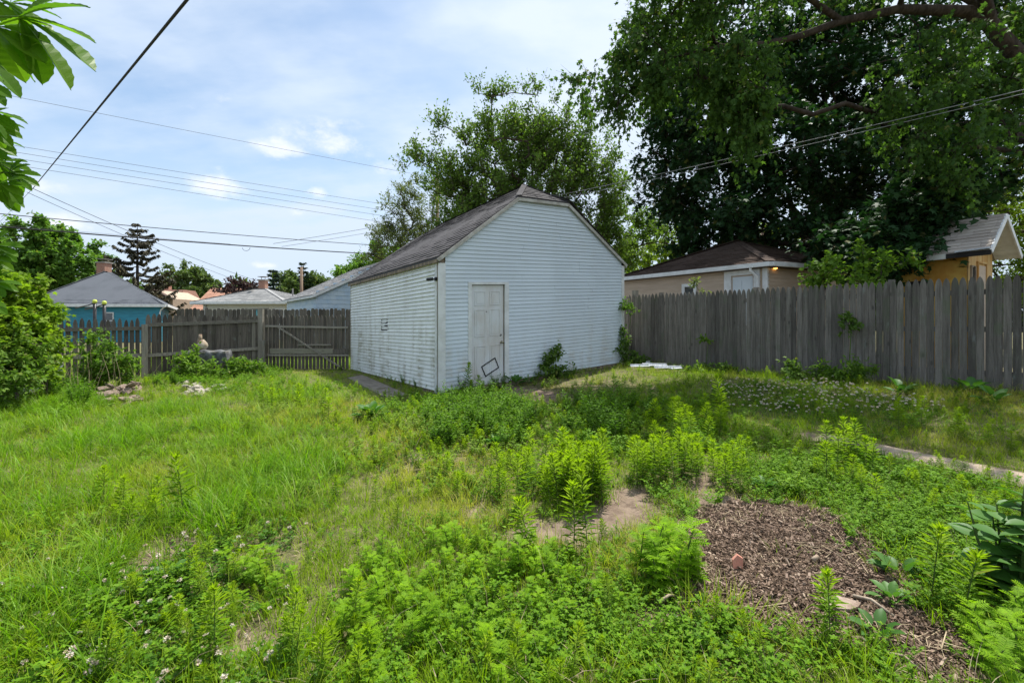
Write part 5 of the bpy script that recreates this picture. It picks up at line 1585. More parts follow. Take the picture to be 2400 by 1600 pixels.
# spruce
def conifer(label, px, top, Y, zbase, half, leafm, seed, sparse=False, name='spruce_tree', layers=20):
    rng = random.Random(seed); x = W(px, 700, Y).x; zt = W(px, top, Y).z
    o = thing(name, label, 'tree', (x, Y, 0))
    m = MB(); m.tube([(x, Y, -0.2), (x, Y, zt * .5), (x, Y, zt)], [0.22, 0.13, 0.02], 8)
    acc = LeafAcc(); pos = []; td = []; ln = []
    for i in range(layers):
        t = i / (layers - 1); z = zbase + (zt - zbase) * t ** 0.92
        L_ = half / FPX * Y * ((1 - t) ** 0.75) * rng.uniform(0.8, 1.1) + 0.25
        for k in range(7 if not sparse else 6):
            a = rng.random() * 2 * PI; l = L_ * rng.uniform(0.55, 1.1)
            e = Vector((math.cos(a) * l, math.sin(a) * l, 0)); pts = []
            for s_ in (0, .25, .5, .75, 1.0):
                pts.append(Vector((x, Y, z)) + e * s_ + Vector((0, 0, -0.45 * l * s_ * (1 - s_) * 1.2 + (0.10 * l * s_ ** 2) * (1 if not sparse else 1.6))))
            m.tube(pts, [0.035, 0.03, 0.022, 0.015, 0.008], 4, caps=False)
            nsp = int((l * 26 if sparse else l * 34)) + 4
            for j in range(nsp):
                s_ = rng.uniform(0.18, 1.0); f = s_ * 4; ii = min(3, int(f)); p = pts[ii].lerp(pts[ii + 1], f - ii)
                for q_ in range(3):
                    sdv = Vector((-e.y, e.x, 0)).normalized() * rng.choice((-1, 1)) * rng.uniform(0.2, 1)
                    d_ = (e.normalized() * 0.6 + sdv * 0.7 + Vector((0, 0, -0.75 if sparse else -0.25)) + Vector((rng.uniform(-.3, .3), rng.uniform(-.3, .3), rng.uniform(-.3, .3))))
                    pos.append(p + Vector((0, 0, rng.uniform(-.05, .03)))); td.append(d_); ln.append(rng.uniform(0.18, 0.42))
    pos = np.array([tuple(p) for p in pos]); td = np.array([tuple(p) for p in td]); ln = np.array(ln)
    acc.add(T_DIA, pos, td, np.tile([0.1, 0.1, 1.0], (len(pos), 1)) + RNG.normal(size=(len(pos), 3)) * .5, ln, ln * 0.32, RNG.random(len(pos)))
    m.build('trunk', M_barkd, o)
    link(bpy.data.objects.new('crown', acc.mesh('crown', leafm, (x, Y, 0))), o)
conifer('sparse brownish spruce with drooping layered boughs right of the blue house chimney', 322, 525, 42, 2.2, 98, M_lspruce, 3, sparse=True, layers=17)
conifer('small dense dark conifer just right of the white house chimney', 641, 634, 44, 0.5, 30, M_lconif, 4, name='conifer_tree', layers=14)
conifer('dark conifer behind the brown utility pole', 712, 617, 48, 0.5, 26, M_lconif, 5, name='conifer_tree', layers=16)
for (px, Y, bl, n, lab, mt, sd_) in (
    (440, 66, [(440, 645, 66, 50, 28, 2.5, 1), (410, 680, 66, 38, 30, 2, 1), (475, 675, 66, 32, 35, 2, 1), (440, 715, 66, 60, 25, 2, 1)], 170, 'rounded mid green tree between the tan salmon house and white house', M_lfar, 21),
    (668, 47, [(665, 655, 47, 16, 18, 2, 1), (682, 672, 47, 18, 22, 2, 1)], 50, 'slim light green tree between the two distant conifers', M_lfar, 22),
    (750, 50, [(745, 660, 50, 28, 14, 2, 1), (775, 668, 50, 25, 12, 2, 1), (730, 675, 50, 30, 20, 2, 1)], 70, 'low distant tree mass right of the brown utility pole', M_lfar, 23),
    (560, 39, [(560, 668, 39, 22, 9, 1.5, 1), (536, 678, 39, 16, 8, 1.5, 1), (590, 674, 39, 22, 8, 1.5, 1)], 18, 'dark purple leaved plum tree over the white house roof', M_lpurple, 24),
    (1470, 26, [(1460, 510, 26, 40, 40, 2, .8), (1480, 570, 26, 45, 50, 2, 1), (1530, 540, 26, 45, 50, 2, .7), (1450, 620, 26, 40, 30, 2, 1.2)], 90, 'thin light green tree with sky showing through, right behind the garage', M_lcherry, 25),
    (1590, 32, [(1560, 590, 32, 60, 30, 2, 1), (1600, 620, 32, 60, 30, 2, 1.2), (1500, 620, 32, 50, 30, 2, 1.2), (1590, 540, 32, 50, 30, 2, .6)], 110, 'sunny yellow green tree over the left slope of the brown roof', M_lbright, 26),
    (1790, 36, [(1760, 560, 36, 60, 40, 2, 1), (1840, 570, 36, 70, 40, 2, .8), (1720, 600, 36, 60, 30, 2, .8)], 90, 'sunny tree seen in the gap above the brown roof peak', M_lbright, 27),
    (2340, 19, [(2330, 500, 19, 70, 45, 2, 1), (2390, 560, 19, 60, 60, 2, 1.2), (2270, 470, 19, 50, 35, 2, .8), (2440, 480, 19, 60, 60, 2, 1), (2400, 640, 19, 50, 50, 1.5, 1)], 150, 'bright yellow green tree behind the yellow shed', M_lbright, 28)):
    x = W(px, 700, Y).x
    tree('tree', lab, 'tree', (x, Y, 0), [upline(px, Y, -0.3, 2.2, 0.16, 0.12)], bl, n, mt, M_bark, sd_, T=T_OVAL, twigs=7, lpt=10, ll=(0.0045 * Y + .02, 0.0065 * Y + .04), tl=(0.3, 0.8), twig_r=0.006 if Y < 30 else 0)

# big dark maple behind the beige garage
X5 = W(1905, 700, 20)
rr = random.Random(5)
seeds = [upline(1905, 20, -0.3, 3.5, 0.42, 0.34)]
for (px, py, r_) in ((1876, 90, .17), (1944, 117, .16), (1700, 250, .12), (2100, 250, .12), (1780, 420, .08), (2100, 480, .08), (1620, 420, .08)):
    e = W(px, py, 20 + rr.uniform(-1.5, 1.5)); s_ = Vector((X5.x, 20, 3.3 + rr.random()))
    seeds.append([(s_.lerp(e, t) + Vector((rr.uniform(-.25, .25), 0, 0.9 * math.sin(PI * t))), r_ * (1.1 - 0.7 * t)) for t in (0, .17, .33, .5, .67, .83, 1)])
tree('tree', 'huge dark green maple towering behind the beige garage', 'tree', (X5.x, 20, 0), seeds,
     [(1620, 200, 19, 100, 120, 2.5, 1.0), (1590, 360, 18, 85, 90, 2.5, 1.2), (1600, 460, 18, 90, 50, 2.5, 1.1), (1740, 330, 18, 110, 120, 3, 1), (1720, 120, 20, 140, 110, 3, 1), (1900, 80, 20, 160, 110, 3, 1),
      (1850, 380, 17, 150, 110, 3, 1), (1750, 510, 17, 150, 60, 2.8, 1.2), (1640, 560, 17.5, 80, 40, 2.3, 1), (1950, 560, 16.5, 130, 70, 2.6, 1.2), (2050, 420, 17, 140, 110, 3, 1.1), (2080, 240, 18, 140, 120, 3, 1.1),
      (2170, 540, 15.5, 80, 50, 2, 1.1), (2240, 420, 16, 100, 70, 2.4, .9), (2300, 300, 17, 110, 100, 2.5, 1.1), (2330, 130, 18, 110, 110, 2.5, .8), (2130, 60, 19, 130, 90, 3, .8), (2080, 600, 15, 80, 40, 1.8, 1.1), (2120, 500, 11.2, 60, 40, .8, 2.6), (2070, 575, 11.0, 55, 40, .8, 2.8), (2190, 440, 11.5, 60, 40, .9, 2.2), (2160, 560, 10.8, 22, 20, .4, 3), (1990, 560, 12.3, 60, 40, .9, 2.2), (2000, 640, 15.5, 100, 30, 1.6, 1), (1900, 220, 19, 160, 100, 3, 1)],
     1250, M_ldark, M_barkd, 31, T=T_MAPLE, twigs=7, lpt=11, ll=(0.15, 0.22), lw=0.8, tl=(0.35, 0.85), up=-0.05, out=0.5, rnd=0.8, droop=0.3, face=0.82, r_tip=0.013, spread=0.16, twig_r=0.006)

# silver maple reaching in from the right
LS = .78
limb1 = [(2560, 330, 12.5, .34), (2470, 230, 12.2, .32), (2400, 149, 12, .26), (2322, 59, 11.8, .22), (2264, 27, 11.7, .19), (2106, 22, 11.5, .15), (1971, 50, 11.3, .13), (1872, 86, 11.2, .11), (1790, 104, 11.1, .09), (1691, 108, 11, .065), (1592, 131, 11, .045), (1480, 165, 11, .025), (1390, 200, 11, .012)]
limb2 = [(2470, 230, 12.2, .32), (2440, 60, 12.6, .2), (2400, 58, 12.8, .16), (2331, 36, 13, .13), (2200, -40, 13.2, .10), (2050, -120, 13.4, .07), (1850, -180, 13.4, .04)]
limb3 = [(1971, 50, 11.3, .13), (1860, -30, 10.6, .08), (1720, -90, 10.2, .06), (1600, -120, 10, .04), (1500, -60, 10, .02)]
limb4 = [(2322, 59, 11.8, .22), (2290, -80, 11, .14), (2150, -220, 10.4, .1), (1950, -320, 10, .06), (1750, -340, 9.8, .03)]
def pl(l): return [(tuple(W(a, b, Y)), r * LS) for a, b, Y, r in l]
bx, by = 17.0, 12.8
tr = [((bx, by, -0.3), .5), ((bx - .2, by, 2.5), .42), (tuple(W(2560, 330, 12.5)), .34)]
tree('tree', 'silver maple with a long limb and drooping bright leaves entering from the upper right', 'tree', (bx, by, 0), [tr, pl(limb1), pl(limb2), pl(limb3), pl(limb4)],
     [(1400, 200, 11, 55, 30, .8, 1.3), (1450, 240, 11, 30, 30, .6, 1), (1480, 110, 11, 60, 50, 1.2, 1.3), (1520, 40, 11, 60, 50, 1.4, 1.2), (1560, 180, 10.8, 70, 50, 1.2, 1.2), (1630, 60, 11, 70, 60, 1.3, .8), (1730, 200, 10.5, 60, 90, 1.2, 1.2),
      (1760, 290, 10.3, 45, 50, .8, 1), (1680, 150, 10.6, 60, 60, 1.2, .9), (1830, -10, 11, 80, 30, 1.2, .5), (2000, -40, 11.5, 120, 40, 1.6, .5), (2180, 120, 11, 90, 60, 1.4, .55), (2150, 230, 10.6, 90, 60, 1.2, .7), (2210, 330, 10.2, 50, 50, 1, .9), (2250, 400, 10, 35, 30, .8, .8),
      (2320, 200, 10.8, 80, 90, 1.3, .6), (2380, 330, 10.5, 60, 60, 1.2, .6), (2400, 20, 12, 90, 70, 1.6, .7), (1600, -130, 10.2, 140, 80, 2, .8), (1850, -180, 10.5, 170, 90, 2, .7), (2150, -180, 11, 190, 90, 2.4, .6), (1950, -330, 10, 260, 90, 2, .5), (2400, -150, 12, 140, 90, 2, .6)],
     480, M_lsilver, M_barkd, 32, T=T_MAPLE, twigs=7, lpt=12, ll=(0.09, 0.14), lw=0.75, tl=(0.3, 0.75), up=-0.35, out=0.15, rnd=0.75, droop=0.8, face=0.5, r_tip=0.008, spread=0.10, twig_r=0.004, jit=0.22, ldroop=0.9)

# mulberry like shoots rising behind the right fence
X6 = W(2010, 700, 9.1)
tree('shrub', 'leafy green shoots sprouting above the right fence in front of the dark maple', 'shrub', (X6.x, 9.1, .27), [upline(2010, 9.1, 0.2, 1.8, 0.03, 0.02), upline(1940, 9.3, 0.2, 1.8, 0.02, 0.015), upline(2080, 8.9, 0.2, 1.8, 0.02, 0.015)],
     [(2000, 640, 9.1, 80, 28, .4, 1.3), (1930, 655, 9.3, 40, 20, .3, 1), (2010, 600, 9.1, 20, 22, .2, 1), (2060, 610, 9.0, 22, 20, .2, .8), (1935, 615, 9.3, 16, 22, .2, .8), (2105, 620, 8.9, 30, 15, .2, .7), (2030, 665, 8.8, 60, 12, .15, .4)],
     50, M_lshrub, M_bark, 41, T=T_OVAL, twigs=5, lpt=6, ll=(0.07, 0.11), lw=0.75, tl=(0.12, 0.3), up=0.3, spread=0.04, r_tip=0.0035, twig_r=0.002, face=0.75)

# yellow green maple sapling thicket at the left edge
X7 = W(40, 800, 7.4)
tree('shrub', 'yellow green maple sapling thicket crowding the left edge', 'shrub', (X7.x, 7.4, 0), [upline(40, 7.4, -0.1, 1.0, 0.025, 0.02), upline(110, 7.8, -0.1, 1.0, 0.018, 0.015)],
     [(0, 670, 7.2, 35, 30, .6, 1), (20, 700, 7.3, 40, 35, .6, 1), (70, 740, 7.6, 40, 30, .5, 1), (90, 785, 7.9, 25, 35, .4, .8), (60, 800, 7.6, 50, 50, .5, 1), (80, 865, 7.9, 35, 35, .4, .8), (0, 780, 7.0, 50, 70, .7, 1.2), (-80, 720, 7, 60, 100, .8, 1)],
     250, M_lsap, M_bark, 42, T=T_MAPLE, twigs=5, lpt=8, ll=(0.07, 0.12), lw=0.75, tl=(0.10, 0.26), up=0.35, out=0.6, spread=0.05, r_tip=0.0035, twig_r=0.002, face=0.7)
X8 = W(20, 840, 6.9)
tree('shrub', 'dark dense bush with small leaves in the shade under the maple sapling', 'shrub', (X8.x, 6.9, 0), [upline(20, 6.9, -0.1, .5, 0.02, 0.015)],
     [(10, 810, 6.9, 55, 55, .5, 1), (45, 855, 7.0, 45, 45, .4, 1.2), (-40, 850, 6.8, 60, 70, .5, 1), (10, 890, 6.7, 60, 40, .4, 1)], 170, M_lshrub, M_bark, 43, T=T_OVAL, twigs=5, lpt=9, ll=(0.05, 0.08), tl=(0.1, 0.25), up=0.2, spread=0.04, r_tip=0.004, twig_r=0.002)
for (px, py, Y, bl, lab, n, mt, sd_) in (
    (235, 870, 9.3, [(215, 800, 9.4, 22, 25, .2, .8), (230, 830, 9.3, 40, 30, .3, 1), (265, 860, 9.3, 50, 35, .3, 1.2), (220, 880, 9.3, 40, 30, .3, 1)], 'tall leafy green shrub against the left end of the picket fence', 110, M_lshrub, 44),
    (445, 850, 10.8, [(452, 835, 11.0, 18, 22, .15, 1), (440, 860, 10.8, 35, 25, .3, 1), (470, 870, 10.8, 45, 18, .3, 1)], 'nettle like weed clump in front of the tarp covered table', 60, M_lshrub, 45),
    (560, 870, 11.2, [(560, 862, 11.4, 50, 22, .3, 1), (610, 868, 11.6, 35, 16, .3, 1), (530, 885, 11.0, 40, 18, .3, 1)], 'leafy nettle clump at the foot of the fence left of the gate post', 70, M_lshrub, 46),
    (1300, 870, 10.1, [(1298, 850, 10.1, 24, 26, .2, 1.2), (1282, 868, 10.0, 16, 16, .2, 1), (1318, 872, 10.1, 20, 18, .2, 1), (1312, 828, 10.15, 8, 12, .1, 1)], 'bushy dark green weed against the middle of the garage front wall', 42, M_lcherry, 47),
    (1470, 830, 11.6, [(1462, 815, 11.6, 12, 22, .15, 1), (1480, 842, 11.6, 22, 16, .2, 1.1), (1460, 780, 11.7, 7, 18, .1, .6), (1510, 850, 11.5, 20, 12, .2, .8)], 'dark vine like weed climbing the right corner of the white garage', 44, M_lcherry, 48),
    (1470, 724, 11.65, [(1470, 722, 11.65, 11, 10, .1, 1)], 'small tuft of vine leaves sticking out at the upper right garage corner', 7, M_lshrub, 49),
    (1650, 878, 10.0, [(1640, 868, 10.1, 30, 12, .2, 1), (1700, 872, 9.8, 25, 12, .2, .8)], 'low dark weed patch at the foot of the fence near the garage', 30, M_lcherry, 50),
    (1860, 872, 8.6, [(1855, 862, 8.7, 14, 14, .12, 1), (1870, 878, 8.5, 16, 10, .12, 1)], 'small bushy weed at the middle of the right fence', 16, M_lcherry, 51),
    (1960, 880, 8.1, [(1940, 872, 8.2, 30, 14, .2, 1), (2010, 868, 8.0, 35, 18, .2, 1), (1980, 885, 8.0, 40, 14, .2, 1)], 'thistly weed clump against the right fence below the leafy shoots', 46, M_lshrub, 52),
    (1990, 765, 8.45, [(1990, 762, 8.43, 9, 14, .04, 1), (1960, 735, 8.5, 8, 6, .03, .6), (2035, 700, 8.3, 12, 6, .03, .5)], 'thin vine with dark leaves hanging on the face of the right fence', 7, M_lcherry, 53),
    (1655, 803, 10.45, [(1655, 803, 10.45, 8, 6, .04, 1)], 'single small vine sprig on the fence boards nearer the garage', 3, M_lshrub, 54),
    (1630, 670, 10.9, [(1632, 672, 10.9, 10, 14, .08, 1), (1645, 685, 10.9, 10, 8, .08, 1)], 'leafy sprig poking over the fence beside the small garage window', 6, M_lolive, 55)):
    x = W(px, py, Y).x; z = zg(x, Y)
    tree('weed_bush', lab, 'weed', (x, Y, z), [[((x, Y, z - .05), .012), ((x, Y, z + .15), .01)]], bl, n, mt, M_lshrub, sd_, T=T_OVAL if sd_ not in (52,) else T_NAR, twigs=4, lpt=7, ll=(0.05, 0.09) if Y > 8.5 else (.06, .1), lw=0.6 if sd_ != 52 else .3,
         tl=(0.08, 0.22), up=0.4, spread=0.03, r_tip=0.0025, twig_r=0.0015, face=0.65)

# far-off wood that closes the horizon
rng = np.random.default_rng(77)
acc = LeafAcc()
n = 52000
ang = rng.uniform(-1.35, 1.35, n); Rr = rng.uniform(85, 100, n)
hh = 5.5 + 4.5 * fbm(ang * 40, ang * 0, 0.9, 3)
zz_ = rng.random(n) ** 0.8 * hh
pos = np.stack([np.sin(ang) * Rr, np.cos(ang) * Rr, zz_], 1)
acc.add(T_DIA, pos, rdir(n, rng), rng.normal(size=(n, 3)) * .6 + np.array([0, -.4, 1]), rng.uniform(.8, 1.5, n), rng.uniform(.6, 1.0, n), rng.random(n))
tag(link(bpy.data.objects.new('distant_treeline', acc.mesh('distant_treeline', M_lfar))), 'low distant belt of trees along the horizon behind the houses', None, None, 'stuff')

# horse chestnut sprays at the upper left, close to the camera
def chestnut_leaflet(ln, rng):
    """obovate pleated leaflet along +Y, folded at the midrib"""
    K = 18; vs = []; fs = []
    for i in range(K + 1):
        t = i / K
        w_ = 0.5 * (t ** 0.9) * (1 - t ** 4.5) * 1.05 if t < 1 else 0.0
        wv = w_ * 0.70
        zc = -0.20 * t * t
        pleat = 0.004 * (1 if i % 2 else -1)
        serr = 0.008 * (1 if i % 2 else -1)
        vs += [(-(wv + serr * (t > .3)) * ln, (t - 0.03 * (1 - abs(t - .5))) * ln, (zc + wv * 0.30 + pleat) * ln), (0, t * ln, zc * ln), ((wv + serr * (t > .3)) * ln, (t - 0.03) * ln, (zc + wv * 0.30 + pleat) * ln)]
    for i in range(K):
        a = i * 3; fs += [(a, a + 1, a + 4, a + 3), (a + 1, a + 2, a + 5, a + 4)]
    return np.array(vs), fs
def compound_leaf(o, hub, ang, spread, nl, ln, seed, tilt=0.3, stem_from=None):
    """hub: world position, ang: main direction in the picture plane measured from +X"""
    rng = random.Random(seed); acc = LeafAcc()
    right = Vector((1, 0.25, 0)).normalized(); upv = Vector((0, -0.25, 1)).normalized()
    for k in range(nl):
        f = (k / (nl - 1) - 0.5) if nl > 1 else 0
        a = ang + f * spread + rng.uniform(-.06, .06)
        l = ln * (1 - 0.5 * abs(f) ** 1.3) * rng.uniform(.92, 1.05)
        d = right * math.cos(a) + upv * math.sin(a) + Vector((0, rng.uniform(-tilt, tilt), 0))
        vs, fs = chestnut_leaflet(1.0, rng)
        nrm_ = Vector((rng.uniform(-.25, .25), -0.55 + rng.uniform(-.3, .3), 0.85))
        acc.add((vs, fs), np.array([tuple(hub)]), np.array([tuple(d)]), np.array([tuple(nrm_)]), l, l, rng.random())
    if stem_from is not None:
        s_ = Vector(stem_from); h_ = Vector(hub)
        acc.stem([s_, s_.lerp(h_, .5) + Vector((0, 0, 0.02)), h_], 0.004, 0.003, 5, mi=1)
    me = acc.mesh('leaf', [M_lbuck, M_lshrub], tuple(off(o)))
    me.polygons.foreach_set('use_smooth', np.zeros(len(me.polygons), bool))
    return link(bpy.data.objects.new('leaf', me), o)
hc = thing('horse_chestnut_tree', 'horse chestnut tree with big palmate leaves hanging in from the upper left edge', 'tree', (-3.9, 2.4, 0))
m_ = MB(); m_.tube([(-3.9, 2.4, -0.1), (-3.8, 2.3, 1.2), (-3.5, 2.1, 2.6), (-3.1, 1.9, 4.0)], [.14, .12, .09, .05], 10)
lv = []   # (px, py, Y, angle deg, spread deg, leaflets, size)
lv += [(47, 40, 1.30, -28, 150, 7, .205), (-12, 62, 1.30, -50, 140, 7, .165), (-25, -12, 1.4, 10, 130, 5, .15), (25, 8, 1.5, -12, 150, 6, .13), (-60, 120, 1.35, -20, 120, 5, .15),
       (-45, 255, 1.7, -15, 130, 6, .13), (-40, 285, 1.8, -5, 120, 6, .13), (-30, 320, 1.9, -15, 120, 6, .12), (-40, 190, 1.8, -40, 100, 4, .11),
       (-5, 380, 2.0, -5, 150, 7, .11), (20, 405, 2.0, -20, 150, 7, .11), (0, 430, 1.95, -45, 150, 7, .11), (-15, 395, 2.1, -80, 150, 6, .10), (0, 450, 2.0, -60, 120, 5, .10), (-20, 360, 2.1, 15, 120, 5, .09),
       (-20, 575, 2.3, -5, 130, 6, .13), (-35, 600, 2.3, -20, 130, 6, .13), (-25, 660, 2.3, -5, 130, 6, .12), (-45, 700, 2.3, -30, 120, 6, .12)]
tips = {}
for i, (px, py, Y, a, sp_, nl, ln) in enumerate(lv):
    hub = W(px, py, Y)
    node = W(-190, py + 30, Y + 0.1) if py < 340 else W(-160, py + 10, Y + .1)
    tips[round(py / 90)] = node
    compound_leaf(hc, hub, math.radians(a), math.radians(sp_), nl, ln, i, stem_from=node)
for k, nd in tips.items():
    z0 = nd.z - 0.5; s_ = Vector((-3.7, 2.2, max(0.8, z0)))
    m_.tube([s_, s_.lerp(nd, .5) + Vector((0, 0, .12)), nd], [.035, .02, .008], 6)
rr = random.Random(9)
for i in range(20):   # the rest of the crown, left of the frame
    Y = rr.uniform(1.2, 3.2); x = rr.uniform(-4.8, -3.4); z = rr.uniform(1.4, 4.6)
    if x < -5: continue
    hub = Vector((x, Y, z))
    compound_leaf(hc, hub, rr.uniform(-1.2, .6), 2.3, 6, rr.uniform(.13, .18), 100 + i)
m_.build('trunk', M_bark, hc)
# ------------------------------------------------------------------ yard plants
SRC = bpy.data.collections.new('scatter_sources')   # sources of the masses below; never linked to the scene
def scatter(name, label, sources, pos, yaw, tilt, scl, idx, tint):
    """one mass of instances on real points"""
    n = len(pos)
    if n == 0: return
    coll = bpy.data.collections.new(name + '_sources')
    for i, me in enumerate(sources):
        o = bpy.data.objects.new('%s_source_%02d' % (name, i), me)
        coll.objects.link(o)
    me = bpy.data.meshes.new(name)
    me.vertices.add(n); me.vertices.foreach_set('co', np.asarray(pos, np.float32).ravel())
    rot = np.stack([tilt[:, 0], tilt[:, 1], yaw], 1)
    for nm, tp, dat, key in (('rot', 'FLOAT_VECTOR', rot, 'vector'), ('scl', 'FLOAT', scl, 'value'), ('tint', 'FLOAT', tint, 'value')):
        a = me.attributes.new(nm, tp, 'POINT'); a.data.foreach_set(key, np.asarray(dat, np.float32).ravel())
    a = me.attributes.new('pick', 'INT', 'POINT'); a.data.foreach_set('value', np.asarray(idx, np.int32))
    o = link(bpy.data.objects.new(name, me))
    ng = bpy.data.node_groups.new(name + '_nodes', 'GeometryNodeTree')
    ng.interface.new_socket('Geometry', in_out='INPUT', socket_type='NodeSocketGeometry')
    ng.interface.new_socket('Geometry', in_out='OUTPUT', socket_type='NodeSocketGeometry')
    gi = ng.nodes.new('NodeGroupInput'); go = ng.nodes.new('NodeGroupOutput')
    ci = ng.nodes.new('GeometryNodeCollectionInfo'); ci.inputs['Collection'].default_value = coll
    ci.inputs['Separate Children'].default_value = True; ci.inputs['Reset Children'].default_value = True
    ip = ng.nodes.new('GeometryNodeInstanceOnPoints'); ip.inputs['Pick Instance'].default_value = True
    def na(nm, tp):
        x = ng.nodes.new('GeometryNodeInputNamedAttribute'); x.data_type = tp; x.inputs['Name'].default_value = nm; return x.outputs['Attribute']
    e2r = ng.nodes.new('FunctionNodeEulerToRotation')
    ng.links.new(na('rot', 'FLOAT_VECTOR'), e2r.inputs[0])
    ng.links.new(gi.outputs[0], ip.inputs['Points']); ng.links.new(ci.outputs[0], ip.inputs['Instance'])
    ng.links.new(na('pick', 'INT'), ip.inputs['Instance Index']); ng.links.new(e2r.outputs[0], ip.inputs['Rotation']); ng.links.new(na('scl', 'FLOAT'), ip.inputs['Scale'])
    ng.links.new(ip.outputs[0], go.inputs[0])
    md = o.modifiers.new('scatter', 'NODES'); md.node_group = ng
    tag(o, label, None, None, 'stuff')
    return o

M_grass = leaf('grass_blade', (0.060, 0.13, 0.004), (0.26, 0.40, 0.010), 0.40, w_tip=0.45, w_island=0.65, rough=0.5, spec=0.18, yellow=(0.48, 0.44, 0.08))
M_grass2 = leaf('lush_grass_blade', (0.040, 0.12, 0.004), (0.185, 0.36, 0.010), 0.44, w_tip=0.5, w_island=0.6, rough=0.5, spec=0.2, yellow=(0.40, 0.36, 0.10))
M_clover = leaf('clover_leaf', (0.035, 0.115, 0.010), (0.14, 0.28, 0.018), 0.38, w_tip=0.1, w_island=0.8, rough=0.45)
M_weed = leaf('weed_leaf', (0.045, 0.13, 0.008), (0.31, 0.44, 0.016), 0.45, w_tip=0.75, w_island=0.3, w_obj=0.25)
M_weedd = leaf('bushy_weed_leaf', (0.035, 0.105, 0.009), (0.14, 0.27, 0.018), 0.36, w_tip=0.5, w_island=0.45, w_obj=0.3)
M_rag = leaf('ragweed_leaf', (0.05, 0.15, 0.006), (0.26, 0.44, 0.014), 0.48, w_tip=0.6, w_island=0.35, w_obj=0.35)
M_cover = leaf('ground_cover_leaf', (0.04, 0.12, 0.006), (0.18, 0.34, 0.014), 0.40, w_tip=0.3, w_island=0.7)
M_stem = leaf('stem_green', (0.06, 0.10, 0.025), (0.12, 0.17, 0.05), 0.1)
M_straw = plain('dead_straw', (0.42, 0.34, 0.22), 0.85, 0.3, 20, col2=(0.27, 0.20, 0.12))
M_petal = plain('clover_blossom', (0.74, 0.71, 0.62), 0.7, 0.2, 30, col2=(0.60, 0.46, 0.36))
M_broad = leaf('broad_leaf', (0.045, 0.13, 0.022), (0.11, 0.24, 0.045), 0.32, w_tip=0.2, w_island=0.6, rough=0.5, spec=0.28)
M_chip = None
m, nt, b = base_mat('mulch_chip')
isl = geo(nt, 'Random Per Island'); oi = rnd_out(nt)
f = math_n(nt, 'FRACT', math_n(nt, 'ADD', isl, oi))
ramp = nt.nodes.new('ShaderNodeValToRGB'); L(nt, f, ramp.inputs[0])
els = ramp.color_ramp.elements
els[0].position = 0; els[0].color = (0.055, 0.038, 0.026, 1); els[1].position = 1; els[1].color = (0.40, 0.31, 0.23, 1)
for p_, c_ in ((0.35, (0.125, 0.084, 0.058, 1)), (0.68, (0.205, 0.145, 0.102, 1)), (0.92, (0.28, 0.20, 0.155, 1))):
    e = els.new(p_); e.color = c_
L(nt, ramp.outputs[0], b.inputs['Base Color']); b.inputs['Roughness'].default_value = 0.9; b.inputs['Specular IOR Level'].default_value = 0.15
M_chip = m

def rA(n, a, b, rng): return rng.uniform(a, b, n)
def tuft(seed, n, h0, h1, w0, w1, r, bend, lean, mat, seg=3, straw=0):
    rng = np.random.default_rng(seed); acc = LeafAcc()
    def go(n, k, mi, tip0=0.0):
        a = rng.uniform(0, 2 * PI, n); d = r * np.sqrt(rng.random(n))
        pos = np.stack([np.cos(a) * d, np.sin(a) * d, np.full(n, -0.01)], 1)
        acc.blade(pos, a + rng.normal(size=n) * 0.8, rng.uniform(h0, h1, n) * k, rng.uniform(w0, w1, n), rng.uniform(bend[0], bend[1], n), rng.uniform(lean[0], lean[1], n), seg, tip0, 1.0, mi)
    go(n, 1, 0)
    if straw: go(straw, 0.7, 1)
    return acc.mesh('tuft', [mat, M_straw])
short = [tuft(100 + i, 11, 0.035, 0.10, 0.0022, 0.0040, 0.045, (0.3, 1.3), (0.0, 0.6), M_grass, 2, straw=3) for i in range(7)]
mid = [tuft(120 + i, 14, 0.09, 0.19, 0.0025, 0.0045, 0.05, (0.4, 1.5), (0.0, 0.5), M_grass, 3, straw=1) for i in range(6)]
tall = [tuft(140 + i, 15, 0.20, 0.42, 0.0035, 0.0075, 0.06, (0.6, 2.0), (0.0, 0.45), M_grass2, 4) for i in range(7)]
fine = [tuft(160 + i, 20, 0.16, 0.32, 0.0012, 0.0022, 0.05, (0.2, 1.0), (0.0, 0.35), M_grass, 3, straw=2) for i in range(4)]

def clover(seed, n=9, r=0.05):
    rng = np.random.default_rng(seed); acc = LeafAcc()
    for i in range(n):
        a = rng.uniform(0, 2 * PI); d = r * math.sqrt(rng.random()); h = rng.uniform(0.03, 0.075)
        p = np.array([math.cos(a) * d, math.sin(a) * d, h]); nr = nrmz(rng.normal(size=3) * .35 + np.array([0, 0, 1]))
        base = np.array([p[0] * .6, p[1] * .6, 0])
        acc.stem([base, p], 0.0008, 0.0006, 3)
        ph = rng.uniform(0, 2)
        for k in range(3):
            an = ph + k * 2 * PI / 3
            s_ = rng.uniform(0.011, 0.017)
            T = (np.array([(0, 0, 0), (.5, .5, .12), (.42, .9, .1), (0, .88, .02), (-.42, .9, .1), (-.5, .5, .12)], float), [(0, 1, 2, 3), (0, 3, 4, 5)])
            acc.add(T, p, np.array([math.cos(an), math.sin(an), 0.05]), nr, s_, s_, rng.random())
    return acc.mesh('clover', [M_clover, M_stem])
clov = [clover(200 + i) for i in range(5)]
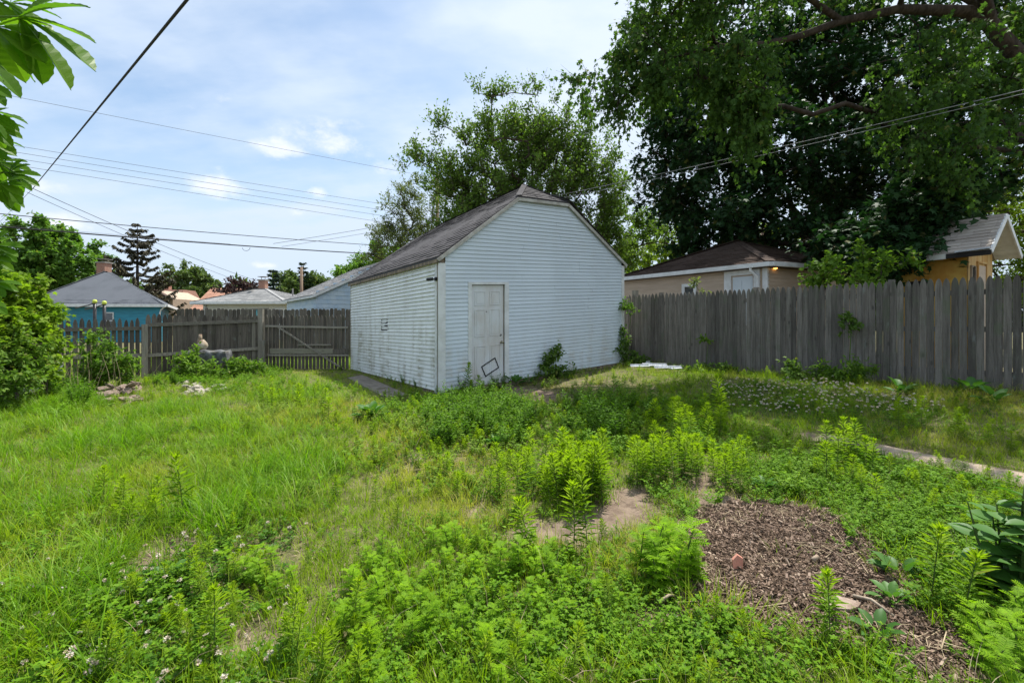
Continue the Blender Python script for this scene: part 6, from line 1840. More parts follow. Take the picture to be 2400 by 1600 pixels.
def blossom(seed):
    rng = np.random.default_rng(seed); acc = LeafAcc(); h = rng.uniform(0.07, 0.13)
    acc.stem([(0, 0, 0), (rng.uniform(-.01, .01), rng.uniform(-.01, .01), h)], 0.0011, 0.0009, 4, mi=1)
    n = 46; d = rdir(n, rng); d[:, 2] = np.abs(d[:, 2]) * 0.9 - 0.25
    d = nrmz(d)
    acc.add(T_DIA, np.tile([0, 0, h], (n, 1)) + d * 0.003, d, rdir(n, rng), rng.uniform(.009, .013, n), 0.0035, 0.5, 0)
    return acc.mesh('blossom', [M_petal, M_stem])
blos = [blossom(300 + i) for i in range(4)]
def chickweed(seed, h=0.10, n=5, ll=0.016, mat=None):
    rng = np.random.default_rng(seed); acc = LeafAcc()
    for s_ in range(n):
        a = rng.uniform(0, 2 * PI); lean = rng.uniform(0.3, 1.0); hh_ = h * rng.uniform(.6, 1.2)
        pts = [np.array([math.cos(a) * lean * t * hh_, math.sin(a) * lean * t * hh_, hh_ * t * (1 - 0.25 * lean * t)]) for t in (0, .5, 1)]
        acc.stem(pts, 0.0012, 0.0007, 3)
        for j in range(7):
            t = 0.2 + 0.8 * j / 6; p = pts[0] * (1 - t) ** 2 + 2 * pts[1] * t * (1 - t) + pts[2] * t * t
            for k in range(2 if j < 6 else 4):
                an = j * 1.6 + k * (PI if j < 6 else PI / 2) + rng.uniform(-.3, .3)
                l_ = ll * rng.uniform(.8, 1.3) * (1.15 - .35 * t)
                acc.add(T_OVAL, p, np.array([math.cos(an), math.sin(an), .35]), nrmz(rng.normal(size=3) * .2 + np.array([0, 0, 1])), l_, l_ * .55, t * rng.uniform(.6, 1))
    return acc.mesh('creeper', [mat or M_cover, M_stem])
chick = [chickweed(400 + i) for i in range(5)]
leafy = [chickweed(420 + i, h=0.19, n=5, ll=0.034) for i in range(5)]

# tall single-stem weed: whorls of narrow leaves and a pale tuft on top
def horseweed(seed, h=0.45, nl=70, dark=False, lw=0.0115, llen=0.075, mat=None):
    rng = np.random.default_rng(seed); acc = LeafAcc()
    lx, ly = rng.uniform(-.06, .06, 2) * h
    pts = [np.array([lx * t ** 2, ly * t ** 2, h * t]) for t in np.linspace(0, 1, 6)]
    acc.stem(pts, 0.0035, 0.0018, 5, tipv=0.2)
    for i in range(nl):
        t = 0.10 + 0.90 * (i / nl) ** 0.75
        an = i * 2.4 + rng.uniform(-.3, .3)
        el = 0.15 + 0.75 * t ** 3 + rng.uniform(-.2, .2)
        p = np.array([lx * t ** 2, ly * t ** 2, h * t])
        l_ = llen * (0.75 + 0.5 * math.sin(PI * min(1, t * 0.9))) * rng.uniform(.8, 1.15) * (1 if t < .9 else 0.8)
        d = np.array([math.cos(an) * math.cos(el), math.sin(an) * math.cos(el), math.sin(el)])
        acc.add(T_NAR, p, d, np.array([-math.cos(an) * math.sin(el), -math.sin(an) * math.sin(el), math.cos(el)]) + rng.normal(size=3) * .15, l_, lw * rng.uniform(.8, 1.2), np.clip(t ** 2.2 + rng.uniform(-.1, .1), 0, 1))
    for i in range(22):
        an = rng.uniform(0, 2 * PI); el = rng.uniform(0.6, 1.45); p = np.array([lx, ly, h])
        d = np.array([math.cos(an) * math.cos(el), math.sin(an) * math.cos(el), math.sin(el)])
        acc.add(T_NAR, p, d, np.array([-math.cos(an) * math.sin(el), -math.sin(an) * math.sin(el), math.cos(el)]), llen * rng.uniform(.45, .8), lw * .8, 1.0)
    return acc
def asm(acc, name, mats): return acc.mesh(name, mats)
HW = [horseweed(500 + i, 0.34 + 0.05 * (i % 4), 62 + 6 * (i % 3)).mesh('foliage', [M_weed, M_stem]) for i in range(6)]
def bushy(seed, h=0.38, nb=6):
    rng = np.random.default_rng(seed); acc = LeafAcc()
    for b_ in range(nb):
        a = rng.uniform(0, 2 * PI); ln = rng.uniform(.12, .45); hh_ = h * rng.uniform(.65, 1.1)
        pts = [np.array([math.cos(a) * ln * hh_ * t ** 1.3, math.sin(a) * ln * hh_ * t ** 1.3, hh_ * t]) for t in np.linspace(0, 1, 5)]
        acc.stem(pts, 0.003, 0.0015, 4)
        for j in range(26):
            t = 0.15 + .85 * j / 25; k = min(3, int(t * 4)); p = pts[k] + (pts[k + 1] - pts[k]) * (t * 4 - k)
            an = j * 2.4 + rng.uniform(-.4, .4); el = rng.uniform(.05, .7)
            l_ = rng.uniform(.045, .075) * (1.1 - .3 * t)
            acc.add(T_NAR, p, np.array([math.cos(an) * math.cos(el), math.sin(an) * math.cos(el), math.sin(el)]), np.array([0, 0, 1]) + rng.normal(size=3) * .35, l_, l_ * .27, np.clip(t * .8 + rng.uniform(-.2, .2), 0, 1))
    return acc
BW = [bushy(520 + i, 0.32 + .04 * (i % 3)).mesh('foliage', [M_weedd, M_stem]) for i in range(5)]
# lobed, ferny leaves
def pinnate(ln):
    vs = [(0, 0, 0)]; fs = []
    K = 6
    for side in (-1, 1):
        for k in range(K):
            t0 = 0.16 + 0.70 * k / K; t1 = t0 + 0.12
            L_ = 0.36 * math.sin(PI * (0.22 + 0.62 * k / K))
            b_ = len(vs)
            vs += [(side * 0.02, t0, 0.01), (side * (0.06 + L_ * .5), t0 + 0.05, 0.035), (side * (0.10 + L_), t0 + 0.17, -.03), (side * (0.05 + L_ * .40), t0 + 0.125, 0.03), (side * 0.02, t0 + .07, 0.01)]
            fs.append((b_, b_ + 1, b_ + 2, b_ + 3, b_ + 4) if side > 0 else (b_ + 4, b_ + 3, b_ + 2, b_ + 1, b_))
    b_ = len(vs); vs += [(-.03, .1, 0), (.03, .1, 0), (.045, .86, -.02), (0.0, 1.0, -.08), (-.045, .86, -.02)]; fs.append((b_, b_ + 1, b_ + 2, b_ + 3, b_ + 4))
    v = np.array(vs, float); v[:, 2] -= 0.22 * v[:, 1] ** 2
    return v, fs
T_PIN = pinnate(1)
def ragweed(seed, h=0.28, n=16, ll=0.11):
    rng = np.random.default_rng(seed); acc = LeafAcc()
    pts = [np.array([rng.uniform(-.02, .02) * t, rng.uniform(-.02, .02) * t, h * t]) for t in (0, .35, .7, 1)]
    acc.stem(pts, 0.0035, 0.0018, 5)
    for i in range(n):
        t = 0.25 + .75 * i / (n - 1); an = i * 2.4 + rng.uniform(-.3, .3); el = 0.1 + .55 * t + rng.uniform(-.15, .15)
        l_ = ll * rng.uniform(.8, 1.2) * (1.15 - .35 * t)
        p = np.array([0, 0, h * t]); d = np.array([math.cos(an) * math.cos(el), math.sin(an) * math.cos(el), math.sin(el)])
        acc.add(T_PIN, p, d, np.array([-math.cos(an) * math.sin(el), -math.sin(an) * math.sin(el), math.cos(el)]) + rng.normal(size=3) * .15, l_, l_ * .95, np.clip(.35 + .6 * t + rng.uniform(-.15, .1), 0, 1))
    return acc
RW = [ragweed(540 + i, 0.13 + .025 * (i % 4), 20 + i % 4, 0.046 + .007 * (i % 3)).mesh('foliage', [M_rag, M_stem]) for i in range(6)]
def burdock(seed, n=10, ll=0.22, mat=None, wide=.5):
    rng = np.random.default_rng(seed); acc = LeafAcc()
    T = (np.array([(0, 0, 0), (.4, .15, .08), (.52, .42, .10), (.36, .75, .03), (0, 1, -.16), (-.36, .75, .03), (-.52, .42, .10), (-.4, .15, .08), (0, .3, .0), (0, .7, -.04)], float),
         [(0, 1, 2, 8), (8, 2, 3, 9), (9, 3, 4), (0, 8, 6, 7), (8, 9, 5, 6), (9, 4, 5)])
    for i in range(n):
        an = i * 2.4 + rng.uniform(-.3, .3); el = rng.uniform(.25, 1.0); l_ = ll * rng.uniform(.7, 1.15)
        p = np.array([math.cos(an) * .03, math.sin(an) * .03, rng.uniform(.02, .10)]); d = np.array([math.cos(an) * math.cos(el), math.sin(an) * math.cos(el), math.sin(el)])
        acc.stem([np.zeros(3), p, p + d * .3 * l_], .003, .002, 4)
        acc.add(T, p + d * .3 * l_, d, np.array([-math.cos(an) * math.sin(el), -math.sin(an) * math.sin(el), math.cos(el)]), l_, l_ * wide, rng.random())
    return acc.mesh('foliage', [mat or M_broad, M_stem])

bxm = (MULCH[:, 0].min() - .1, MULCH[:, 0].max() + .1); bym = (MULCH[:, 1].min() - .1, MULCH[:, 1].max() + .1)
# ---- where things grow
def region(pts): return poly_w(pts)
R_TALL = region([(-300, 940), (150, 930), (330, 965), (560, 915), (700, 900), (840, 960), (800, 1080), (740, 1200), (560, 1250), (420, 1300), (270, 1420), (200, 1600), (-600, 1600)])
R_DRY = [region([(820, 1010), (960, 1000), (1200, 1080), (1240, 1180), (1150, 1260), (900, 1230), (780, 1120)]), region([(1950, 1000), (2100, 985), (2400, 1030), (2500, 1090), (2250, 1075), (2000, 1030)]),
         region([(2050, 900), (2500, 930), (2600, 1010), (2350, 1000), (2150, 950), (1950, 925)]), region([(1200, 905), (1400, 900), (1420, 940), (1250, 945)]), region([(1180, 1240), (1500, 1250), (1550, 1330), (1250, 1300)]),
         region([(560, 960), (900, 930), (860, 1010), (600, 1010)])]
R_CLOV = [region([(100, 1330), (560, 1290), (700, 1400), (620, 1600), (0, 1700), (-60, 1480)]), region([(1680, 905), (1950, 905), (2200, 950), (2230, 990), (1950, 985), (1700, 970)]), region([(620, 1230), (800, 1250), (760, 1330), (600, 1320)])]
R_COVER = [region([(1730, 1080), (2000, 1060), (2250, 1120), (2420, 1200), (2500, 1500), (2330, 1520), (2200, 1430), (2090, 1300), (1960, 1200), (1800, 1185), (1700, 1150)]), region([(1000, 1380), (1400, 1400), (1700, 1500), (1800, 1600), (1000, 1600)])]
R_LEAFY = [region([(960, 935), (1230, 925), (1330, 1000), (1240, 1070), (980, 1060)]), region([(1330, 960), (1700, 930), (1760, 1060), (1500, 1090), (1300, 1060)]), region([(600, 920), (760, 915), (740, 990), (620, 990)]),
           region([(0, 880), (220, 900), (260, 960), (120, 1000), (-60, 980)]), region([(380, 850), (640, 850), (700, 900), (520, 930), (380, 890)]), region([(840, 960), (940, 950), (930, 1010), (850, 1010)])]
R_EDGE = [region([(2100, 1400), (2250, 1420), (2400, 1550), (2500, 1700), (2300, 1600), (2200, 1500)])]
def mask(x, y, Rs, soft=0.25, wob=0.5, s=1.3):
    m_ = np.zeros(np.shape(x))
    wv = wob * (fbm(x, y, s, 2) - 0.5)
    for P in Rs: m_ = np.maximum(m_, sstep(-soft, soft, sd(x, y, P) + wv))
    return m_
def valid(x, y, pad=0.0):
    ok = ~in_poly(x, y, GARP)
    ok &= fdist(x, y) > 0.0
    ok &= ~in_poly(x, y, SLAB)
    # keep to our side of the left fence line, some growth in the alley behind
    return ok
def cand(n, y0, y1, rng, widen=1.32):
    y = rng.uniform(y0, y1, n); x = rng.uniform(-1, 1, n) * (widen * y + 0.7)
    return x, y
def finish(name, label, src, x, y, keep, rng, smin, smax, tilt=0.12, tint=None, sink=0.0, sfun=None):
    x, y = x[keep], y[keep]; n = len(x)
    if n == 0: return
    z = H(x, y) - sink
    sc = rng.uniform(smin, smax, n)
    if sfun is not None: sc = sc * sfun(x, y)
    tn = np.zeros(n) if tint is None else np.clip(tint(x, y), 0, 1)
    return scatter(name, label, src, np.stack([x, y, z], 1), rng.uniform(0, 2 * PI, n), rng.normal(size=(n, 2)) * tilt, sc, rng.integers(0, len(src), n), tn)
rng = np.random.default_rng(900)
dry = lambda x, y: np.clip(0.60 * mask(x, y, R_DRY, 0.5, 0.8) + 0.08 + 0.95 * (fbm(x, y, 1.7, 3) - 0.52) + rng.normal(size=np.shape(x)) * .10, 0, .85)
x, y = cand(60000, 1.15, 14.2, rng)
bare = bareness(x, y)
keep = valid(x, y) & (rng.random(len(x)) > bare * 0.97) & (rng.random(len(x)) > 0.85 * sstep(.56, .66, fbm(x, y, 1.6, 3)))
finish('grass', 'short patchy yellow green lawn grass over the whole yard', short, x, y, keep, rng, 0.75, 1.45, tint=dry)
x, y = cand(26000, 1.15, 13.6, rng); bare = bareness(x, y)
mt = mask(x, y, [R_TALL], 0.4)
pm = 0.04 + 0.60 * sstep(.5, .62, fbm(x + 9, y, 0.9, 3)) + 0.5 * mt
keep = valid(x, y) & (rng.random(len(x)) > bare * 1.0) & (rng.random(len(x)) < pm * .75) & (mask(x, y, R_COVER) < .5)
finish('grass_clumps', 'knee low clumps of green grass between the weeds', mid, x, y, keep, rng, 0.75, 1.35, tint=dry)
x, y = cand(21000, 1.15, 13.6, rng); bare = bareness(x, y); mt = mask(x, y, [R_TALL], 0.3, 0.9)
keep = valid(x, y) & (bare < .3) & (rng.random(len(x)) < mt * (0.10 + 1.1 * sstep(.45, .62, fbm(x, y + 5, 1.2, 3))))
finish('tall_grass', 'lush long arching grass filling the left side of the yard', tall, x, y, keep, rng, 0.55, 1.05, tint=lambda x, y: np.clip(dry(x, y) * .5 + .22 * (rng.random(len(x)) < .12), 0, .8))
# scattered tall tufts elsewhere
x, y = cand(900, 1.3, 9, rng); keep = valid(x, y) & (bareness(x, y) < .3) & (fbm(x, y + 3, 1.6, 2) > .58) & (mask(x, y, [R_TALL]) < .5)
finish('grass_tussocks', 'separate taller tussocks of fine grass dotted through the yard', fine, x, y, keep, rng, 0.6, 1.1, tint=lambda x, y: dry(x, y) * .6)
# shaded strip by the right fence: longer soft grass
x, y = cand(14000, 4, 13, rng); fd = fdist(x, y)
keep = valid(x, y) & (bareness(x, y) < .2) & (fd < 3.4) & (rng.random(len(x)) < 0.8 * (1 - fd / 3.6)) 
finish('soft_grass', 'soft seeding grass in the shade along the right fence', fine + mid, x, y, keep, rng, 0.5, 0.95, tint=lambda x, y: dry(x, y) * .8 + .08)
x, y = cand(26000, 1.15, 9.5, rng); mc = mask(x, y, R_CLOV, .25)
keep = valid(x, y) & (bareness(x, y) < .4) & (rng.random(len(x)) < np.maximum(mc, 0.22 * sstep(.5, .62, fbm(x, y, 1.9, 2))))
finish('clover', 'low carpet of three lobed clover leaves', clov, x, y, keep, rng, 0.6, 1.1)
x, y = cand(12000, 1.2, 9.0, rng); mc = mask(x, y, R_CLOV, .15)
keep = valid(x, y) & (rng.random(len(x)) < mc * (0.38 + 0.6 * (y > 4.2))) 
finish('clover_flowers', 'small round white clover blossoms scattered over the clover patches', blos, x, y, keep, rng, 0.7, 1.1, sfun=lambda x, y: 1 + .45 * (y > 4.5))
x, y = cand(26000, 1.15, 8.5, rng); mc = mask(x, y, R_COVER + R_EDGE, .25)
keep = valid(x, y) & (bareness(x, y) < .30) & (rng.random(len(x)) < np.maximum(mc * .95, 0.25 * sstep(.48, .6, fbm(x + 4, y, 1.5, 2))))
finish('ground_cover', 'dense low creeping weeds with tiny oval leaves', chick, x, y, keep, rng, 0.65, 1.3)
x, y = cand(15000, 1.3, 13.3, rng); mc = mask(x, y, R_LEAFY, .25)
keep = valid(x, y) & (bareness(x, y) < .4) & (rng.random(len(x)) < np.maximum(mc * .8, 0.10 * sstep(.45, .6, fbm(x, y + 8, 1.1, 2)) + .02))
finish('undergrowth', 'tangle of small leafy weeds growing among the grass', leafy, x, y, keep, rng, 0.5, 1.1, tint=lambda x, y: dry(x, y) * .3)
x, y = rng.uniform(bxm[0], bxm[1], 2600), rng.uniform(bym[0], bym[1], 2600)
sdm = sd(x, y, MULCH)
keep = (sdm > -.12) & (rng.random(len(x)) < .16 * (1 - sstep(-.05, .12, sdm)) + .012)
finish('rim_weeds', 'small sprouts creeping over the rim of the mulch bed', chick + leafy[:2], x, y, keep, rng, 0.35, .9)
# alley growth seen through the fence gaps
x, y = rng.uniform(-16, -4, 9000), rng.uniform(12.5, 18, 9000)
P3 = np.array([(LP1.x, LP1.y), (LP2.x, LP2.y), (GE.x, GE.y)])
keep = (y > np.interp(x, P3[:, 0], P3[:, 1]) + .4) & ~in_poly(x, y, GARP)
finish('alley_grass', 'rough grass in the alley seen through the fence gaps', tall, x, y, keep, rng, 0.5, 1.0, tint=lambda x, y: 0.25 + 0 * x)
x, y = cand(9000, 1.3, 10, rng); bare = bareness(x, y)
keep = valid(x, y) & (rng.random(len(x)) > bare * .93) & (rng.random(len(x)) < (.16 + .8 * sstep(.45, .62, fbm(x + 2, y + 6, 1.25, 3))) * (1 - .45 * mask(x, y, [R_TALL])) * (1 - .95 * sstep(-.75, -.25, sd(x, y, MULCH))))
finish('weed_seedlings', 'lime green seedling rosettes dotted through the lawn', HW + RW, x, y, keep, rng, 0.18, 0.50, tilt=.2, tint=lambda x, y: .12 * rng.random(len(x)))
# dead straw lying about
deads = [tuft(180 + i, 5, 0.10, 0.30, 0.0015, 0.003, 0.03, (0.2, 1.6), (0.1, 0.8), M_straw, 3) for i in range(4)]
x, y = cand(2400, 1.2, 12, rng)
keep = valid(x, y) & (bareness(x, y) < .9) & (rng.random(len(x)) < .15 + .5 * sstep(.5, .65, fbm(x + 7, y, 1.3, 3)))
finish('dead_stalks', 'bleached dead stalks standing and leaning among the green weeds', deads, x, y, keep, rng, 0.6, 1.2, tilt=.3)
def strawm(seed):
    r = random.Random(seed); m = MB()
    for i in range(7):
        a = r.random() * PI; l = r.uniform(.03, .09); c = Vector((r.uniform(-.05, .05), r.uniform(-.05, .05), r.uniform(0.004, .025))); d = Vector((math.cos(a) * l / 2, math.sin(a) * l / 2, r.uniform(-.006, .006)))
        m.bar(c - d, c + d, r.uniform(.001, .0028), 0.0012)
    return m.mesh('straw', M_straw)
def chipm(seed):
    r = random.Random(seed); m = MB()
    for i in range(16):
        c = Vector((r.uniform(-.035, .035), r.uniform(-.035, .035), r.uniform(0.0, .022)))
        M3 = Euler((r.uniform(-.6, .6), r.uniform(-.6, .6), r.random() * 6)).to_matrix()
        l, w_ = r.uniform(.006, .022) * (1.6 if r.random() < .12 else 1), r.uniform(.002, .009)
        m.box(c, (l, w_, r.uniform(.001, .004)), M3)
    return m.mesh('chip', M_chip)
straws = [strawm(i) for i in range(4)]; chips = [chipm(i) for i in range(7)]
bx0, by0 = MULCH.min(0); bx1, by1 = MULCH.max(0)
x, y = rng.uniform(bx0 - .2, bx1 + .2, 16000), rng.uniform(by0 - .2, by1 + .2, 16000)
ms = sstep(-.10, .06, sd(x, y, MULCH) + .14 * (fbm(x, y, 5, 2) - .5)); keep = rng.random(len(x)) < ms
finish('mulch', 'bed of shredded brown bark mulch and dead leaf litter', chips, x, y, keep, rng, 0.7, 1.35, tilt=.25)
x, y = rng.uniform(bx0 - .2, bx1 + .2, 1100), rng.uniform(by0 - .2, by1 + .2, 1100)
keep = rng.random(len(x)) < .11 * sstep(-.10, .06, sd(x, y, MULCH))
finish('straw', 'pale dry stalks lying loose on the mulch', straws, x, y, keep, rng, 0.8, 1.7, tilt=.2, sink=-.018)
x, y = cand(5000, 1.2, 8, rng); br_ = bareness(x, y)
keep = valid(x, y) & (rng.random(len(x)) < 0.10 + .5 * ((br_ > .2) & (br_ < .85))) & (sd(x, y, MULCH) < 0)
finish('dead_litter', 'dead grass straw fringing the bare soil patches', straws, x, y, keep, rng, 0.6, 1.2, tilt=.2, sink=-.006)

# ---- countable plants, one object each
def plant(name, me, p, s, label, cat, group, rz=None, sx=1.0):
    o = bpy.data.objects.new(name, me); link(o)
    o.location = p; o.rotation_euler = (random.uniform(-.1, .1), random.uniform(-.1, .1), random.random() * 6.28 if rz is None else rz); o.scale = (s * sx, s * sx, s)
    return tag(o, label, cat, group)
def inside(P, n, rng, mind=0.05):
    lo, hi = P.min(0), P.max(0); out = []
    while len(out) < n:
        a = rng.uniform(lo, hi)
        if in_poly(a[0:1], a[1:2], P)[0] and valid(a[0:1], a[1:2])[0] and all((a[0] - b[0]) ** 2 + (a[1] - b[1]) ** 2 > mind ** 2 for b in out): out.append(a)
        mind *= 0.999
    return out
rng = np.random.default_rng(41)
ORD = 'first second third fourth fifth sixth seventh eighth ninth tenth'.split()
def clump(name, meshes, poly, n, s0, s1, label, cat, group, mind=.06):
    pts = sorted(inside(region(poly), n, rng, mind), key=lambda a: a[1])
    rows = max(1, math.ceil(n / 10)); per = math.ceil(n / rows)
    for r in range(rows):
        row = sorted(pts[r * per:(r + 1) * per], key=lambda a: a[0] / a[1])
        for j, a in enumerate(row):
            rw = ('nearest row' if r == 0 else ('farthest row' if r == rows - 1 else ('second' if r == 1 else ORD[min(r, 9)]) + ' nearest row') if rows <= 10 else ('nearest row' if r == 0 else 'row %d back' % (r + 1))) if rows > 1 else ''
            lab = label + ', ' + (ORD[j] + ' from the left' if rows == 1 else ORD[j] + ' from left in ' + rw)
            plant(name, meshes[int(rng.integers(len(meshes)))], (a[0], a[1], zg(a[0], a[1]) - .01), rng.uniform(s0, s1), lab, cat, group)
GH = 'tall single stemmed weeds with pale green top tufts'
clump('horseweed', HW, [(1300, 1150), (1330, 1120), (1420, 1140), (1430, 1190), (1360, 1205), (1300, 1195)], 34, .75, 1.1, 'tall weed in the dense sunlit clump', 'weed', GH)
clump('horseweed', HW, [(1130, 1130), (1290, 1090), (1300, 1200), (1230, 1215), (1140, 1200)], 22, .55, .9, 'narrow weed left of the sunlit clump', 'weed', GH, .1)
clump('horseweed', HW, [(1470, 1110), (1640, 1085), (1630, 1140), (1560, 1150), (1490, 1145)], 26, .65, .95, 'narrow weed behind the bare soil', 'weed', GH, .08)
clump('horseweed', HW, [(1650, 1120), (1740, 1100), (1760, 1150), (1700, 1165)], 10, .6, .9, 'narrow weed behind the mulch bed', 'weed', GH, .08)
clump('horseweed', HW, [(1500, 1000), (1700, 990), (1720, 1050), (1540, 1070)], 18, .75, 1.1, 'narrow weed in the tree shade', 'weed', GH, .15)
clump('horseweed', HW, [(1930, 1090), (2010, 1080), (2100, 1110), (1990, 1150), (1930, 1130)], 9, .65, 1.0, 'narrow weed just below the sandy path', 'weed', GH, .1)
clump('horseweed', HW, [(2080, 990), (2250, 1010), (2330, 1050), (2250, 1050), (2080, 1020)], 7, .5, .8, 'narrow weed above the sandy path', 'weed', GH, .1)
clump('horseweed', HW, [(600, 930), (760, 930), (780, 1000), (620, 1000)], 16, .7, 1.1, 'tall weed in the middle left lawn', 'weed', GH, .2)
clump('horseweed', HW, [(760, 1030), (1050, 1060), (1150, 1200), (700, 1200)], 14, .4, .7, 'short weed in the yellowish middle lawn', 'weed', GH, .3)
clump('horseweed', HW, [(200, 1180), (420, 1180), (460, 1230), (280, 1260)], 9, .45, .75, 'short weed near the left brown patches', 'weed', GH, .2)
clump('horseweed', HW, [(680, 1540), (860, 1500), (900, 1640), (660, 1640)], 8, .45, .65, 'pale weed at the bottom edge', 'weed', GH, .09)
clump('horseweed', HW, [(1640, 1480), (1720, 1470), (1800, 1560), (1640, 1600)], 8, .25, .38, 'bright weed at the near mulch edge', 'weed', GH, .09)
clump('bushy_weed', BW, [(980, 980), (1080, 950), (1210, 955), (1270, 1020), (1200, 1060), (1000, 1050)], 52, .8, 1.2, 'bushy weed in the thicket before the garage', 'weed', 'bushy weeds in front of the garage door', .12)
clump('bushy_weed', BW, [(1330, 960), (1500, 950), (1560, 1010), (1400, 1060), (1300, 1020)], 34, .8, 1.25, 'shaded bushy weed right of the thicket', 'weed', 'bushy weeds in the tree shade', .15)
clump('bushy_weed', BW, [(1050, 915), (1200, 905), (1160, 940), (1050, 945)], 14, .6, .9, 'bushy weed hugging the garage front wall', 'weed', 'bushy weeds at the garage foot', .1)
clump('bushy_weed', BW, [(20, 900), (200, 905), (200, 960), (20, 970)], 26, .9, 1.4, 'bushy weed at the far left edge', 'weed', 'bushy weeds at the left edge', .15)
clump('bushy_weed', BW, [(330, 880), (460, 870), (480, 900), (330, 925)], 12, .7, 1.1, 'bushy weed by the stone heaps', 'weed', 'bushy weeds by the stone heaps', .15)
clump('bushy_weed', BW, [(870, 850), (960, 880), (1020, 918), (1000, 925), (850, 870)], 10, .5, .8, 'bushy weed along the grimy side wall', 'weed', 'bushy weeds at the side wall', .12)
clump('ragweed', RW, [(860, 1330), (960, 1290), (1010, 1400), (1000, 1640), (800, 1640), (760, 1500)], 46, .45, 1.05, 'ferny ragweed left in the front centre', 'weed', 'ferny ragweed plants in the foreground', .06)
clump('ragweed', RW, [(960, 1290), (1060, 1275), (1240, 1300), (1240, 1640), (1000, 1640), (1010, 1400)], 50, .45, 1.1, 'ferny ragweed mid front centre', 'weed', 'ferny ragweed plants in the foreground', .06)
clump('ragweed', RW, [(1240, 1300), (1330, 1320), (1500, 1400), (1430, 1520), (1240, 1640)], 36, .45, 1.0, 'ferny ragweed right in the front centre', 'weed', 'ferny ragweed plants in the foreground', .06)
clump('ragweed', RW, [(520, 1360), (660, 1330), (700, 1400), (560, 1440)], 10, .7, 1.0, 'ferny ragweed by the bottom left bare patch', 'weed', 'ferny ragweed plants at the left', .06)
clump('ragweed', RW, [(1490, 1330), (1600, 1290), (1630, 1380), (1540, 1420)], 14, 1.0, 1.75, 'taller ferny weed left of the mulch', 'weed', 'tall ferny weeds by the mulch', .06)
clump('ragweed', RW, [(2230, 1500), (2420, 1440), (2500, 1620), (2300, 1660)], 14, .8, 1.2, 'ferny ragweed in the bottom right corner', 'weed', 'ferny ragweed plants in the right corner', .07)
clump('ragweed', RW, [(1620, 1010), (1760, 1000), (1880, 1060), (1700, 1080)], 10, .8, 1.1, 'ferny weed near the far path end', 'weed', 'ferny weeds below the path', .12)
solo = [('horseweed', HW, 432, 1230, 1.35, 'single tall weed with a pale tuft standing alone in the left grass'), ('horseweed', HW, 1345, 1300, 1.0, 'single weed rising in front of the bare soil, left one of two'), ('horseweed', HW, 1378, 1302, 1.05, 'single weed rising in front of the bare soil, right one of two'),
        ('horseweed', HW, 1695, 1010, 1.35, 'tallest shaded weed standing left of the clover blossoms'), ('horseweed', HW, 1240, 1310, 1.0, 'tall weed standing alone above the ragweed patch'), ('horseweed', HW, 1945, 1520, .75, 'small bright weed sprouting through the front of the mulch'),
        ('horseweed', HW, 2255, 1470, .95, 'tall pale tufted weed directly below the broad leaved plant'), ('horseweed', HW, 2180, 1420, .95, 'pale tufted weed left of the broad leaved plant'), ('horseweed', HW, 500, 1575, .70, 'pale tufted weed beside the bottom left bare patch'),
        ('horseweed', HW, 2060, 1220, .6, 'arching pale weed in the right ground cover'), ('horseweed', HW, 1125, 925, 1.0, 'slender weed leaning on the garage door frame'), ('horseweed', HW, 1095, 930, 1.5, 'tallest slender weed left of the garage door'), ('horseweed', HW, 1105, 932, .9, 'short slender weed left of the garage door')]
for i, (nm, ms, px, py, s_, lab) in enumerate(solo):
    p = G(px, py); plant(nm, ms[i % len(ms)], p, s_, lab, 'weed', None, sx=.8 if s_ > 1 else 1)
bd = [burdock(i, 10 + i, .20, wide=.55) for i in range(3)]
for (px, py, s_, lab) in ((1205, 905, .95, 'broad leaved weed at the right foot of the garage door'), (1240, 900, .7, 'smaller broad leaved weed right of the garage door'), (870, 985, 1.1, 'dark broad leaved dock in the lawn left of the thicket'), (2275, 925, 1.0, 'arching broad leaved weed near the right end of the fence'),
                         (2110, 925, .9, 'broad leaved weed in the dry grass below the fence middle'), (2330, 945, .9, 'last broad leaved weed along the fence at the right edge'), (400, 1370, .45, 'pale dock leaf rosette in the left foreground'), (2090, 1420, .42, 'small dull leaved seedling on the right edge of the mulch'),
                         (2110, 1360, .5, 'nettle like seedling right of the mulch bed'), (2060, 1500, .38, 'upright leafy seedling at the front edge of the mulch'), (1170, 1050, .6, 'dock rosette in front of the bushy thicket'), (1790, 1150, .4, 'low leafy rosette above the mulch bed')):
    p = G(px, py); plant('dock_weed', random.choice(bd), p, s_, lab, 'weed', None)
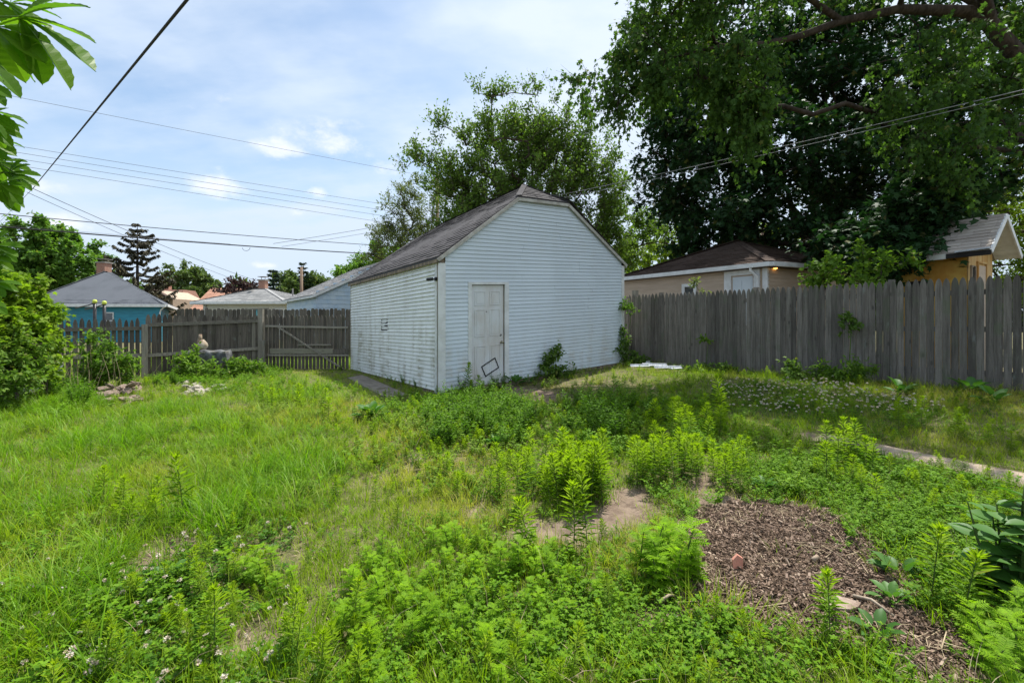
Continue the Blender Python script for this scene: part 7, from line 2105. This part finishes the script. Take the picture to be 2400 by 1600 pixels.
# big broad-leaved plant at the right edge: stems and single large leaves
p0 = G(2370, 1400)
bp = thing('broad_leaved_plant', 'big dark broad leaved plant at the right edge of the yard', 'plant', p0)
TB = (np.array([(0, 0, 0), (.30, .06, .05), (.50, .30, .08), (.42, .60, .05), (.18, .86, -.02), (0, 1.05, -.12), (-.18, .86, -.02), (-.42, .60, .05), (-.50, .30, .08), (-.30, .06, .05), (0, .28, 0), (0, .62, -.03)], float),
      [(0, 1, 2, 10), (10, 2, 3, 11), (11, 3, 4), (11, 4, 5), (0, 10, 8, 9), (10, 11, 7, 8), (11, 6, 7), (11, 5, 6)])
rr = random.Random(77)
m_ = MB()
lm = []
for k in range(5):
    a_ = LeafAcc(); l_ = 1.0
    a_.add(TB, np.zeros(3), np.array([0, 1, 0.]), np.array([0, 0, 1.0]), 1.0, 0.9, rr.random())
    lm.append(a_.mesh('leaf', M_broad))
for sidx in range(12):
    a = rr.uniform(0, 2 * PI); rad = rr.uniform(0.02, .22); top = Vector((p0.x + math.cos(a) * rad * 1.6 + .02, p0.y + math.sin(a) * rad * 1.3, p0.z + rr.uniform(.30, .56)))
    bot = Vector((p0.x + math.cos(a) * rad * .5, p0.y + math.sin(a) * rad * .5, p0.z - .03))
    m_.tube([bot, bot.lerp(top, .5), top], [.007, .006, .003], 6)
    nl = 10
    for j in range(nl):
        t = .25 + .75 * j / (nl - 1); q_ = bot.lerp(top, t); an = j * 2.4 + rr.random()
        l_ = rr.uniform(.085, .14) * (1.1 - .35 * t)
        o = bpy.data.objects.new('leaf', rr.choice(lm)); link(o, bp)
        o.location = q_ - off(bp); o.rotation_euler = (rr.uniform(-.25, .45) - .1, rr.uniform(-.3, .3), an); o.scale = (l_, l_, l_)
m_.build('stem', M_stem, bp)
# dead stalk fence-side tangle at the left
m_ = MB(); rr = random.Random(3)
c = W(150, 900, 8.8)
for i in range(60):
    a = Vector((c.x + rr.uniform(-.9, 1.2), 8.8 + rr.uniform(-.6, .8), 0)); h_ = rr.uniform(.4, 1.0); l_ = Vector((rr.uniform(-.35, .35), rr.uniform(-.2, .2), h_))
    m_.tube([a, a + l_ * .5 + Vector((rr.uniform(-.05, .05), 0, 0)), a + l_], [.004, .003, .0015], 4, caps=False)
m_.build('dry_stalks', M_straw, None, origin=c, label='tangle of dead dry stalks standing in front of the left fence end', kind='stuff')
